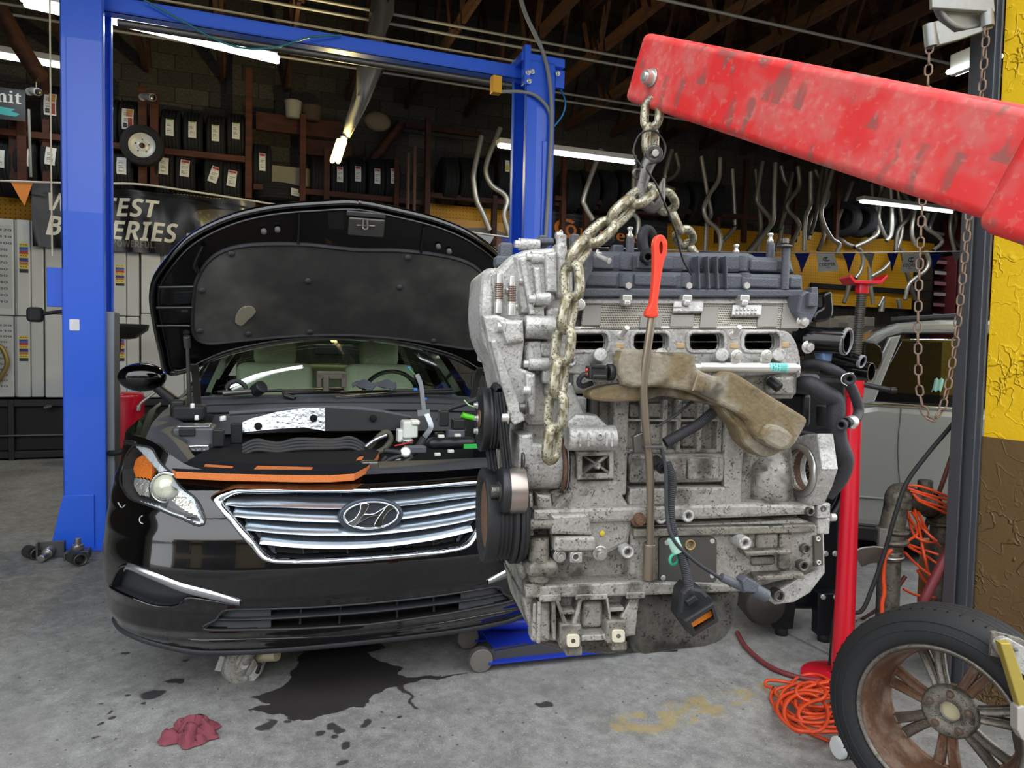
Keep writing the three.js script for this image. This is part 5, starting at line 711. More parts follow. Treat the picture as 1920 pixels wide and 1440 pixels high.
// hood
const HT = -45 * D2R, Hd = new Frame(C.toWorld(V(0, 1.17, -1.22)), 18 * D2R, -HT); // local y runs up the hood, local z faces the camera
{
  const h = (x, y, z = 0) => Hd.at(x, y, z), hm = (l) => { const L = l.map(([x, y]) => h(x, y)).map(p => [Math.min(p.x, 0), p.y]); return L.concat(L.slice().reverse().filter(p => p[0] < -.01).map(([x, y]) => [-x, y])); };
  const curve = (g, k = .10) => { const p = g.attributes.position; for (let i = 0; i < p.count; i++) { const x = p.getX(i), y = p.getY(i); p.setZ(i, p.getZ(i) - k * x * 0 - .06 * (1 - Math.min(1, x * x / .6)) - .05 * sstep(.55, 1.1, y)); } g.computeVertexNormals(); return g; };
  function sheet(outline, z, step = .02, hole) { const pos = [], idx = []; let x0 = 9, x1 = -9, y0 = 9, y1 = -9; for (const [x, y] of outline) { x0 = Math.min(x0, x); x1 = Math.max(x1, x); y0 = Math.min(y0, y); y1 = Math.max(y1, y); } const nx = Math.ceil((x1 - x0) / step), ny = Math.ceil((y1 - y0) / step), id = {}; const vtx = (i, j) => { const k = i * 9999 + j; if (id[k] === undefined) { id[k] = pos.length / 3; pos.push(x0 + i * step, y0 + j * step, z); } return id[k]; }; for (let j = 0; j < ny; j++) for (let i = 0; i < nx; i++) { const cx = x0 + (i + .5) * step, cy = y0 + (j + .5) * step; if (!inPoly(cx, cy, outline) || (hole && inPoly(cx, cy, hole))) continue; const a = vtx(i, j), b = vtx(i + 1, j), c = vtx(i + 1, j + 1), d = vtx(i, j + 1); idx.push(a, b, c, a, c, d); } const g = new THREE.BufferGeometry(); g.setAttribute('position', new THREE.Float32BufferAttribute(pos, 3)); g.setIndex(idx); return curve(g); }
  const rim = (l, z, r) => curve(tube(l.map(([x, y]) => V(x, y, z)), r, 6, l.length * 2, true));
  const out = smooth(hm([[690, 414], [600, 414], [500, 420], [425, 434], [352, 464], [312, 500], [290, 532], [285, 562], [290, 605], [302, 662], [316, 704], [345, 700], [420, 676], [500, 662], [560, 656], [622, 653]]), 4);
  const hoodM = M(0x0a0a0b, .28, 0, { side: THREE.DoubleSide, clearcoat: .5 });
  const hood = new THREE.Group(); hood.name = 'hood'; car.add(hood); { const m = new THREE.Matrix4().copy(C.inv).multiply(Hd.g.matrixWorld); m.decompose(hood.position, hood.quaternion, hood.scale); }
  mesh('outer_skin', [sheet(out, -.035, .006), rim(out, -.02, .016)], paint, hood); const inn = smooth(hm([[690, 424], [600, 424], [500, 430], [428, 444], [360, 472], [322, 506], [302, 536], [297, 562], [302, 605], [314, 658], [326, 698], [420, 670], [500, 657], [560, 651], [622, 648]]), 4);
  const padO = smooth(hm([[690, 492], [560, 480], [450, 479], [410, 488], [385, 505], [367, 535], [363, 560], [361, 600], [362, 625], [370, 642], [390, 650], [440, 650], [540, 646], [622, 645]]), 4);
  mesh('inner_frame', [sheet(inn, -.012, .006, padO), rim(inn, -.012, .007)], hoodM, hood, 'black inner hood frame');
  T.felt = tex(512, (u, v) => { const a = fbm(u, v, 3, 5, 601), b = fbm(u, v, 30, 3, 602); const k = 46 + 40 * sstep(.45, .75, a) + 14 * b; return [k, k * .99, k * .97]; });
  const uvW = (g) => { const p = g.attributes.position, a = new Float32Array(p.count * 2); for (let i = 0; i < p.count; i++) { a[2 * i] = p.getX(i) / 1.4 + .5; a[2 * i + 1] = p.getY(i) / 1.4 + .3; } g.setAttribute('uv', new THREE.BufferAttribute(a, 2)); return g; };
  const pad = mesh('insulation_pad', uvW(sheet(padO, -.004, .006)), M(0xffffff, .9, 0, { map: T.felt, bumpMap: T.rough, bumpScale: .003, side: THREE.DoubleSide }), hood, 'dusty black hood insulation'); mesh('pad_edge', rim(padO, -.006, .009), M(0x26262a, .7), pad);
  mesh('pad_clip', [[433, 489], [378, 550], [374, 625], [465, 637], [578, 543], [752, 554], [768, 502], [582, 638], [815, 650], [893, 648]].map(([x, y]) => curve(turn(h(x, y, 0).add(V(0, 0, -.004)), V(0, 0, 1), [[0, .008], [.014, .007], [.016, 0], [.012, -.004]], 14))), M(0x3a3b3e, .6), pad);
  const bits = []; for (const [y, x0, x1] of [[539, 298, 363], [577, 293, 360], [611, 294, 356]]) bits.push(curve(rod(h(x0, y, .0), h(x1, y + 2, .0), .006, .006, 6)));
  bits.push(curve(rod(h(562, 425, 0), h(560, 476, 0), .007, .007, 6)), curve(rod(h(800, 448, 0), h(793, 492, 0), .007, .007, 6)), curve(tube([h(380, 470, 0), h(365, 500, 0), h(370, 515, 0)], .012, 6))); mesh('pressed_rib', bits, hoodM, hood);
  mesh('rubber_stop', [[494, 453], [520, 451], [846, 487], [826, 480]].map(([x, y]) => curve(turn(h(x, y, 0), V(0, 0, 1), [[.012, 0], [.012, .012], [.007, .016], [0, .016]], 14))), M(0x5a5a5c, .6), hood);
  mesh('striker', [curve(box(.16, .09, .02, ...h(690, 450, -.005).toArray(), .008)), curve(tube([h(684, 440, .01), h(684, 455, .05), h(692, 455, .05), h(692, 440, .01)], .006, 6)), curve(rod(h(672, 448, .012), h(706, 449, .012), .005, .005, 6))], mat.steelDark, hood); mesh('painted_highlight', [curve(box(.17, .022, .01, ...h(690, 428, -.002).toArray(), .004))], M(0x55565a, .35, .3), hood);  // lighter grey bar above the striker is a highlight painted in colour
  mesh('torn_patch', curve(extr(smooth([[440, 612], [447, 592], [456, 586], [470, 585], [479, 596], [464, 610], [452, 620]].map(([x, y]) => { const p = h(x, y); return [p.x, p.y]; }), 2), -.004, .0025)), M(0x8f8a78, .9), pad, 'torn pale foam patch');
  for (const s of [-1, 1]) { const a = V(s * .73, .16, .02), b = Hd.toLocal(C.toWorld(V(s * .74, .96, -1.16))); mesh('hood_strut', [rod(V(s * .74, .28, 0), b, .008, .011, 10), boss(V(s * .74, .3, -.005), V(s * .74, .24, .01), .016)], mat.steelDark, hood); const hb = Hd.toLocal(C.toWorld(V(s * .72, 1.0, -1.3))); mesh('hood_hinge', [strip([V(s * .72, .12, .01), V(s * .72, .02, .012), hb], .035, .008, V(0, 0, 1))], mat.steelDark, hood); }
}
// workshop mat on the nose, loose parts on the cowl
{
  const mt = thing('kneeling_mat', 'black foam mat with orange edge and cut-outs lying on the front of the sedan', 'mat', C);
  const y = .893, P = (l) => l.map(([a, b]) => { const p = cY(a, b, y); return [p.x, -p.z]; });
  const o = P([[320, 876], [360, 858], [398, 838], [440, 832], [600, 836], [700, 842], [711, 846], [704, 858], [688, 874], [664, 886], [620, 889], [560, 889], [420, 886], [330, 882]]), slots = [[[384, 868], [440, 872], [436, 878], [380, 875]], [[482, 871], [590, 874], [584, 881], [473, 880]], [[672, 855], [684, 853], [679, 862], [664, 864]]].map(P);
  const toXZ = (g) => g.rotateX(-Math.PI / 2);
  mesh('foam_core', toXZ(extr(o, y - .03, y - .004, .002)), M(0xd8793c, .8, 0, { bumpMap: T.fine, bumpScale: .002, box: 8 }), mt, 'orange foam layer'); mesh('top_skin', toXZ(extr(o, y - .004, y, .001, slots)), M(0x1d1e22, .95, 0, { bumpMap: T.rough, bumpScale: .001, box: 3, specularIntensity: .25 }), mt);
  const s = thing('bracket_cover', 'brown plastic bracket cover resting on the windshield cowl', 'car part', C); const z = -1.1; mesh('body', [boxAB(c_(594, 700, z).x, c_(650, 700, z).x, c_(600, 712, z).y, c_(600, 697, z).y, z - .08, z, .008), boxAB(c_(594, 700, z).x, c_(603, 700, z).x, c_(600, 727, z).y, c_(600, 700, z).y, z - .08, z, .004), boxAB(c_(640, 700, z).x, c_(650, 700, z).x, c_(600, 727, z).y, c_(600, 700, z).y, z - .08, z, .004), boxAB(c_(606, 700, z).x, c_(617, 700, z).x, c_(600, 734, z).y, c_(600, 705, z).y, z - .02, z + .01, .004)], M(0x4a443c, .6), s);
  const r = thing('cordless_ratchet', 'dark ratchet tool lying on the left end of the cowl', 'ratchet', C); mesh('handle', rod(c_(418, 738, -1.14), c_(480, 733, -1.14), .014, .012, 12), mat.steelDark, r); mesh('head', boss(c_(478, 734, -1.16), c_(492, 724, -1.12), .034), mat.plastic, r); single('loose_hose', tube([c_(424, 728, -1.2), c_(432, 718, -1.2), c_(446, 715, -1.2), c_(458, 722, -1.2), c_(462, 730, -1.2)], .012, 8), mat.hose, 'short black hose lying below the windshield', 'hose', C); single('shop_towel', (() => { const rows = []; for (let j = 0; j < 6; j++) rows.push(Array.from({ length: 12 }, (_, i) => c_(660 + i * 7.5, 726 - j * 2.2 - 4 * Math.sin(i * 1.1 + j) - 2 * Math.sin(i * 2.3), -1.12 - j * .015))); return thick(rows, .006); })(), M(0x4a4d55, .9), 'crumpled grey cloth on the cowl by the steering wheel', 'cloth', C);
}

// ---------- two-post lift ----------
const blue = M(0x2a66ea, .35, 0, { clearcoat: .3, bumpMap: T.rough, bumpScale: .0006, box: 2 }), blueDk = M(0x0f2c8c, .4);
{
  const a = B.atY(125, 1028, 0), b = B.atY(190, 1034, 0), zL = (a.z + b.z) / 2, lift = thing('two_post_lift', 'blue two-post car lift with overhead crossbeam', 'car lift', B);
  const top = B.at(400, 26, zL - .16).y, bot = B.at(400, 54, zL - .16).y, w = .24;
  const p2 = B.at(1012, 300, zL);
  const post = (x0, inn) => { // channel open towards the other post
    const x1 = x0 + w, wall = .012, lip = .05, d = .34, g = [];
    g.push(boxAB(x0, x1, .012, top, zL - wall, zL, .003), boxAB(x0, x1, .012, top, zL - d, zL - d + wall, .003));
    const bx0 = inn > 0 ? x0 : x1 - wall; g.push(boxAB(bx0, bx0 + wall, .012, top, zL - d, zL, .003));
    const lx = inn > 0 ? x1 - wall : x0; g.push(boxAB(lx, lx + wall, .012, top, zL - lip, zL, .002), boxAB(lx, lx + wall, .012, top, zL - d, zL - d + lip, .002));
    const m = mesh('post', g, blue, lift); mesh('base_plate', boxAB(x0 - .1, x1 + .08, 0, .014, zL - d - .06, zL + .06, .002), blue, m);
    mesh('gusset', [extr([[x0 - .075, .014], [x0 + w * .72, .014], [x0 + w * .72, .36], [x0, .36], [x0 - .02, .28]], zL, zL + .012, .002)], blue, m);
    const cx = inn > 0 ? x1 - .02 : x0 - .05; mesh('carriage', boxAB(cx - .02, cx + .065, .25, 1.55, zL - .27, zL - .06, .01), M(0x8b9097, .45, .5), m, 'grey carriage column'); mesh('carriage_strap', tube([V(cx + .03, .62, zL - .04), V(cx + .12, .64, zL + .0), V(cx + .3, .74, zL - .1), V(cx + .4, .78, zL - .2)], .018, 6), mat.rubber, m);
    return m;
  };
  const L1 = post(a.x, 1), R1 = post(p2.x - w / 2, -1);
  mesh('crossbeam', [boxAB(a.x + .02, p2.x + w / 2 - .02, bot, top, zL - .17, zL - .15, .003), boxAB(a.x + .02, p2.x + w / 2, top - .012, top, zL - .25, zL - .15, .002), boxAB(a.x + .02, p2.x + w / 2, bot, bot + .012, zL - .25, zL - .15, .002)], blue, lift);
  mesh('shutoff_bar', rod(V(a.x + .3, bot - .07, zL - .14), V(p2.x - .2, bot - .07, zL - .14), .025, .025, 12), mat.steelDark, lift, 'padded overhead shut-off bar'); mesh('sync_cable', rod(V(a.x + .1, top + .05, zL - .2), V(p2.x, top + .05, zL - .2), .008, .008, 6), M(0xb9a888, .6), lift);
  const sw = B.at(930, 160, zL + .02); mesh('limit_switch', box(.075, .13, .07, sw.x, sw.y, sw.z, .008), M(0xe0a51e, .5), lift, 'yellow limit switch box');
  mesh('switch_cable', tube([B.at(938, 172, zL + .03), B.at(975, 172, zL + .03), B.at(1005, 180, zL + .03), B.at(1030, 210, zL + .02), B.at(1034, 260, zL + .03)], .014, 8), M(0x8d8f8c, .5), lift); mesh('conduit_hose', tube([B.at(960, -60, zL - .1), B.at(985, 25, zL - .05), B.at(1015, 90, zL), B.at(1030, 150, zL + .03), B.at(1034, 220, zL + .03), B.at(1031, 300, zL + .03), B.at(1027, 380, zL + .03), B.at(1022, 470, zL + .03), B.at(1018, 640, zL + .03)], .017, 8, 60), M(0x8d8f8c, .5), lift); mesh('air_line', tube([B.at(270, 0, zL - .1), B.at(340, 38, zL - .1), B.at(400, 72, zL - .05), B.at(455, 90, zL - .05), B.at(520, 88, zL - .05), B.at(580, 70, zL - .08), B.at(640, 66, zL - .12)], .007, 6, 50), M(0x2f7f88, .4), lift); mesh('blue_line', tube([B.at(1050, 165, zL - .1), B.at(1060, 190, zL), B.at(1055, 215, zL), B.at(1038, 238, zL)], .007, 6), M(0x2a7fc0, .4), lift);
  mesh('top_bracket', [boxAB(p2.x - w / 2 - .05, p2.x + w / 2 + .08, top - .02, top + .05, zL - .3, zL, .01), boxAB(p2.x - w / 2 - .03, p2.x - w / 2 + .02, bot - .1, top + .1, zL - .05, zL + .02, .005), boxAB(p2.x + w / 2 + .02, p2.x + w / 2 + .1, top - .16, top - .02, zL - .1, zL - .05, .005)], blue, lift); mesh('post_rail', boxAB(p2.x + .02, p2.x + .07, 0.5, B.at(1020, 265, zL).y, zL, zL + .012, .003), blue, R1); mesh('sheave_bolt', [[990, 136], [998, 134], [992, 152], [1046, 138]].map(([x, y]) => bolt(B.at(x, y, zL + .02), V(0, 0, 1), .014)), mat.zinc, lift);
  const st = B.at(139, 609, zL + .001); mesh('notice_sticker', extr(roundRect(st.x - .026, st.x + .03, st.y - .036, st.y + .036, .006), st.z, st.z + .001), M(0xe8eaee, .6), L1, 'small white sticker'); { const q0 = B.at(90, 502, zL - .1), q1 = B.at(120, 576, zL - .1); mesh('side_plate', boxAB(q0.x, a.x, q1.y, q0.y, zL - .1, zL - .06, .004), blue, L1); const f0 = B.at(66, 590, zL - .1); mesh('arm_pad', [box(.09, .095, .08, f0.x, f0.y, f0.z, .025), rod(f0, V(a.x, f0.y + .03, f0.z), .012, .012, 8)], mat.rubber, L1); }
  single('pull_cord', tube([B.at(93, -40, zL + .2), B.at(95, 200, zL + .2), B.at(97, 400, zL + .2), B.at(98, 480, zL + .2)], .005, 6), M(0xc9c0a4, .7), 'thin pale cord hanging beside the near lift post', 'cord', B);
  // lift adapters on the floor
  const gp = (x, y) => B.atY(x, y, 0), rb = M(0x3a3c3e, .55, .3, { bumpMap: T.fine, bumpScale: .001, box: 8 }), g = 'lift pads on the floor by the post';
  const cup = (x, y, x2, y2, l) => { const p = gp(x, y), q = gp(x2, y2), d = q.clone().sub(p).normalize(), r = .038; const t = thing('extension_cup', l, 'lift adapter', B, g); p.y = q.y = r; mesh('cup', pipe(p, p.clone().addScaledVector(d, .12), r, r * .7, 24), rb, t); mesh('bore', boss(p.clone().addScaledVector(d, .01), p.clone().addScaledVector(d, .09), r * .71), mat.steelDark, t); mesh('collar', pipe(p.clone().addScaledVector(d, .085), p.clone().addScaledVector(d, .125), r * 1.0, r * .72), mat.steelDark, t); };  // solid dark-steel plug stands in for the shade inside the cup
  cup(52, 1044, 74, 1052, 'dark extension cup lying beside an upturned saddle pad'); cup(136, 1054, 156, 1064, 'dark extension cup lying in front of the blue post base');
  { const t = thing('saddle_pad', 'steel lift saddle tipped on its side, stud towards the camera', 'lift adapter', B, g), c = gp(97, 1046); mesh('saddle', [box(.14, .10, .012, c.x, .055, c.z, .003), box(.012, .10, .05, c.x - .07, .055, c.z + .015, .003), box(.012, .10, .05, c.x + .07, .055, c.z + .015, .003)], M(0x5b5d5e, .45, .6), t); mesh('stud', [boss(V(c.x - .005, .04, c.z), V(c.x - .03, .03, c.z + .12), .022), boss(V(c.x - .005, .05, c.z), V(c.x - .015, .04, c.z + .05), .032)], mat.steel, t); }
  { const t = thing('saddle_pad', 'steel lift saddle standing upside down, stud pointing up, at the blue post base', 'lift adapter', B, g), c = gp(146, 1046); mesh('saddle', [box(.13, .012, .1, c.x, .045, c.z, .003), box(.012, .045, .1, c.x - .062, .023, c.z, .003), box(.012, .045, .1, c.x + .062, .023, c.z, .003)], M(0x5b5d5e, .45, .6), t); mesh('stud', [boss(V(c.x, .05, c.z), V(c.x, .085, c.z), .034), boss(V(c.x, .08, c.z), V(c.x, .125, c.z), .018)], mat.steel, t); }
}
// ---------- oil tanks along the back wall ----------
{
  const tz = B.atY(60, 862, 0).z, at = (x, y) => B.at(x, y, tz), tm = [0xc9cac6, 0xbfc1be].map(c => M(c, .5, 0, { bumpMap: T.rough, bumpScale: .001, box: 1 }));
  T.tankLab = canvasTex(64, 128, (c) => { ['#d9c23a', '#3f66b0', '#b8493c', '#d9b82f', '#3b3f8a', '#c98a3a', '#d8c85a', '#22242a'].forEach((q, i) => { c.fillStyle = q; c.fillRect(0, i * 16, 64, 16); c.fillStyle = 'rgba(20,20,30,.6)'; for (let k = 0; k < 3; k++) c.fillRect(6 + k * 18, i * 16 + 5, 12, 4); }); });
  T.numCol = canvasTex(32, 512, (c) => { c.fillStyle = '#b9bbb8'; c.fillRect(0, 0, 32, 512); c.fillStyle = '#50545a'; c.font = 'bold 20px sans-serif'; for (let i = 0; i < 12; i++) c.fillText(String(120 - i * 10), 0, 36 + i * 40); });
  const numM = M(0xffffff, .6, 0, { map: T.numCol }), labM = M(0xffffff, .5, 0, { map: T.tankLab });
  const tank = (px0, px1, py0, py1, k, label) => { const p = at(px0, py1), q = at(px1, py0), W = q.x - p.x - .02, y0 = p.y, y1 = q.y, t = thing('oil_tank', label, 'tank', B, 'plastic oil tanks'); const x = (f) => p.x + .01 + W * f;
    const cols = [[0, .2, .06], [.2, .23, .02], [.23, .44, .07], [.44, .5, .03], [.5, .68, .05], [.68, .71, .02], [.71, .86, .07], [.86, 1, .05]];
    mesh('body', [boxAB(x(0), x(1), y0 + .01, y1 - .01, tz - .75, tz - .07, .05), ...cols.map(([a, b, d]) => boxAB(x(a) + .002, x(b) - .002, y0 + .015, y1 - .015, tz - .12, tz - .075 + d, .014))], tm[k % 2], t);
    const pl = (a, b, ya, yb, m, n, d) => { const g = new THREE.PlaneGeometry(x(b) - x(a), yb - ya).translate((x(a) + x(b)) / 2, (ya + yb) / 2, tz - .075 + d + .002); return mesh(n, g, m, t); };
    pl(.52, .66, lerp(y0, y1, .08), lerp(y0, y1, .92), numM, 'scale_strip', .05); pl(.745, .84, lerp(y0, y1, .45), lerp(y0, y1, .75), labM, 'colour_label', .07); mesh('rivet', [.3, .6].map(f => turn(V(x(.33), lerp(y0, y1, f), tz - .004), V(0, 0, 1), [[.014, 0], [.012, .006], [0, .008]], 10)), mat.steel, t); };
  const seam = 590, bot = 748; const xs = [-100, 82, 262, 445];
  ['against the left end of the shelves', 'half hidden by the blue lift post', 'behind the raised hood'].forEach((w, i) => { tank(xs[i], xs[i + 1], [412, 466, 466][i], seam, i, 'upper grey plastic oil tank with coloured label ' + w); tank(xs[i], xs[i + 1], seam + 2, bot, i + 1, 'lower grey plastic oil tank with coloured label ' + w); });
  const bb = at(-100, bot + 2), be = at(445, bot + 2); const base = thing('tank_stand', 'black steel stand under the row of oil tanks', 'stand', B); mesh('frame', [boxAB(bb.x, be.x, bb.y - .08, bb.y, tz - .75, tz, .01), boxAB(bb.x, be.x, .02, .1, tz - .75, tz, .01)], mat.plastic, base); mesh('panel', boxAB(bb.x, be.x, .1, bb.y - .05, tz - .7, tz - .06, .01), M(0x111214, .6), base); for (let i = 0; i < 6; i++) mesh('upright', boxAB(lerp(bb.x, be.x, i / 5) - .03, lerp(bb.x, be.x, i / 5) + .03, 0, bb.y, tz - .06, tz + .01, .008), mat.plastic, base); mesh('shelf_rail', rod(V(bb.x, .28, tz + .02), V(be.x, .28, tz + .02), .012), mat.steelDark, base);
  single('brass_hose', tube([at(-10, 640), at(8, 655), at(16, 680), at(8, 700), at(-6, 720), at(-20, 730)].map(p => p.add(V(0, 0, .05))), .025, 10), M(0x8f7f4a, .4, .4), 'brown hose hanging in front of the leftmost tank', 'hose', B); 
  const tap = at(92, 762); single('drain_tap', [boss(tap.clone().add(V(0, 0, -.05)), tap.clone().add(V(0, 0, .08)), .025), boss(tap.clone().add(V(-.03, -.01, .08)), tap.clone().add(V(.05, .01, .08)), .02)], mat.steelDark, 'small brass tap under the lower tank by the post', 'tap', B);
  // red oil drainer
  const dz = tz + 1.0, d = thing('oil_drainer', 'red oil drainer drum with a black funnel on a mast', 'oil drainer', B), c0 = B.at(232, 738, dz), cx = c0.x, R = .175, fx = B.at(232, 620, dz - .17);
  mesh('drum', turn(V(cx, .08, dz - .18), QY, [[0, 0], [R * .92, 0], [R, .03], [R, c0.y - .12], [R * .93, c0.y - .085], [R * .5, c0.y - .07], [0, c0.y - .07]], 40), M(0xb5122c, .25, 0, { clearcoat: .5 }), d, 'red steel drum'); const cs = []; for (const s of [-1, 1]) cs.push(turn(V(cx + s * .12, .04, dz - .1), V(1, 0, 0), [[0, 0], [.036, 0], [.04, .004], [.04, .03], [0, .034]], 16)); mesh('caster', cs, mat.steelDark, d);
  const mx = B.at(222, 690, dz - .18).x; mesh('mast', [rod(V(mx, c0.y, dz - .18), V(mx, fx.y - .12, dz - .18), .014), boss(V(mx, c0.y - .03, dz - .18), V(mx, c0.y + .06, dz - .18), .024)], mat.zinc, d); mesh('mast_grip', [boss(V(mx - .005, fx.y - .24, dz - .18), V(mx + .005, fx.y - .08, dz - .18), .026)], M(0x5a1a20, .5), d);
  mesh('funnel', turn(V(B.at(236, 620, dz - .18).x, fx.y - .09, dz - .18), QY, [[.03, 0], [.1, .01], [.215, .1], [.225, .16], [.215, .16], [.2, .11], [.03, .02]], 40), mat.plastic, d); mesh('drain_lever', [tube([B.at(300, 728, dz), B.at(282, 742, dz), B.at(264, 756, dz), B.at(260, 768, dz)], .014, 8), boss(B.at(260, 760, dz), B.at(259, 770, dz), .022)], mat.zinc, d);
}
// ---------- back wall: racks, tyres, boards, banners ----------
const W_ = (x, y, o = .3) => WALL(x, y, o);
T.tread = tex(256, (u, v) => { const z = Math.abs(((v * 24 + (u < .5 ? u * 3 : 3 - u * 3)) % 1) - .5); return z < .12 ? 20 : 210; }, false);
const tyreM = M(0x17171a, .8, 0, { bumpMap: T.tread, bumpScale: .006 }), labels = ['plain', 'red', 'orange', 'green', 'yellow', 'qr'].map((k, n) => M(0xffffff, .7, 0, { map: canvasTex(48, 128, (c) => { c.fillStyle = '#dcdad2'; c.fillRect(0, 0, 48, 128); if (k === 'red') { c.fillStyle = '#a8434a'; c.fillRect(4, 4, 40, 20); } if (k === 'orange') { c.fillStyle = '#c8824a'; c.fillRect(18, 4, 26, 50); c.fillStyle = '#a33a24'; c.fillRect(26, 60, 18, 60); c.fillStyle = '#333'; c.fillRect(6, 92, 16, 24); } if (k === 'green') { c.fillStyle = '#8fae3a'; c.fillRect(6, 0, 36, 10); } if (k === 'yellow') { c.fillStyle = '#d8c020'; c.fillRect(4, 64, 40, 50); } c.fillStyle = '#6a6a68'; for (let i = 0; i < 7; i++) if ((i * 5 + n) % 3) c.fillRect(8, 30 + i * 12, 14 + (i * 7 + n * 5) % 20, 4); c.strokeStyle = '#555'; c.strokeRect(12, 84, 24, 24); }) }));
function tyreGeo(r, w, ri = r * .62) { const pr = [[ri, -w * .42], [ri * 1.02, -w * .5], [r * .8, -w * .52], [r * .95, -w * .47], [r * .985, -w * .4]]; const n = 4; for (let i = 0; i <= n; i++) { const t = -w * .36 + i * w * .72 / n; pr.push([r, t - w * .06], [r, t + w * .06]); if (i < n) pr.push([r * .975, t + w * .07], [r * .975, t + w * .11]); } pr.push([r * .985, w * .4], [r * .95, w * .47], [r * .8, w * .52], [ri * 1.02, w * .5], [ri, w * .42], [ri, -w * .42]); return new THREE.LatheGeometry(pr.map(p => new THREE.Vector2(...p)), 40); }
const TG = tyreGeo(.32, .215), TGs = tyreGeo(.30, .2);
function tyre(px, py, o, label, lab, opts = {}) { // standing on the rack, tread towards the room
  const t = thing('tyre', label, 'tyre', B, opts.group ?? 'new tyres on the racks'); const c = W_(px, py + (opts.dy ?? 8), o); const m = mesh('carcass', opts.small ? TGs : TG, tyreM, t); m.rotation.z = Math.PI / 2; m.position.copy(c);
  if (lab != null) { const r = opts.small ? .30 : .32, h = opts.h ?? .22, w = opts.w ?? .095, g = new THREE.CylinderGeometry(r + .003, r + .003, w, 8, 1, true, 0, h / r); const lm = mesh('paper_label', g, labels[lab], t); // curved over the tread
    const p = g.attributes.position, uv = g.attributes.uv; for (let i = 0; i < p.count; i++) { const u = uv.getX(i), v = uv.getY(i), a = (u - .5) * h / r + (opts.ang ?? .12); p.setXYZ(i, (v - .5) * w, Math.sin(a) * (r + .003), Math.cos(a) * (r + .003)); uv.setXY(i, v, u); } g.computeVertexNormals(); lm.position.copy(c); lm.rotation.z = opts.tilt ?? 0; }
}
[[107, 205, 2], [210, 228, 2], [247, 231, 2], [323, 246, 3], [364, 250, 3], [406, 256, 3], [443, 252, 3]].forEach(([x, y, l], i) => tyre(x, y, .45, i < 3 ? 'new tyre with an orange and white label on the upper rack' : 'new tyre with a narrow green-topped label on the upper rack', l, { dy: 12, h: i < 3 ? .25 : .2, w: i < 3 ? .12 : .085 }));
[[15, 302, 0, 0], [59, 299, 0, 0], [107, 297, 0, .08], [236, 314, 5, 0], [312, 314, 5, .04], [350, 318, 1, .06], [402, 329, 1, .3], [435, 336, 1, .12]].forEach(([x, y, l, tl]) => tyre(x, y, .45, l === 1 ? 'tyre with a red-topped slip tag on the lower rack' : 'tyre with a plain white label on the lower rack behind the banner', l, { dy: 14, h: .2, w: .1, tilt: -tl }));
tyre(180, 310, .45, 'unlabelled tyre in the lower rack behind the blue post', null); tyre(491, 312, .5, 'tyre standing alone beside a pale cement block', 1, { w: .07 });
tyre(596, 334, .45, 'unlabelled black tyre beside the brown rack post', null); [[632, 328], [665, 327], [700, 331], [730, 331]].forEach(([x, y]) => tyre(x, y, .45, 'tyre with a red and white slip on the middle rack', 1, { dy: 14, w: .075, h: .2 })); [[609, 390, 0], [658, 387, 1], [690, 392, 1], [724, 402, 0], [758, 404, 0]].forEach(([x, y, l]) => tyre(x, y, .4, 'smaller tyre with a white slip on the bottom shelf above the pennants', l, { small: true, dy: 18, w: .07, h: .16, ang: .25 }));
[838, 870, 902].forEach(x => tyre(x, 332, .35, 'unlabelled dark tyre behind the two bent exhaust pipes', null)); tyre(937, 318, .5, 'tyre with a yellow label behind the bent exhaust pipe', 4, { w: .06, h: .16 }); [1064, 1097, 1130, 1163, 1196, 1262, 1296, 1330].forEach(x => tyre(x, 352 + (x > 1200 ? 20 : 0), .35, 'unlabelled dark tyre on the rack behind the far lift post', null));
{ // tyres lying flat or facing out
  const t = thing('tyre', 'tyre lying flat on the shelf with its white label upright', 'tyre', B, 'new tyres on the racks'), c = W_(522, 366, .5); const m = mesh('carcass', TG, tyreM, t); m.position.copy(c); const l = W_(552, 371, .5), g = new THREE.PlaneGeometry(.16, .09); const lm = mesh('paper_label', g, labels[0], t); lm.position.set(c.x + .2, c.y, c.z + .27); lm.rotation.y = .65;
  for (const [x, y] of [[1580, 412], [1612, 413], [1644, 415]]) { const q = thing('tyre', 'dark tyre standing among the hanging exhaust pipes', 'tyre', B, 'tyres behind the exhaust pipes'), p = W_(x, y, .46), k = mesh('carcass', TGs, tyreM, q); k.position.copy(p); k.rotation.z = Math.PI / 2; k.rotation.y = .5; } 
  const s = thing('spare_wheel', 'spare wheel with a white steel rim hung on the rack', 'wheel', B), p = W_(267, 274, .95), k = mesh('tyre', tyreGeo(.225, .13, .14), tyreM, s); k.rotation.x = Math.PI / 2; k.position.copy(p); const rim = mesh('rim', turn(p.clone().add(V(0, 0, -.02)), V(0, 0, 1), [[.03, .045], [.05, .045], [.055, .03], [.09, .03], [.105, .05], [.12, .045], [.138, .06], [.145, .05], [.14, -.03]], 40), M(0xd4d2c8, .45, .2), s, 'white steel rim'); mesh('stud_hole', Array.from({ length: 5 }, (_, i) => { const a = i / 5 * 6.283 + .3; return turn(p.clone().add(V(Math.cos(a) * .072, Math.sin(a) * .072, .011)), V(0, 0, 1), [[0, 0], [.009, 0], [.009, .002], [0, .002]], 10); }), mat.steelDark, rim); mesh('hub_hole', turn(p.clone().add(V(0, 0, .0)), V(0, 0, 1), [[0, 0], [.031, 0], [.031, .03]], 20), mat.rust, rim);
}
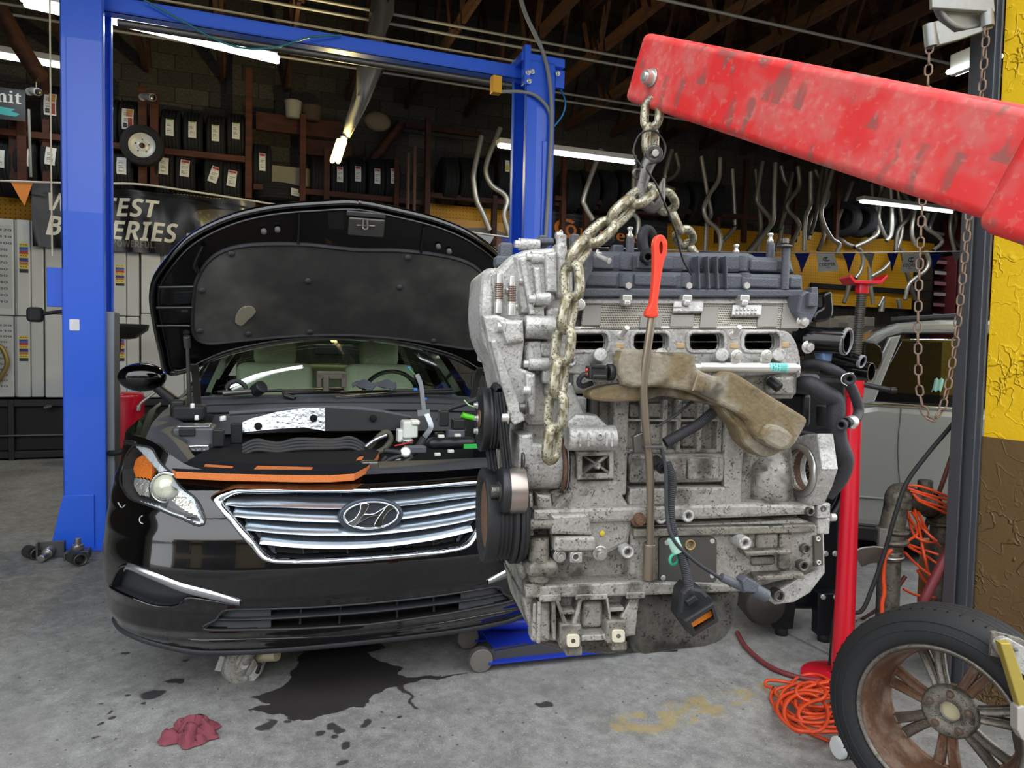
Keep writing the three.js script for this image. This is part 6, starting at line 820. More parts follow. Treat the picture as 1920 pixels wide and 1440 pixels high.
{ // rack timbers
  const up = (x, y0, y1, o, w, k, label) => { const a = W_(x, y1, o), b = W_(x, y0, o); single('rack_post', boxAB(a.x - w / 2, a.x + w / 2, Math.min(a.y, 3.2), b.y, a.z - .05, a.z + .04, .004), rackMats[k], label, 'rack post', B, 'timber posts of the tyre racks'); };
  for (const [x, y0, y1, o, w, k, l] of [[28, 180, 345, .7, .09, 2, 'behind the black sign'], [43, 210, 345, .75, .09, 1, 'right under the security camera with an aerial'], [88, 150, 345, .7, .07, 1, 'beside the pale pull cord'], [268, 165, 350, .72, .09, 0, 'behind the spare wheel, on its left'], [290, 175, 350, .72, .09, 0, 'behind the spare wheel, under the security camera'], [466, 130, 372, .75, .08, 0, 'tall, at the end of the green-labelled tyres'], [567, 215, 392, .75, .07, 0, 'between the cement block and the plain black tyre'], [612, 280, 380, .74, .07, 1, 'just below the hanging bulb'], [742, 300, 420, .75, .06, 1, 'at the end of the red and white slipped tyres'], [800, 220, 420, .75, .07, 2, 'at the edge of the yellow pegboard']]) up(x, y0, y1, o, w, k, 'reddish brown rack post ' + l);
  for (const [x, y0, y1] of [[764, 287, 420], [776, 275, 420]]) { const a = W_(x, y1, .95), b = W_(x, y0, .95); single('rusty_pole', rod(a, V(a.x, b.y, a.z), .022), mat.rust, x === 764 ? 'shorter rusty steel pole leaning by the racks' : 'taller rusty steel pole leaning by the racks', 'pole', B); }
  for (const [x, k] of [[926, 2], [966, 1], [1055, 1], [1098, 1], [1345, 1], [1395, 2], [1490, 2], [1568, 1]]) { const a = W_(x, 420, .5), b = W_(x, 275 + (x - 926) * .05, .5); single('rack_post', boxAB(a.x - .035, a.x + .035, a.y - .3, b.y, a.z - .04, a.z + .04, .004), rackMats[k], 'thin brown timber post of the far tyre rack', 'rack post', B, 'timber posts of the far racks'); }
  const rail = (x0, y0, x1, y1, o, label, k = 0, h = .07) => { const a = W_(x0, y0, o), b = W_(x1, y1, o), y = (a.y + b.y) / 2; single('rack_rail', boxAB(a.x, b.x, y - h, y, a.z - .04, a.z + .03, .004), rackMats[k], label, 'rack rail', B, 'timber rails of the tyre racks'); };
  const R = (l) => 'reddish brown timber rail ' + l; rail(-60, 238, 118, 250, .75, R('just under the black sign')); rail(-60, 250, 118, 264, .5, R('set back under the black sign'), 1); rail(196, 264, 462, 296, .75, R('carrying the green-labelled tyres')); rail(196, 274, 462, 306, .5, R('set back under the green-labelled tyres'), 1); rail(475, 342, 735, 372, .72, R('carrying the red and white slipped tyres'), 1); rail(735, 368, 800, 378, .7, R('short, beside the two rusty poles'), 2); rail(800, 362, 965, 375, .5, R('behind the two bent exhaust pipes'), 2); rail(1040, 372, 1250, 384, .5, R('just above the orange-lettered banner'), 2); rail(1040, 382, 1250, 394, .4, R('set back above the orange-lettered banner'), 2); rail(1260, 392, 1500, 412, .5, R('behind the hanging exhaust pipes'), 2); rail(560, 262, 660, 268, .4, R('wide, behind the hanging bulb'), 2, .2); rail(480, 205, 640, 235, .5, R('wide, carrying the tub and basket'), 1, .22); rail(760, 228, 900, 250, .4, R('high up beyond the hanging bulb'), 2); 
  const bl = W_(530, 336, .25); single('cement_block_stack', boxAB(W_(508, 312, .25).x, W_(580, 312, .25).x, W_(530, 352, .25).y, W_(530, 318, .25).y, bl.z, bl.z + .2, .01), M(0xa79f88, .9), 'pale cement block panel between the tyres', 'block', B); const bk = W_(550, 206, .7); single('plastic_tub', turn(bk.clone().add(V(0, -.1, 0)), QY, [[0, 0], [.09, 0], [.1, .18], [.11, .18], [.11, .2], [.095, .2], [.085, .01]], 20), M(0x9a968a, .6), 'small pale tub on the high shelf', 'tub', B); const bk2 = W_(585, 212, .7); single('wicker_basket', turn(bk2.clone().add(V(0, -.09, 0)), QY, [[0, 0], [.1, 0], [.13, .16], [.12, .16], [.09, .01]], 16), M(0x4b4034, .9), 'dark basket on the high shelf', 'basket', B); const sk = W_(708, 228, .5); single('cloth_bundle', new THREE.SphereGeometry(.16, 16, 10).scale(1.1, .8, .6).translate(sk.x, sk.y, sk.z), M(0x8a7a60, .9), 'pale cloth bundle hanging behind the bulb', 'bundle', B);
}
// yellow pegboards
T.peg = canvasTex(64, 64, (c) => { c.fillStyle = '#d79a12'; c.fillRect(0, 0, 64, 64); c.fillStyle = '#5e4006'; c.beginPath(); c.arc(32, 32, 9, 0, 7); c.fill(); }); T.peg.wrapS = T.peg.wrapT = THREE.RepeatWrapping;
const pegM = M(0xffffff, .6, 0, { map: T.peg, box: 20 });
const board = (x0, y0, x1, y1, label, o = .2) => { const a = W_(x0, y0, o), b = W_(x1, y1, o); return single('pegboard', boxAB(a.x, b.x, b.y, a.y, a.z - .012, a.z), pegM, label, 'pegboard', B, 'yellow pegboards on the back wall'); };
board(-60, 338, 62, 425, 'yellow pegboard above the leftmost oil tank'); board(474, 374, 588, 430, 'yellow pegboard behind the dark poster'); board(796, 380, 974, 470, 'yellow pegboard behind the two bent exhaust pipes'); board(1250, 418, 1500, 560, 'yellow pegboard behind the row of hanging exhaust pipes'); board(1500, 432, 1746, 582, 'yellow pegboard with a black hook rail, right of the hanging pipes');
{ const a = W_(1520, 530, .23), b = W_(1732, 548, .23); single('hook_rail', boxAB(a.x, b.x, a.y - .09, a.y, a.z - .02, a.z + .02, .004), mat.black, 'black hook rail across the lower pegboard', 'rail', B); }
const flat = (x0, y0, x1, y1, o, n, wpx, hpx, draw, name, label, cat) => { const a = W_(x0, y0, o), b = W_(x1, y1, o), g = boxAB(a.x, b.x, b.y, a.y, a.z - .01, a.z); return single(name, g, M(0xffffff, .45, 0, { map: canvasTex(wpx, hpx, draw) }), label, cat, B); };
{ // battery banner: folded vinyl
  const o = B.atY(60, 862, 0).z + .06 - BACK, A = W_(60, 345, o), D = W_(478, 470, o), x0 = A.x, x1 = D.x, y1 = Math.max(A.y, W_(478, 380, o).y) + .02, y0 = Math.min(D.y, W_(200, 470, o).y), CWp = 1024, CHp = 512;
  const cx = (px, py) => { const p = W_(px, py, o); return [(p.x - x0) / (x1 - x0) * CWp, (y1 - p.y) / (y1 - y0) * CHp]; };
  const t = canvasTex(CWp, CHp, (c) => { c.fillStyle = '#1b1b1d'; c.fillRect(0, 0, CWp, CHp); const gx = cx(420, 410); c.fillStyle = '#4a4436'; c.beginPath(); c.ellipse(gx[0], gx[1], 150, 80, 0, 0, 7); c.fill(); c.fillStyle = '#6f6030'; for (let i = 0; i < 14; i++) c.fillRect(gx[0] - 120 + i * 19, gx[1] - 40 + (i * 37) % 60, 12, 20); c.fillStyle = '#b39c2e'; const q0 = cx(326, 362), q1 = cx(470, 375); for (let i = 0; i < 24; i++) c.fillRect(lerp(q0[0], q1[0], i / 24), lerp(q0[1], q1[1], i / 24), 8, 10);
    const put = (s, x, y, x2, h, col, it) => { const a = cx(x, y), b = cx(x2, y), hh = cx(x, y + h)[1] - a[1]; c.fillStyle = col; c.save(); c.font = 'bold ' + Math.round(hh * 1.36) + 'px sans-serif'; const w = c.measureText(s).width; c.translate(a[0], a[1] + hh); if (it) c.transform(1, 0, -.12, 1, 0, 0); c.scale((b[0] - a[0]) / w, 1); c.fillText(s, 0, 0); c.restore(); };
    put('W', 82, 358, 128, 34, '#d6d2c0', 1); put('TEST', 184, 366, 293, 35, '#d6d2c0', 1); put('BATTERIES', 80, 401, 330, 38, '#d6d2c0', 1); put('. POWERFUL.', 200, 447, 293, 13, '#6b6658'); put('POWER', 344, 437, 440, 20, '#c9c6b8', 1); });
  const rows = []; for (let j = 0; j <= 16; j++) rows.push(Array.from({ length: 49 }, (_, i) => { const u = i / 48, v = j / 16, f = .03 * Math.sin(u * 26 + v * 3) * v + .02 * Math.sin(u * 61 + 2 * v) * (1 - v) - .05 * Math.sin(v * 3.1) * Math.sin(u * 7); return V(lerp(x0, x1, u), lerp(y0, y1, v) - .05 * Math.sin(u * Math.PI * 2) * v * 0, A.z + f); }));
  single('battery_banner', gridGeo(rows), M(0xffffff, .3, 0, { map: t, side: THREE.DoubleSide }), 'black vinyl banner reading BATTERIES in pale letters', 'banner', B);
}
flat(-90, 152, 48, 228, .95, 0, 512, 256, (c, w, h) => { c.fillStyle = '#262a28'; c.fillRect(0, 0, w, h); c.fillStyle = '#cfcfc6'; c.font = 'bold 130px serif'; c.fillText('nit', 300, 118); c.fillStyle = '#2f9a98'; c.beginPath(); c.moveTo(250, 150); c.lineTo(440, 165); c.lineTo(410, 185); c.lineTo(470, 200); c.lineTo(440, 225); c.lineTo(260, 215); c.fill(); }, 'tyre_sign', 'black sign with cream letters ending in nit and teal stripes', 'sign');
flat(489, 378, 585, 432, .3, 0, 256, 128, (c, w, h) => { c.fillStyle = '#1c2328'; c.fillRect(0, 0, w, h); c.fillStyle = '#3a6a94'; c.fillRect(60, 10, 12, 118); c.fillStyle = '#c8c8c0'; c.font = 'italic bold 34px serif'; c.fillText('Ruslanté', 110, 50); c.fillStyle = '#8a6a20'; c.fillRect(215, 60, 30, 60); }, 'dark_poster', 'dark poster with pale script lettering above the hood', 'poster');
flat(822, 408, 966, 500, .35, 0, 256, 128, (c, w, h) => { c.fillStyle = '#c98f14'; c.fillRect(0, 0, w, h); c.fillStyle = '#6a625a'; c.beginPath(); c.moveTo(0, 60); c.quadraticCurveTo(110, -10, 256, 40); c.lineTo(256, 128); c.lineTo(0, 128); c.fill(); c.fillStyle = '#3f6a3a'; c.fillRect(120, 60, 60, 50); c.fillStyle = '#7a4a38'; c.fillRect(190, 40, 50, 88); c.fillStyle = '#8f8a80'; c.fillRect(20, 70, 80, 20); }, 'road_poster', 'picture poster with grey road and green field behind the pennants', 'poster');
flat(1036, 396, 1250, 482, .35, 0, 512, 200, (c, w, h) => { c.fillStyle = '#17171a'; c.fillRect(0, 0, w, h); c.strokeStyle = '#4a4640'; c.lineWidth = 4; c.beginPath(); c.moveTo(0, 30); c.lineTo(w, 60); c.stroke(); c.beginPath(); c.moveTo(0, 6); c.lineTo(w, 30); c.stroke(); c.fillStyle = '#e07a1e'; c.font = 'bold 78px serif'; c.save(); c.transform(1, .06, 0, 1, 0, 0); c.fillText('ntinental', 112, 112); c.strokeStyle = '#e07a1e'; c.lineWidth = 17; c.beginPath(); c.arc(62, 82, 44, .6, 5.4); c.stroke(); c.lineWidth = 12; c.beginPath(); c.ellipse(80, 90, 18, 26, 0, 0, 7); c.stroke(); c.restore(); }, 'tyre_maker_banner', 'black banner reading Continental in orange beside the far lift post', 'banner');
{ // security cameras
  const cam = (x, y, label) => { const t = thing('security_camera', label, 'camera', B, 'security cameras'), p = W_(x, y, 1.0); mesh('housing', boss(p.clone().add(V(-.06, .03, -.06)), p.clone().add(V(.03, -.02, .1)), .042), M(0xb4b2aa, .4), t); mesh('lens', boss(p.clone().add(V(.03, -.02, .1)), p.clone().add(V(.034, -.022, .107)), .034), mat.plasticGloss, t); mesh('mount', [boss(p.clone().add(V(-.1, .03, -.12)), p.clone().add(V(-.1, .03, -.09)), .04), rod(p.clone().add(V(-.1, .03, -.1)), p.clone().add(V(-.05, .02, -.04)), .014)], M(0xb4b2aa, .4), t); if (x < 100) mesh('aerial', rod(p.clone().add(V(-.01, .03, 0)), p.clone().add(V(-.01, .2, 0)), .006, .004), M(0xc8c6bc, .5), t); }; cam(70, 174, 'white security camera with an aerial by the black sign'); cam(283, 184, 'white security camera above the spare wheel');
  single('grey_riser_pipe', rod(W_(58, 332, 1.0), W_(54, 205, 1.0), .014), M(0x85857f, .5), 'grey conduit below the security camera', 'pipe', B);
}
// pennants
{
  const navy = M(0x1c2478, .6, 0, { side: THREE.DoubleSide }), wht = M(0xd8d8d2, .6, 0, { side: THREE.DoubleSide }), gry = M(0x8f9294, .6, 0, { side: THREE.DoubleSide }), org = M(0xe58a34, .55, 0, { side: THREE.DoubleSide });
  const coop = M(0xffffff, .6, 0, { side: THREE.DoubleSide, map: canvasTex(160, 128, (c) => { c.fillStyle = '#dcdcd6'; c.fillRect(0, 0, 160, 128); c.strokeStyle = '#2a2f38'; c.lineWidth = 6; c.beginPath(); c.ellipse(78, 44, 30, 14, 0, .5, 5.2); c.stroke(); c.beginPath(); c.arc(80, 44, 10, .6, 5); c.stroke(); c.fillStyle = '#1c2a4a'; c.font = 'bold 33px sans-serif'; c.fillText('COOPER', 10, 92); c.font = '14px sans-serif'; c.fillText('TIRES', 62, 108); }) });
  const flag = (t, o, pts, m) => { const q = pts.map(([x, y]) => W_(x, y, o)); const rows = q.length === 3 ? [[q[2], q[2].clone()], [q[0].clone().lerp(q[2], .5).add(V(0, 0, .02)), q[1].clone().lerp(q[2], .5)], [q[0], q[1]]] : [[q[3], q[2]], [q[0], q[1]].map((a, i) => a.clone().lerp(q[3 - i], .5).add(V(0, 0, .03))), [q[0], q[1]]]; mesh('pennant', thick(rows, .002), m, t); };
  const s1 = thing('pennant_string', 'white cord with orange, white and blue pennants sagging across the racks on the left', 'pennants', B); const l1 = [[-30, 338], [116, 343], [200, 344], [268, 346], [380, 362], [470, 376], [560, 390], [700, 410], [820, 427], [970, 447]]; mesh('cord', tube(l1.map(([x, y]) => W_(x, y, 1.1)), .012, 6, 60), M(0xd0ccc0, .7), s1);
  for (const [p, m] of [[[[20, 341], [62, 341], [46, 386]], org], [[[566, 391], [622, 398], [622, 420], [566, 418]], wht], [[[634, 400], [674, 406], [655, 440]], navy], [[[738, 416], [772, 421], [757, 455]], navy], [[[784, 422], [832, 430], [832, 456], [784, 450]], wht], [[[846, 432], [876, 436], [862, 470]], navy], [[[888, 436], [928, 441], [910, 474]], gry], [[[938, 443], [970, 447], [955, 480]], navy]]) flag(s1, 1.1, p, m);
  const s2 = thing('pennant_string', 'white cord with blue, grey and COOPER pennants strung along the exhaust pipes', 'pennants', B); mesh('cord', tube([[1080, 462], [1290, 470], [1420, 473], [1560, 474], [1700, 473], [1806, 471]].map(([x, y]) => W_(x, y, 1.2)), .01, 6, 40), M(0xd0ccc0, .7), s2);
  for (const [p, m] of [[[[1310, 471], [1352, 472], [1332, 508]], navy], [[[1408, 473], [1440, 473], [1424, 508]], navy], [[[1490, 475], [1518, 475], [1503, 512]], navy], [[[1531, 475], [1564, 475], [1573, 507], [1534, 510]], coop], [[[1580, 475], [1604, 475], [1591, 512]], navy], [[[1618, 475], [1640, 475], [1633, 505]], gry], [[[1663, 475], [1684, 475], [1672, 510]], navy], [[[1696, 475], [1729, 474], [1722, 510], [1688, 511]], coop], [[[1744, 474], [1768, 474], [1748, 506]], navy], [[[1784, 473], [1804, 472], [1792, 495]], gry]]) { if (p.length === 4 && m === coop) { const q = p.map(([x, y]) => W_(x, y, 1.2)); mesh('pennant', gridGeo([[q[3], q[2]], [q[0], q[1]]]), coop, s2, 'white flag reading COOPER'); } else flag(s2, 1.2, p, m); }
}
// exhaust pipes hanging from the rail
{
  const pm = [M(0xb4afa4, .36, .55), M(0x9a9488, .4, .55), M(0x7d776d, .45, .5)], L = 'bent steel exhaust pipe hanging in front of the yellow pegboard', g = 'hanging exhaust pipes';
  const pipes = [[[1260, 281], [1248, 322], [1248, 338], [1244, 360], [1242, 400]], [[1267, 287], [1273, 315], [1262, 332], [1246, 340], [1250, 350], [1272, 360], [1270, 380], [1264, 410]], [[1315, 293], [1326, 360], [1333, 400], [1325, 420], [1322, 470]], [[1350, 295], [1348, 335], [1330, 365], [1320, 390], [1326, 412], [1345, 430], [1351, 450], [1348, 482]], [[1373, 317], [1378, 415], [1377, 428], [1350, 458]], [[1417, 318], [1425, 400], [1424, 440], [1400, 475]], [[1430, 303], [1420, 362], [1420, 378], [1430, 392], [1445, 412], [1440, 432], [1425, 455], [1420, 480]], [[1454, 305], [1452, 360], [1450, 412], [1438, 432], [1405, 474]], [[1464, 311], [1470, 335], [1480, 355], [1475, 385], [1468, 415], [1463, 445], [1452, 470]], [[1487, 325], [1478, 360], [1472, 390], [1462, 430]], [[1496, 312], [1498, 350], [1475, 386], [1494, 412], [1498, 428], [1480, 465]], [[1520, 322], [1520, 360], [1519, 385], [1510, 412], [1508, 470]], [[1528, 318], [1545, 350], [1553, 362], [1546, 385], [1522, 410], [1516, 450]], [[1543, 315], [1536, 360], [1530, 402], [1520, 440]], [[1551, 317], [1541, 380], [1540, 410], [1545, 440], [1534, 470]], [[1561, 320], [1552, 352], [1540, 402], [1558, 445], [1574, 458], [1568, 474]], [[1598, 341], [1582, 385], [1567, 430], [1584, 455], [1612, 468], [1618, 490], [1614, 508], [1604, 522]], [[1635, 345], [1637, 400], [1638, 450]], [[1648, 335], [1653, 356], [1641, 400], [1647, 434], [1630, 450], [1602, 464]], [[1670, 340], [1672, 400], [1671, 438], [1662, 452]], [[1682, 343], [1688, 395], [1691, 432], [1682, 466], [1662, 500], [1632, 520]], [[1692, 358], [1709, 388], [1704, 408], [1684, 432], [1679, 470]], [[1726, 350], [1712, 410], [1710, 440], [1716, 460]], [[1735, 470], [1742, 490], [1735, 508], [1706, 532], [1697, 562]], [[1768, 371], [1746, 418], [1747, 434], [1768, 440]], [[1776, 372], [1793, 410], [1786, 445], [1798, 462]], [[1786, 390], [1782, 430], [1790, 470]], [[1592, 535], [1588, 552], [1582, 568]], [[1630, 500], [1632, 535], [1637, 570]], [[1690, 465], [1700, 510], [1716, 562]], [[1740, 400], [1735, 425], [1760, 444], [1766, 455], [1750, 470]]];
  pipes.forEach((l, i) => { const P = l.map(([x, y], k) => W_(x, y, .42 + (i % 4) * .12)); single('exhaust_pipe', [tube(P, .036, 10, l.length * 8)], pm[(i * 2 + (i >> 2)) % 3], L, 'exhaust pipe', B, g); });
  for (const [l, label] of [[[[903, 255], [889, 322], [889, 345], [894, 376], [906, 402], [918, 432]], 'straight-necked exhaust pipe hanging beside the far lift post'], [[[938, 240], [912, 310], [920, 345], [944, 363], [951, 378], [945, 402], [950, 425], [956, 445]], 'twice-bent exhaust pipe hanging beside the far lift post'], [[[1127, 280], [1096, 366], [1098, 388], [1112, 412]], 'exhaust pipe hanging in front of the orange-lettered banner'], [[[1160, 385], [1185, 400], [1197, 414], [1195, 448]], 'dark exhaust pipe end hanging over the orange-lettered banner'], [[[1192, 300], [1188, 345], [1190, 380]], 'exhaust pipe hanging behind the hoist chain']]) single('exhaust_pipe', tube(l.map(([x, y]) => W_(x, y, .9)), .036, 10, 50), pm[0], label, 'exhaust pipe', B, g);
  const t = thing('muffler', 'small cylindrical muffler hanging among the exhaust pipes', 'muffler', B), o = .7; mesh('can', boss(W_(1650, 386, o), W_(1662, 357, o), .075, .02), M(0x8d877c, .5, .7), t); mesh('inlet_pipe', tube([W_(1660, 338, o), W_(1664, 350, o), W_(1661, 360, o)], .03, 8), pm[1], t); mesh('outlet_pipe', tube([W_(1650, 384, o), W_(1648, 410, o), W_(1655, 432, o), W_(1664, 450, o)], .03, 8), pm[1], t);
  const tp = thing('exhaust_tip', 'chrome twin exhaust tip hung low on the pegboard', 'exhaust tip', B); mesh('tip', [boss(W_(1652, 585, .4), W_(1655, 566, .4), .05), tube([W_(1655, 570, .4), W_(1657, 558, .4), W_(1648, 575, .4)], .035, 8)], pm[0], tp); single('exhaust_tip', boss(W_(1688, 578, .4), W_(1684, 560, .4), .04), pm[0], 'single chrome exhaust tip hung low on the pegboard', 'exhaust tip', B);
}

// ---------- right-hand side, inside ----------
{
  const a = W_(1795, 478, .8), b = W_(1862, 600, .8), cabM = M(0x5e2226, .45, .1, { bumpMap: T.rough, bumpScale: .001, box: 1 });
  const t = thing('red_cabinet', 'dark red steel cabinet behind the chain hoist loop', 'cabinet', B); mesh('body', boxAB(a.x, b.x + .3, 0, a.y, a.z - .6, a.z, .01), cabM, t); const s0 = W_(1815, 572, .8), s1 = W_(1826, 592, .8); mesh('green_label', boxAB(s0.x, s1.x, s1.y, s0.y, a.z, a.z + .002), M(0x5aa884, .6), t); const c2 = W_(1805, 408, .6), d2 = W_(1862, 472, .6); single('wall_cabinet', boxAB(c2.x, d2.x + .3, d2.y, c2.y, c2.z - .4, c2.z, .01), cabM, 'smaller dark red cabinet above the tall one', 'cabinet', B);
  const sh = thing('parts_shelf', 'dark shelf unit with small labelled bins beside the red cabinet', 'shelf', B); const p = W_(1750, 475, .6), q = W_(1792, 600, .6); mesh('frame', [boxAB(p.x, q.x, .4, p.y, p.z - .4, p.z - .35), boxAB(p.x, p.x + .03, 0, p.y, p.z - .4, p.z), boxAB(q.x - .03, q.x, 0, p.y, p.z - .4, p.z)], mat.plastic, sh); for (let i = 0; i < 6; i++) { const y = W_(1770, 486 + i * 20, .6).y; mesh('shelf', boxAB(p.x, q.x, y - .02, y, p.z - .4, p.z), mat.plastic, sh); mesh('bin_label', boxAB(p.x + .06, q.x - .1, y - .09, y - .03, p.z - .002, p.z + .004), i % 2 ? M(0xc4bcb8, .7) : M(0xb07a7c, .7), sh); }
  for (const [x0, y0, x1, y1, c] of [[1556, 596, 1572, 640, 0xb8b0a0], [1572, 604, 1590, 640, 0x9a9488], [1590, 592, 1606, 622, 0xc8c2b4], [1606, 612, 1640, 642, 0x8a8478], [1624, 594, 1640, 612, 0xbdb6a8]]) { const m = W_(x0, y0, 1.2), n = W_(x1, y1, 1.2); single('parts_box', boxAB(m.x, n.x, n.y, m.y, m.z - .3, m.z, .01), M(c, .8), 'small cardboard parts box on the bench below the pegboard', 'box', B, 'boxes on the back bench'); }
  const bm = W_(1500, 642, 1.3), bn = W_(1690, 648, 1.3); single('work_bench', [boxAB(bm.x, bn.x + 1, bm.y - .06, bm.y - .002, bm.z - .8, bm.z, .01), boxAB(bm.x, bm.x + .08, 0, bm.y - .06, bm.z - .1, bm.z), boxAB(bn.x, bn.x + .08, 0, bm.y - .06, bm.z - .1, bm.z)], woods[0], 'dark wooden bench under the pegboard', 'bench', B);
}
{ // grey estate car at the side
  const pos = WORLD.at(1700, 700, -4.6); const G = new Frame(V(pos.x, 0, pos.z), -20 * D2R), g = (x, y, z = 0) => G.at(x, y, z), P = (l, z = 0) => l.map(([x, y]) => { const p = g(x, y, z); return [p.x, p.y]; });
  const s = thing('grey_estate_car', 'light grey estate car parked behind the red stand', 'car', G), gp = M(0x9a9c97, .25, .2, { clearcoat: .8 });
  const y0 = g(1700, 1000).y, ft = (x) => g(1700, 700).x + x;
  const lower = P([[1560, 770], [1600, 760], [1645, 754], [1830, 768]]).concat([[ft(1.6), 1.02], [ft(2.2), .95], [ft(2.3), .5], [ft(2.2), y0]], Array.from({ length: 9 }, (_, i) => { const a = -i / 8 * Math.PI; return [ft(1.45) + Math.cos(a) * .36, .36 - Math.sin(a) * .36]; }).filter(p => p[1] > y0), P([[1800, 1006]]), P([[1560, 985]]), [[ft(-.8), y0 + .1], [ft(-.95), .5], [ft(-.9), .9], [ft(-.7), 1.0]]);
  mesh('body', extr(lower, -1.75, 0, .06, [], 3), gp, s); mesh('sill_cladding', boxAB(ft(-.8), ft(2), y0 - .08, y0 + .02, -1.7, -.01, .02), mat.plastic, s);
  const roof = P([[1618, 640], [1640, 622], [1680, 606], [1760, 600], [1830, 600]], -.2).concat([[ft(1.3), 1.6], [ft(1.9), 1.5], [ft(2.0), 1.42]], P([[1830, 626], [1690, 626], [1662, 634], [1640, 650]], -.2)); mesh('roof', extr(roof, -1.55, -.16, .03), gp, s); mesh('roof_rail', rod(g(1670, 600, -.3), g(1850, 590, -.3), .02), mat.plastic, s); 
  mesh('side_glass', [extr(P([[1690, 640], [1830, 640], [1832, 762], [1632, 752]], -.06), -.09, -.06, .005)], M(0x0c0e10, .04, 0, { clearcoat: 1 }), s, 'dark tinted side window'); mesh('pillar', [extr(P([[1668, 632], [1690, 628], [1640, 754], [1604, 760]], -.05), -.14, -.05, .01), extr(P([[1672, 640], [1676, 640], [1642, 720], [1638, 720]], -.03), -.05, -.035)], gp, s); mesh('quarter_glass', extr(smooth(P([[1618, 646], [1640, 644], [1652, 652], [1648, 690], [1622, 694], [1612, 670]], -.03), 3), -.06, -.03, .005), M(0x0c0e10, .05, 0, { clearcoat: 1 }), s); mesh('window_trim', [rod(g(1606, 757, .0), g(1832, 768, .0), .008), rod(g(1690, 638, -.1), g(1832, 638, -.1), .008)], mat.chrome, s); mesh('inner_body', [boxAB(ft(-.2), ft(1.9), .9, 1.4, -1.5, -.25)], M(0x14161a, .9), s); mesh('door_handle', [rod(g(1788, 797, .03), g(1835, 798, .03), .014), boss(g(1800, 790, -.02), g(1800, 790, .02), .03)], mat.chrome, s); mesh('door_seam', [tube(P([[1690, 764], [1684, 850], [1694, 980]]).map(([x, y]) => V(x, y, .002)), .004, 4), tube(P([[1818, 830], [1796, 860], [1784, 930], [1780, 1000]]).map(([x, y]) => V(x, y, .01)), .012, 6)], M(0x70726e, .4, .2), s); const wl = V(ft(1.45), .33, -.02); mesh('wheel', turn(wl.clone().add(V(0, 0, -.22)), V(0, 0, 1), [[.2, 0], [.3, .0], [.33, .04], [.33, .18], [.3, .22], [.2, .21]], 36), mat.rubber, s); mesh('rim', turn(wl.clone().add(V(0, 0, -.05)), V(0, 0, 1), [[0, 0], [.1, .02], [.2, 0], [.2, -.1]], 24), mat.steel, s); mesh('sill_line', boxAB(ft(-.7), ft(1.05), g(1700, 940).y, g(1700, 936).y, -.05, .015, .01), gp, s);
  single('teal_rag', (() => { const rows = [[1746, 735], [1750, 722], [1752, 710]].map(([x, y], j) => Array.from({ length: 5 }, (_, i) => g(x + i * 4.5, y - (i % 2) * 4 + j, -.05 + (i % 2) * .012))); return thick(rows, .003); })(), M(0x8fc0ae, .7), 'pale teal cloth behind the grey car window', 'cloth', G);
}
{ // tall red support stand
  const b = ground(1578, 1274), top = WORLD.at(1617, 528, b.z), t = thing('support_stand', 'tall red screw stand with a red saddle on top', 'support stand'), red = M(0xc81228, .3, 0, { clearcoat: .4 }), ax2 = V((WORLD.at(1604, 720, b.z).x - b.x), WORLD.at(1604, 720, b.z).y, 0), k = WORLD.at(1604, 690, b.z);
  mesh('base', [turn(V(b.x, 0, b.z), QY, [[0, 0], [.16, 0], [.16, .012], [.06, .03], [0, .03]], 24)], red, t); mesh('pole', rod(V(b.x, .02, b.z), V(k.x, k.y, b.z), .044, .03, 24), red, t); mesh('collar', boss(V(k.x, k.y - .12, b.z), V(k.x, k.y + .03, b.z), .036), red, t); const th = [], s0 = V(k.x, k.y, b.z), s1 = V(top.x, top.y - .02, b.z); th.push(rod(s0, s1, .016)); for (let i = 0; i < 38; i++) th.push(turn(s0.clone().lerp(s1, i / 38), QY, [[.015, 0], [.021, .003], [.021, .005], [.015, .008]], 14)); mesh('screw', th, mat.steelDark, t, 'steel threaded screw'); mesh('saddle', [extr([[-.07, .02], [-.05, 0], [.05, 0], [.075, .025], [.08, .02], [.055, -.012], [-.055, -.012], [-.075, .012]], -.05, .05, .002).translate(top.x, top.y - .0, b.z), boss(V(top.x, top.y - .05, b.z), V(top.x, top.y, b.z), .026)], red, t, 'red saddle'); mesh('turn_handle', [rod(V(k.x, k.y - .06, b.z), V(WORLD.at(1668, 732, b.z).x, WORLD.at(1668, 732, b.z).y, b.z + .03), .011), boss(WORLD.at(1668, 732, b.z + .03), WORLD.at(1680, 732, b.z + .03), .013)], mat.plastic, t);
}
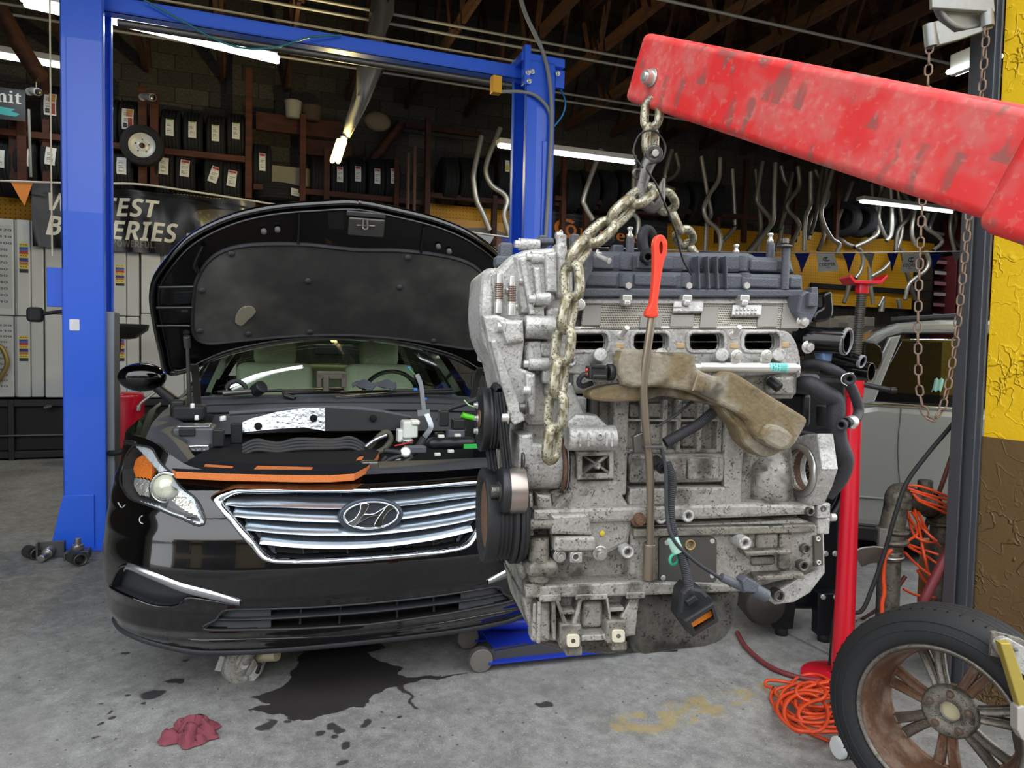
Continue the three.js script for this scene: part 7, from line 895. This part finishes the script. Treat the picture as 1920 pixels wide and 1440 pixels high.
{ // black drum fan on feet behind the engine
  const f1 = ground(1468, 1192), f2 = ground(1548, 1204), t = thing('drum_fan', 'large black steel drum fan on short legs behind the engine', 'fan'), bm = M(0x101216, .4, .2, { bumpMap: T.rough, bumpScale: .001, box: 3 }), cz = f1.z - .22, cx = (WORLD.at(1380, 900, cz).x + WORLD.at(1592, 900, cz).x) / 2, R = (WORLD.at(1592, 900, cz).x - WORLD.at(1380, 900, cz).x) / 2, top = WORLD.at(1560, 700, f1.z).y, bot = WORLD.at(1500, 1150, f1.z).y;
  const sx0 = WORLD.at(1390, 900, f1.z).x, sx1 = WORLD.at(1592, 900, f1.z).x; mesh('housing', [boxAB(sx0, sx1, bot, top, f1.z - .4, f1.z - .02, .05)], bm, t); const hc = V((sx0 + sx1) / 2, (bot + top) / 2 + .05, f1.z - .03); mesh('grille', [turn(hc, V(0, 0, 1), [[.24, 0], [.26, .01], [.26, .03], [.24, .04], [.23, .02]], 40), ...Array.from({ length: 5 }, (_, i) => turn(hc.clone().add(V(0, 0, .03)), V(0, 0, 1), [[.05 + i * .04, 0], [.056 + i * .04, .003], [.05 + i * .04, .006]], 32)), ...Array.from({ length: 8 }, (_, i) => rod(hc.clone().add(V(0, 0, .03)), hc.clone().add(V(Math.cos(i * .785) * .24, Math.sin(i * .785) * .24, .03)), .004))], mat.plastic, t); for (const [p, w] of [[f1, .1], [f2, .1]]) { const lg = mesh('leg', extr([[-.05, .04], [.04, .04], [.055, .24], [-.055, .24]], -.05, .02, .005).translate(p.x, 0, p.z), bm, t); mesh('foot', turn(V(p.x, 0, p.z - .02), QY, [[0, 0], [.03, 0], [.03, .03], [.022, .04]], 14), mat.rubber, lg); mesh('leg_bolt', [bolt(V(p.x - .03, .225, p.z + .02), V(0, 0, 1), .009), bolt(V(p.x + .03, .225, p.z + .02), V(0, 0, 1), .009)], mat.zinc, lg); }
  mesh('side_bolt', [[1548, 1038], [1566, 1038], [1553, 1112]].map(([x, y]) => bolt(WORLD.at(x, y, f1.z - .02), V(0, 0, 1), .01)), mat.zinc, t); mesh('motor', turn(WORLD.at(1420, 1120, f1.z - .02), V(0, 0, 1), [[0, .14], [.08, .13], [.1, .1], [.1, 0]], 24), M(0x2a2622, .6), t);
}
{ // bollard pipes with the orange lead
  const z = -3.0, p = (x, y, dz = 0) => WORLD.at(x, y, z + dz), gal = M(0xd8d6d0, .5, .5, { map: T.castC, bumpMap: T.rough, bumpScale: .002, box: 4 }), t = thing('pipe_stand', 'galvanised pipe hoop with elbows and unions beside the door track', 'pipe stand');
  const a = p(1670, 960), b = p(1768, 975, -.1); const fl = (q) => V(q.x - .03, 0, q.z);
  mesh('left_pipe', [rod(V(p(1666, 1100).x, 0, z), p(1668, 1040), .046, .046, 20)], gal, t); mesh('right_pipe', rod(V(p(1766, 1100, -.1).x, 0, z - .1), p(1768, 985, -.1), .05, .05, 20), gal, t); mesh('union', [boss(p(1668, 1050), p(1668, 1030), .055), boss(p(1668, 1032), p(1672, 985), .052), boss(p(1672, 1000), p(1673, 990), .066), boss(p(1672, 1020), p(1672, 1008), .068), rod(p(1672, 990), p(1682, 945), .05), boss(p(1768, 985, -.1), p(1768, 975, -.1), .066)], gal, t); mesh('elbow', [tube([p(1682, 950), p(1686, 930), p(1700, 930, -.02)], .054, 14, 16), tube([p(1745, 948, -.08), p(1762, 952, -.1), p(1768, 978, -.1)], .058, 14, 16)], gal, t); mesh('top_pipe', [rod(p(1692, 930), p(1750, 950, -.09), .05, .05, 20), boss(p(1735, 930, -.02), p(1735, 900, -.02), .03)], gal, t); mesh('band_clamp', boss(p(1668, 1046), p(1668, 1038), .058), mat.zinc, t);
  const orange = M(0xd4491e, .45), lead = (l, r, label, name = 'extension_lead') => single(name, tube(l, r, 7, l.length * 8), orange, label, 'cord');
  const coil = thing('extension_lead', 'orange extension lead looped over the pipe hoop', 'cord'); const loops = []; for (let i = 0; i < 7; i++) { const o = i * 5, d = .03 + .012 * i; if (i < 5) loops.push(tube([p(1696 + i * 5, 910 + i * 5, .055), p(1725, 912 + i * 7 + (i % 2) * 4, .062), p(1765, 926 + i * 8, .05), p(1812, 946 + i * 9 - (i % 2) * 6, .04)], .0055, 6, 30)); } for (const l of [[[1700, 950], [1712, 1000], [1735, 1015], [1755, 1018]], [[1710, 960], [1730, 990], [1750, 1010], [1762, 1025]], [[1705, 970], [1720, 1000], [1700, 1020], [1740, 1045], [1762, 1060]], [[1715, 955], [1725, 1000], [1735, 1050], [1745, 1085], [1760, 1095]], [[1722, 960], [1740, 1000], [1757, 1015]], [[1700, 1020], [1730, 1030], [1760, 1040]], [[1696, 1035], [1720, 1060], [1755, 1085]], [[1720, 1070], [1735, 1090], [1750, 1100]], [[1694, 1105], [1720, 1116], [1755, 1120]]]) loops.push(tube(l.map(([x, y], i) => p(x, y, .04 - .03 * (i % 2))), .0058, 6, 30)); mesh('loop', loops, orange, coil); 
  lead([p(1672, 1030, .08), p(1660, 1045, .08), p(1656, 1080, .08), p(1658, 1110, .08), p(1654, 1150, .08)].concat([V(p(1650, 1180).x, .01, z + .1)]), .0085, 'orange lead dropping straight from the pipe union'); 
  const cy = (l, r, m, label, cat = 'cord', name = 'cable') => single(name, tube(l, r, 7, l.length * 8), m, label, cat); cy([p(1820, 740, .05), p(1790, 790, .06), p(1740, 850, .06), p(1700, 905, .08), p(1680, 960, .1), p(1660, 1030, .1), p(1636, 1100, .1), p(1612, 1148, .1), p(1570, 1145, .05), V(p(1560, 1160).x, .02, z)], .009, mat.rubber, 'black cable running down past the pipe hoop'); cy([p(1818, 770, -.1), p(1790, 840, -.1), p(1762, 920, -.1), p(1738, 980, -.12), p(1725, 1010, -.12)], .010, M(0x6a3a2a, .6), 'brown cable hanging behind the pipe hoop'); cy([p(1808, 960, .12), p(1790, 1010, .12), p(1760, 1070, .12), p(1735, 1120, .12), p(1722, 1150, .1)], .02, M(0x6e2a30, .5), 'dark red air hose leaning across the pipes', 'hose', 'air_hose'); const gy = (x, y, h = .008) => ground(x, y, h);
  cy([gy(1382, 1186, .012), gy(1400, 1215, .012), gy(1440, 1248, .012), gy(1490, 1268, .012), gy(1540, 1276, .012), gy(1575, 1272, .012)], .011, M(0x6e2a30, .5), 'dark red air hose on the floor behind the engine', 'hose', 'air_hose'); cy([p(1698, 1080, -.05), p(1660, 1130, -.05), V(gy(1620, 1160).x, .012, gy(1620, 1160).z), gy(1590, 1172)], .009, M(0x6a3028, .6), 'brown cable trailing from the pipe hoop to the red stand');
  // vane and timber
  single('metal_vane', [thick([[1600, 1035], [1618, 1028], [1640, 1026], [1660, 1030]].map(([x, y], i) => Array.from({ length: 5 }, (_, k) => p(x + k * 4, y + k * 7 + (i === 3 ? -2 : 0), .1 - .02 * k))), .006), boxAB(p(1648, 990, .05).x, p(1664, 990, .05).x, p(1650, 1026, .05).y, p(1650, 990, .05).y, z + .04, z + .06, .003)], M(0x8f8d88, .5, .6, { bumpMap: T.rough, bumpScale: .002, box: 6 }), 'curved grey metal vane propped beside the pipe hoop', 'metal scrap'); const tb = p(1795, 1040, -.2); single('timber_post', boxAB(tb.x - .045, tb.x + .045, 0, p(1795, 1015, -.2).y, tb.z - .09, tb.z, .004), M(0xb8b0a0, .85, 0, { map: T.woodPale, box: 2 }), 'weathered timber post behind the pipe hoop', 'post'); const tb2 = p(1754, 1060, -.2); single('timber_post', boxAB(tb2.x - .025, tb2.x + .025, 0, p(1754, 1018, -.2).y, tb2.z - .09, tb2.z, .004), paleWood, 'thin pale timber stake between the two pipes', 'post');
}
{ // lead heaped on the floor, drink can
  const orange = M(0xd4491e, .45), t = thing('extension_lead', 'tangled orange extension lead heaped on the floor by the red stand', 'cord'), g = [], gy = (x, y, h) => ground(x, y, h);
  for (let i = 0; i < 15; i++) { const cx = 1530 + rr(-20, 36), cy = 1318 + rr(-22, 26), rx = rr(28, 85), ry = rr(14, 38), a0 = rr(-.5, .5), h = .01 + i * .0045, pts = []; for (let k = 0; k < 14; k++) { const a = k / 14 * 6.283, x = cx + Math.cos(a) * rx * Math.cos(a0) - Math.sin(a) * ry * Math.sin(a0), y = cy + Math.cos(a) * rx * Math.sin(a0) * .6 + Math.sin(a) * ry; pts.push(gy(x, Math.min(y, 1372), h + .012 * Math.sin(a * 2 + i))); } g.push(tube(pts, .0065, 6, 70, true)); }
  g.push(tube([gy(1450, 1290, .03), gy(1436, 1286, .02), gy(1440, 1276, .03), gy(1480, 1280, .03), gy(1540, 1300, .05)], .0065, 6, 40), tube([gy(1450, 1292, .02), gy(1446, 1312, .01), gy(1470, 1345, .008), gy(1510, 1370, .008), gy(1555, 1390, .008)], .0065, 6, 40)); g.forEach(q => mesh('loop', q, orange, t));
  const c = thing('spray_can', 'white and red spray can lying in front of the tyre', 'can'), a = ground(1566, 1422), b = ground(1600, 1424), r = .036; a.y = b.y = r; const d = V(1, 0, -.25).normalize(); a.y = r; const labM = M(0xffffff, .3, .2, { map: canvasTex(256, 128, (x, w, h) => { x.fillStyle = '#e4e4e0'; x.fillRect(0, 0, w, h); x.fillStyle = '#c0202a'; x.fillRect(0, 70, w, 50); x.fillStyle = '#d8b020'; x.fillRect(0, 40, w, 8); x.fillStyle = '#1a1a1a'; x.fillRect(0, 0, w, 10); x.font = 'bold 30px sans-serif'; x.fillText('G', 20, 66); x.fillText('B', 120, 100); }) });
  mesh('body', orient(new THREE.CylinderGeometry(r, r, .16, 28, 1).translate(0, .1, 0), a, d), labM, c); mesh('cap', turn(a, d, [[0, .002], [r * .85, 0], [r, .006], [r, .02], [r * .98, .022]], 28), M(0xdfe3e4, .4), c); mesh('black_band', turn(a.clone().addScaledVector(d, .018), d, [[r, 0], [r * 1.02, .002], [r * 1.02, .008], [r, .01]], 28), mat.plastic, c);
}
{ // wheel leaning at the front right: back of the rim faces the camera
  const cp = WORLD.at(1773, 1340, -2.02), wf = new Frame(cp, -46 * D2R, -.1, 0), R = .308, t = thing('alloy_wheel', 'tyre on a dirty alloy wheel, brown inner rim facing out, leaning at the front', 'wheel', wf);
  const w = .2; const pr = [[.205, .09], [.215, .1], [.235, .108], [.262, .104], [.288, .09], [.3, .074], [.304, .066]]; for (let i = 0; i < 4; i++) { const s = .058 - i * .036; pr.push([R, s], [R, s - .024], [R - .008, s - .027], [R - .008, s - .033]); } pr.push([.304, -.08], [.29, -.1], [.24, -.11], [.205, -.095]);
  mesh('tyre', turn(V(0, 0, 0), V(0, 0, 1), pr.reverse(), 72), mat.rubber, t); const blk = []; for (let i = 0; i < 60; i++) { const a = i / 60 * 6.283; blk.push(box(.004, .0016, .03, 0, R - .0004, .05).rotateZ(a)); } mesh('tread_siping', blk, mat.black, t);
  mesh('sidewall_ring', [turn(V(0, 0, .104), V(0, 0, 1), [[.248, 0], [.25, .003], [.253, .003], [.255, 0]], 72), turn(V(0, 0, .098), V(0, 0, 1), [[.275, 0], [.2765, .002], [.278, 0]], 72)], mat.rubber, t);
  T.brown = tex(256, (u, v) => { const a = fbm(u, v, 5, 4, 701), b = fbm(u, v, 40, 3, 702); let c = mix3([136, 114, 98], [112, 82, 62], sstep(.35, .65, a)); return c.map(q => q * (.85 + .3 * b)); });
  const brown = M(0xffffff, .6, .3, { map: T.brown, box: 4 }), rimM = M(0xa9a39b, .4, .6, { map: T.castA, box: 3 });
  mesh('rim_lip', turn(V(0, 0, 0), V(0, 0, 1), [[.207, .085], [.214, .102], [.208, .106], [.2, .1], [.197, .085]], 64), rimM, t, 'scuffed alloy rim lip'); mesh('rim_barrel', turn(V(0, 0, 0), V(0, 0, 1), [[.199, .098], [.192, .07], [.186, .02], [.178, -.04], [.172, -.075], [.176, -.09]], 64), brown, t, 'brown brake-dusted barrel');
  const spk = []; for (let i = 0; i < 7; i++) { const a = i / 7 * 6.283 + .2; for (const s of [-1, 1]) { const q = s * .1; const o = [V(Math.cos(a + q * 1.7) * .058, Math.sin(a + q * 1.7) * .058, -.045), V(Math.cos(a + q * 1.25) * .115, Math.sin(a + q * 1.25) * .115, -.055), V(Math.cos(a + q * 1.3) * .182, Math.sin(a + q * 1.3) * .182, -.072)]; const rows = []; const N = 8; const cv = new THREE.CatmullRomCurve3(o); for (let k = 0; k <= N; k++) { const p = cv.getPoint(k / N), d = cv.getTangent(k / N), sd = V(-d.y, d.x, 0).normalize(), hw = lerp(.013, .017, k / N); rows.push([p.clone().addScaledVector(sd, hw).add(V(0, 0, -.012)), p.clone().addScaledVector(sd, hw * .8).add(V(0, 0, .006)), p.clone().addScaledVector(sd, hw * .5).add(V(0, 0, -.002)), p.clone().addScaledVector(sd, -hw * .5).add(V(0, 0, -.002)), p.clone().addScaledVector(sd, -hw * .8).add(V(0, 0, .006)), p.clone().addScaledVector(sd, -hw).add(V(0, 0, -.012))]); } const sp = mesh('spoke', thick(rows, .014), i % 2 ? brown : rimM, t); } }
  mesh('outer_ring', turn(V(0, 0, -.08), V(0, 0, 1), [[.176, -.006], [.19, -.006], [.19, .01], [.172, .012], [.17, 0]], 56), brown, t); const hub = mesh('hub', [turn(V(0, 0, -.05), V(0, 0, 1), [[.028, .0], [.03, .022], [.05, .024], [.068, .02], [.076, .008], [.076, -.02]], 40)], mat.castGrime, t, 'rusty hub face'); mesh('lug_hole', Array.from({ length: 5 }, (_, i) => { const a = i / 5 * 6.283 + .3; return turn(V(Math.cos(a) * .052, Math.sin(a) * .052, -.029), V(0, 0, 1), [[.006, .004], [.011, .005], [.012, 0], [.006, -.001]], 14); }), mat.rust, hub); mesh('lug_bore', Array.from({ length: 5 }, (_, i) => { const a = i / 5 * 6.283 + .3; return turn(V(Math.cos(a) * .052, Math.sin(a) * .052, -.026), V(0, 0, 1), [[.006, 0], [0, .0005]], 12); }), mat.steelDark, hub); mesh('centre_cap', turn(V(0, 0, -.062), V(0, 0, 1), [[.028, 0], [.026, .004], [0, .005]], 28), M(0xc8c09a, .5), hub, 'cream centre cap');
  // bracket propped against the tyre
  const z = cp.z + .16, q = (x, y, d = 0) => WORLD.at(x, y, z + d), b = thing('caster_bracket', 'worn steel arm with a yellowed strut leaning on the tyre', 'steel bracket'); const ex2 = (l, d0, d1, m, n, label) => mesh(n, extr(l.map(([x, y]) => { const p = q(x, y, d1); return [p.x, p.y]; }), z + d0, z + d1, .003), m, b, label);
  ex2([[1860, 1186], [1866, 1184], [1916, 1198], [1960, 1225], [1960, 1290], [1900, 1240], [1858, 1230]], 0, .012, mat.castGrime, 'plate'); ex2(smooth([[1868, 1206], [1884, 1196], [1905, 1204], [1950, 1240], [1950, 1300], [1905, 1260], [1872, 1222]], 3), .012, .03, mat.cast, 'pivot_arm'); ex2([[1876, 1206], [1896, 1206], [1950, 1360], [1925, 1370]], .03, .055, M(0xb5a24e, .45, .4), 'strut', 'yellowed zinc strut'); ex2([[1908, 1328], [1918, 1324], [1940, 1330], [1940, 1400], [1918, 1388], [1908, 1370]], .03, .06, M(0xb9b4ac, .5, .3), 'pad'); mesh('pivot_pin', boss(q(1905, 1218, .02), q(1905, 1218, .04), .005), mat.steelDark, b); ex2([[1920, 1390], [1955, 1390], [1990, 1500], [1990, 1560], [1950, 1560]], .0, .05, mat.steelDark, 'lower_leg');
}
{ // floor jack with timber block, rag, starter motor
  const jw = ground(900, 1258), jf = ground(1060, 1240), j = thing('floor_jack', 'blue trolley jack under the front of the sedan', 'jack'), y0 = .05; const d = V(jf.x - jw.x, 0, jf.z - jw.z).normalize(), n = V(-d.z, 0, d.x), A = (u, v, y) => V(jw.x + d.x * u + n.x * v, y, jw.z + d.z * u + n.z * v); // v positive = towards camera? n chosen below
  const bm = M(0x1a35b0, .4, .1, { bumpMap: T.rough, bumpScale: .001, box: 3 }), jg = M(0x4a4a4c, .6, .4);
  for (const v of [0, .24]) { mesh('side_frame', [thick([[A(.02, -v, .04), A(.62, -v, .03)], [A(.02, -v, .085), A(.62, -v, .12)]], .012)], v ? bm : jg, j); mesh('flange', thick([[A(.03, -v - .01, .035), A(.7, -v - .01, .03)], [A(.03, -v + .03, .035), A(.7, -v + .03, .03)]], .008), bm, j); mesh('front_wheel', turn(A(-.0, -v - .02, .052), n, [[0, 0], [.02, .0], [.024, .006], [.046, .004], [.05, .008], [.05, .04], [.046, .044], [0, .044]], 28), M(0x7c7872, .5, .5), j); }
  mesh('deck', thick([[A(.06, .0, .085), A(.6, .0, .125)], [A(.06, -.24, .085), A(.6, -.24, .125)]], .008), bm, j, 'scuffed blue deck'); mesh('lift_arm', [rod(A(.55, -.12, .11), A(.05, -.12, .16), .035, .03, 12), boss(A(.03, -.12, .14), A(.03, -.12, .18), .055)], bm, j); mesh('handle_socket', rod(A(.66, -.12, .1), A(.9, -.12, .3), .03), bm, j);
  const wb = A(.06, -.12, .18); single('timber_block', box(.085, .10, .1, wb.x, .232, wb.z, .006), M(0xffffff, .8, 0, { map: T.woodPale, box: 3 }), 'pale timber block standing on the jack under the bumper', 'timber block');
  const rc = ground(362, 1380); const rows = []; for (let i = 0; i <= 26; i++) rows.push(Array.from({ length: 19 }, (_, k) => { const u = i / 26 - .5, v = k / 18 - .5, q = fbm(u + 1, v + 1, 5, 3, 801), e2 = fbm(u + 2.3, v + 1.1, 9, 2, 802), ed = 1 - Math.pow(Math.max(Math.abs(u), Math.abs(v)) * 2, 3); const wob = 1 + .25 * Math.sin(Math.atan2(v, u) * 5 + 1); return V(rc.x + u * .15 * wob + .03 * (e2 - .5), .004 + Math.max(0, ed) * (.012 + .05 * Math.pow(Math.abs(q - .5) * 3.2, .8)), rc.z + v * .13 * wob + .04 * (q - .5)); })); single('shop_rag', thick(rows.reverse(), .003), M(0x7c3c46, .9, 0, { bumpMap: T.fine, bumpScale: .001, box: 8, side: THREE.DoubleSide }), 'crumpled dark red shop rag on the concrete', 'rag');
  const s = ground(458, 1272), st = thing('starter_motor', 'grey starter motor lying under the front bumper', 'starter motor'); const S = (x, y, d2 = 0) => WORLD.at(x, y, s.z + d2);
  mesh('housing', [boss(S(448, 1244, -.06), S(456, 1250, .02), .075, .012, 28), boss(S(430, 1262, 0), S(446, 1222, 0), .025), boss(S(450, 1262, .03), S(470, 1222, .03), .022)], mat.castDirty, st); mesh('nose', [turn(S(458, 1250, .015), V(.1, 0, 1), [[.05, 0], [.035, .012], [.022, .02], [0, .022]], 24), boss(S(458, 1247, .02), S(458, 1247, .05), .018)], mat.cast, st); mesh('ear', [extr([S(405, 1254), S(416, 1226), S(426, 1228), S(418, 1256)].map(p => [p.x, p.y]), s.z - .02, s.z + .02, .004), extr([S(466, 1268), S(488, 1240), S(496, 1244), S(490, 1262), S(472, 1282)].map(p => [p.x, p.y]), s.z - .02, s.z + .02, .004)], mat.cast, st); mesh('stud', [boss(S(482, 1262, .03), S(488, 1244, .03), .008)], mat.plastic, st); mesh('solenoid', boss(S(484, 1230, -.02), S(520, 1228, .02), .024), M(0xc9c2a4, .5, .4), st); mesh('foot_flange', boxAB(S(430, 1276).x, S(470, 1276).x, 0.001, S(450, 1262).y, s.z - .04, s.z + .03, .006), mat.castDirty, st);
}
{ // chain hoist of the roller door with its hand chain
  const z = -2.75, p = (x, y, d = 0) => WORLD.at(x, y, z + d), t = thing('door_chain_hoist', 'grey chain wheel and guides of the door hoist, high at the jamb', 'chain hoist'), gm = M(0x9a9b98, .45, .5, { bumpMap: T.rough, bumpScale: .001, box: 4 });
  mesh('chain_wheel', [turn(p(1798, 2, -.03), V(.15, 0, 1), [[.06, 0], [.1, .01], [.115, 0], [.122, .012], [.112, .02], [.122, .028], [.115, .04], [.1, .03], [.06, .04]], 40)], gm, t); mesh('cover_plate', extr([[1746, -60], [1860, -60], [1866, 22], [1748, 14]].map(([x, y]) => { const q = p(x, y, .04); return [q.x, q.y]; }), z + .02, z + .04, .003), gm, t); mesh('guide_arm', extr([[1752, 40], [1760, 38], [1790, 60], [1840, 50], [1850, 30], [1866, 40], [1862, 52], [1800, 74], [1762, 84]].map(([x, y]) => { const q = p(x, y, .02); return [q.x, q.y]; }), z, z + .02, .003), gm, t); mesh('chain_guide', [pipe(p(1746, 88, .02), p(1742, 46, .02), .022, .018), pipe(p(1852, 50, .02), p(1850, 20, .02), .022, .018)], gm, t);
  const ch = thing('hand_chain', 'rusty hand chain hanging in a long loop beside the door jamb', 'chain'), cm = M(0x8a7568, .6, .5); chain([p(1743, 80, .02), p(1738, 200, .02), p(1732, 330, .02), p(1726, 450, .02), p(1722, 560, .02), p(1721, 650, .02), p(1724, 730, .02), p(1733, 770, .02), p(1746, 786, .02), p(1762, 774, .02), p(1776, 730, .02), p(1790, 650, .02), p(1803, 540, .02), p(1815, 420, .02), p(1828, 300, .02), p(1840, 180, .02), p(1850, 48, .02)], .030, .048, .0036, cm, ch, .6);
}
rebase();
renderer.render(scene, camera);
